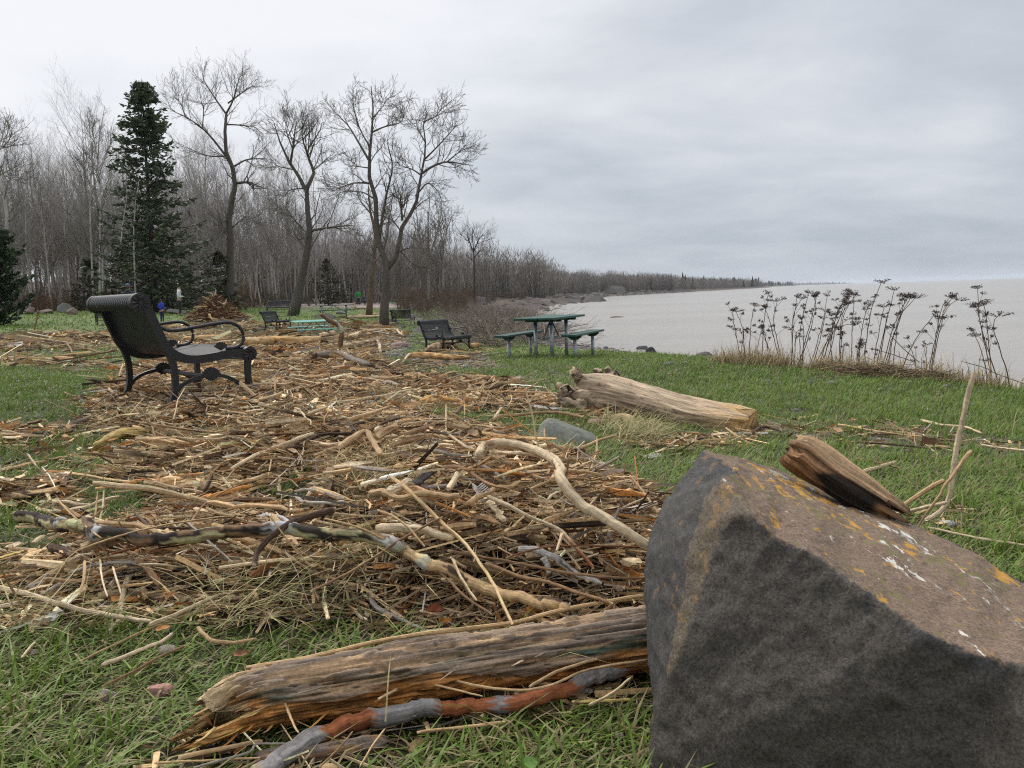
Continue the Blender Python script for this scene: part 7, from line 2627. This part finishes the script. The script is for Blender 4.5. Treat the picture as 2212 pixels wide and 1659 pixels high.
# ---- the heap of raked brush
def brush_pile():
    p = at(466, 688, np.array(41.0))
    b = np.array(ground_at(p[0], p[1]))
    o = thing('brush_pile', 'tall conical pile of raked brown brush and roots on the far lawn', 'brush pile', tuple(b))
    n = 26
    th = np.linspace(0, 2 * np.pi, n, endpoint=False)
    rr = np.linspace(0, 1, 9)
    T, Rr = np.meshgrid(th, rr, indexing='ij')
    h = 1.15 * (1 - Rr) ** 1.15
    wv = 1 + .2 * vn(np.stack([np.cos(T) * 2, np.sin(T) * 2, Rr * 3], -1))
    V = np.stack([1.32 * Rr * np.cos(T) * wv, 1.0 * Rr * np.sin(T) * wv, h * wv - .03], -1).reshape(-1, 3)
    i = np.arange(n * 9).reshape(n, 9)
    nx = np.roll(i, -1, 0)
    q = np.stack([i[:, :-1], i[:, 1:], nx[:, 1:], nx[:, :-1]], -1).reshape(-1, 4)
    obj('core', mk_mesh('core', V, [q], np.array([.06, .038, .024])), M_LITTER, o)
    m = 2600
    a = rng.uniform(0, 6.28, m)
    r = np.sqrt(rng.random(m)) * 1.05
    c = np.stack([1.42 * r * np.cos(a), 1.05 * r * np.sin(a), np.clip(1.2 * (1 - r) ** 1.1, 0, 2) + rng.uniform(-.02, .06, m)], -1)
    d = directions(m)
    d[:, 2] += rng.normal(0, .25, m)
    P = bent(c, d, rng.lognormal(-.95, .4, m), 3, .3)
    V, F, _, pid = tubes(P, rng.uniform(.006, .019, m)[:, None] * np.array([[1, .9, .6]]), 3)
    cc = np.where(rng.random((m, 1)) < .16, PALE[None], np.where(rng.random((m, 1)) < .5, RED[None] * .5, BROWN[None] * .75)) * rng.lognormal(0, .3, (m, 1))
    s = obj('sticks', mk_mesh('sticks', V, F, cc[pid]), M_LITTER, o)
    s['kind'] = 'stuff'
    for lab, pp, w, w1, col in [('orange cut log end at the foot of the pile', [(.05, -1.0, .32), (.12, -1.05, .18), (.30, -1.15, .02)], .07, .06, TAN * 1.3), ('pale splintered root on top of the pile', [(-.1, 0, 1.1), (.05, 0, 1.25), (.12, 0, 1.5)], .05, .015, CREAM),
                                ('pale splintered root on top of the pile', [(-.05, 0, 1.1), (-.1, -.05, 1.3), (-.32, 0, 1.34)], .04, .012, PALE), (None, [(-.8, -.7, .62), (-.5, -.72, .68), (-.1, -.7, .66)], .03, .02, TAN),
                                (None, [(.55, -.4, .75), (.68, -.4, .82), (.74, -.4, .98)], .05, .02, PALE), (None, [(1.15, -.3, .0), (1.15, -.3, .35), (1.16, -.3, .6)], .035, .03, BROWN), (None, [(-.35, -.95, .1), (0, -1.0, .12), (.5, -1.1, .05)], .03, .02, PALE)]:
        NS[0] += 1
        v, f, g, c = stick_mesh(np.array(pp), w, w1, col, NS[0], K=10, sides=8)
        q = obj('root', mk_mesh('root', v, f, c, g), M_WOOD, o)
        if lab:
            q['label'] = lab


brush_pile()


# ---- dead tansy stalks along the bank
def weeds():
    def z6(q):
        return Z6(q)
    ST = [[(110, 585), (125, 400), (65, 265)], [(165, 600), (185, 330), (207, 240)], [(250, 600), (258, 350), (280, 155)], [(300, 590), (270, 430), (245, 370)], [(370, 590), (310, 380), (268, 250)], [(385, 585), (325, 350), (345, 208)],
          [(430, 570), (440, 330), (450, 185)], [(495, 615), (482, 400), (530, 158)], [(500, 600), (500, 400), (468, 345)], [(470, 585), (560, 300), (577, 178)], [(560, 605), (600, 420), (610, 272)], [(540, 600), (640, 370), (692, 178)],
          [(600, 600), (690, 350), (778, 168)], [(590, 600), (700, 330), (760, 205)], [(640, 605), (745, 330), (822, 190)], [(735, 615), (745, 350), (780, 232)], [(800, 640), (835, 380), (865, 160)], [(820, 640), (895, 330), (938, 240)],
          [(835, 650), (855, 560), (868, 480)], [(880, 650), (928, 300), (1003, 90)], [(960, 625), (1030, 360), (1092, 138)], [(980, 610), (1075, 330), (1140, 185)], [(1000, 625), (1095, 380), (1205, 178)], [(1060, 645), (1115, 350), (1242, 188)],
          [(930, 640), (985, 420), (1030, 245)], [(1090, 610), (1190, 450), (1303, 280)], [(1270, 655), (1340, 330), (1400, 175)], [(1290, 645), (1370, 300), (1448, 188)], [(1230, 640), (1195, 560), (1163, 500)], [(1275, 600), (1285, 530), (1292, 480)],
          [(1722, 820), (1660, 520), (1632, 300), (1640, 128)], [(1805, 800), (1755, 560), (1700, 370), (1742, 300)], [(1715, 760), (1650, 540), (1634, 430)], [(1700, 700), (1625, 330), (1572, 225)], [(1745, 800), (1690, 480), (1672, 240)],
          [(560, 610), (700, 400), (838, 350)], [(690, 620), (660, 440), (676, 290)], [(150, 590), (140, 480), (140, 390)], [(745, 620), (770, 480), (800, 490)], [(1000, 640), (990, 610), (1000, 615)], [(210, 595), (240, 480), (270, 415)], [(450, 600), (470, 420), (505, 395)]]
    ST = ST + [[(a + rng.normal(12, 14), b + rng.normal(0, 6)) for a, b in q] for q in ST[:30:3]]
    for k, q in enumerate(ST):
        px = z6(q)
        D = float(np.interp(px[0][0], [1590, 1700, 1850, 2000, 2180], [11.9, 11.6, 10.9, 10.2, 9.2])) + rng.uniform(-.1, .55)
        P = np.array([at(a, b, np.array(D)) for a, b in px])
        P[:, 1] += np.linspace(0, rng.normal(0, .12), len(P))
        P[0, 2] = ground_at(P[0, 0], P[0, 1])[2] - .02
        S3 = spline(P, 14)
        S3[1:-1] += rng.normal(0, .0035, (12, 3))
        V, F, _, _ = tubes(S3[None], np.linspace(.0075, .0036, 14)[None], 5)
        parts = [(V, F, np.array([.115, .078, .055]) * rng.uniform(.6, 1.4))]
        # side shoots and the flat-topped flower head
        big = rng.uniform(.75, 1.25) * (.55 if k in (3, 8, 18, 28, 29, 37, 38, 39, 40, 41) else 1)
        head = []
        heads = [(S3[-1], big)]
        for h in range(rng.integers(1, 5)):
            i = rng.integers(6, 12)
            t = S3[i] + np.array([rng.normal(0, .07), rng.normal(0, .06), rng.uniform(.08, .2)])
            V, F, _, _ = tubes(spline(np.array([S3[i], (S3[i] + t) / 2 + [0, 0, .01], t]), 5)[None], np.linspace(.0026, .0018, 5)[None], 4)
            parts.append((V, F, np.array([.075, .05, .04])))
            heads.append((t, big * rng.uniform(.35, .65)))
        oct_v = np.array([[1, 0, 0], [-1, 0, 0], [0, 1, 0], [0, -1, 0], [0, 0, .7], [0, 0, -.7]])
        oct_f = np.array([[0, 2, 4], [2, 1, 4], [1, 3, 4], [3, 0, 4], [2, 0, 5], [1, 2, 5], [3, 1, 5], [0, 3, 5]])
        for t, bg in heads:
            m = int(58 * bg) + 10
            rad = .075 * bg
            lob = rng.normal(0, .045 * bg, (4, 3)) * np.array([1, 1, .35])
            rho = np.sqrt(rng.random(m)) * rad
            a = rng.uniform(0, 6.28, m)
            rho *= .55
            e = t + lob[rng.integers(0, 4, m)] + np.stack([rho * np.cos(a), rho * np.sin(a), .02 * bg - rho * .3 + rng.normal(0, .009, m)], -1)
            st = np.stack([t + (e - t) * .25 - [0, 0, .022 * bg], e], 1)[::2]
            V, F, _, _ = tubes(st, np.full((1, 2), .0012), 3, cap=False)
            parts.append((V, F, np.array([.07, .048, .04])))
            s = rng.uniform(.0045, .0085, m)
            V = (e[:, None] + oct_v[None] * s[:, None, None]).reshape(-1, 3)
            F = (np.arange(m)[:, None, None] * 6 + oct_f[None]).reshape(-1, 3)
            head.append((V, [F], np.repeat(np.array([[.062, .044, .036]]) * rng.uniform(.5, 1.7, (m, 1)), 6, 0)))
        base = P[0]
        ux = px[0][0]
        tx = px[-1]
        tall = 'tall' if tx[1] < 650 else 'middling' if tx[1] < 690 else 'low'
        lean = 'upright' if abs(tx[0] - ux) < 14 else 'right leaning' if tx[0] > ux else 'left leaning'
        wh = 'left end of the weeds' if ux < 1640 else 'weeds above the low water rock' if ux < 1715 else 'left middle of the weeds' if ux < 1780 else 'middle of the weeds' if ux < 1860 else 'right middle of the weeds' if ux < 1960 else 'right end of the weeds' if ux < 2080 else 'far right clump'
        lab = '%s %s dead stalk with dark seed head, %s' % (tall, lean, wh)
        o = thing('dry_weed', lab, 'weed', tuple(base), 0, 'dead weed stalks along the bank')
        V, F, C = merge(parts)
        obj('stem', mk_mesh('stem', V - base, F, C), M_WEED, o)
        for V, F, C in head:
            obj('flower_head', mk_mesh('flower_head', V - base, F, C, smooth_f=False), M_WEED, o)
    # leaning bare stalks and the matted heap of stems at their feet
    for k, (lab, q) in enumerate([('bare dark stalk leaning out over the lawn edge at the far right', [(1490, 588), (1640, 630), (1700, 662), (1900, 735)]), ('bare stalk leaning left in the middle of the weeds', [(920, 508), (1060, 545), (1215, 600)]),
                                  ('bare stalk leaning left above the middle of the weeds', [(1032, 405), (1120, 500), (1235, 600)]), ('bare dark stalk leaning right at the far right edge', [(1880, 690), (1850, 760), (1800, 850)])]):
        px = z6(q)
        D = float(np.interp(px[-1][0], [1590, 1850, 2180], [11.8, 10.9, 9.3])) + .1
        P = np.array([at(a, b, np.array(D)) for a, b in px])
        NS[0] += 1
        V, F, gv, c = stick_mesh(P, .004, .006, np.array([.10, .07, .055]), NS[0], K=14, sides=6)
        solo('dry_stalk', V, F, M_WEED, lab, 'weed', 'bare leaning stalks', c, gv)
    parts = []
    n = 900
    t = rng.random(n)
    fx = np.interp(t, [0, .35, 1], [4.3, 5.0, 6.6]) + rng.normal(0, .14, n)
    fy = np.interp(t, [0, .35, 1], [10.5, 9.9, 7.6]) + rng.normal(0, .18, n)
    k = vn(np.stack([fx * 1.1, fy * 1.1, 0 * fx], -1)) > -.2
    fx, fy = fx[k], fy[k]
    n = len(fx)
    fz = ground(fx, fy)
    d = directions(n)
    P = bent(np.stack([fx, fy, fz + rng.uniform(.0, .12, n)], -1), d, rng.lognormal(-.9, .35, n), 4, .35)
    V, F, _, pid = tubes(P, rng.uniform(.002, .0055, n)[:, None] * np.array([[1, .9, .8, .5]]), 3)
    c = np.where(rng.random((n, 1)) < .45, np.array([[.32, .235, .135]]), np.array([[.13, .095, .065]])) * rng.lognormal(0, .3, (n, 1))
    tag(obj('matted_stems', mk_mesh('matted_stems', V, F, c[pid]), M_LITTER), 'matted brown heap of dead stems at the foot of the weeds', kind='stuff')


weeds()

# driftwood floating on the lake
pf = at(1332, 686, np.array(2.2 * FPX / (686 - 629)))
V, F, gv, c = stick_mesh(np.array([[pf[0] - .55, pf[1], ZW + .02], [pf[0], pf[1] + .1, ZW + .05], [pf[0] + .6, pf[1], ZW + .02]]), .045, .03, DARK * 1.2, 777, K=10)
solo('floating_log', V, F, M_WOOD, 'thin dark piece of wood floating on the lake right of the picnic table', 'floating wood', None, c, gv)


# ------------------------------------------------------------------ the air
def build_haze():
    x, z0, z1 = 15000.0, ZW - 2.6, 52.0
    V = np.array([(a, b, c) for c in (z0, z1) for a, b in ((-x, -x), (x, -x), (x, x), (-x, x))], float)
    F = [np.array([[3, 2, 1, 0], [4, 5, 6, 7], [0, 1, 5, 4], [1, 2, 6, 5], [2, 3, 7, 6], [3, 0, 4, 7]])]
    m = bpy.data.materials.new('thin haze')
    m.use_nodes = True
    t = m.node_tree
    t.nodes.remove(t.nodes['Principled BSDF'])
    v = N(t, 'ShaderNodeVolumePrincipled')
    v.inputs['Color'].default_value = (.70, .77, .87, 1)
    v.inputs['Density'].default_value = .00008
    v.inputs['Anisotropy'].default_value = .2
    t.links.new(v.outputs[0], t.nodes['Material Output'].inputs['Volume'])
    tag(obj('haze', mk_mesh('haze', V, F, smooth_f=False), m), 'thin blue grey haze over the lake and the far shore', kind='stuff')


build_haze()
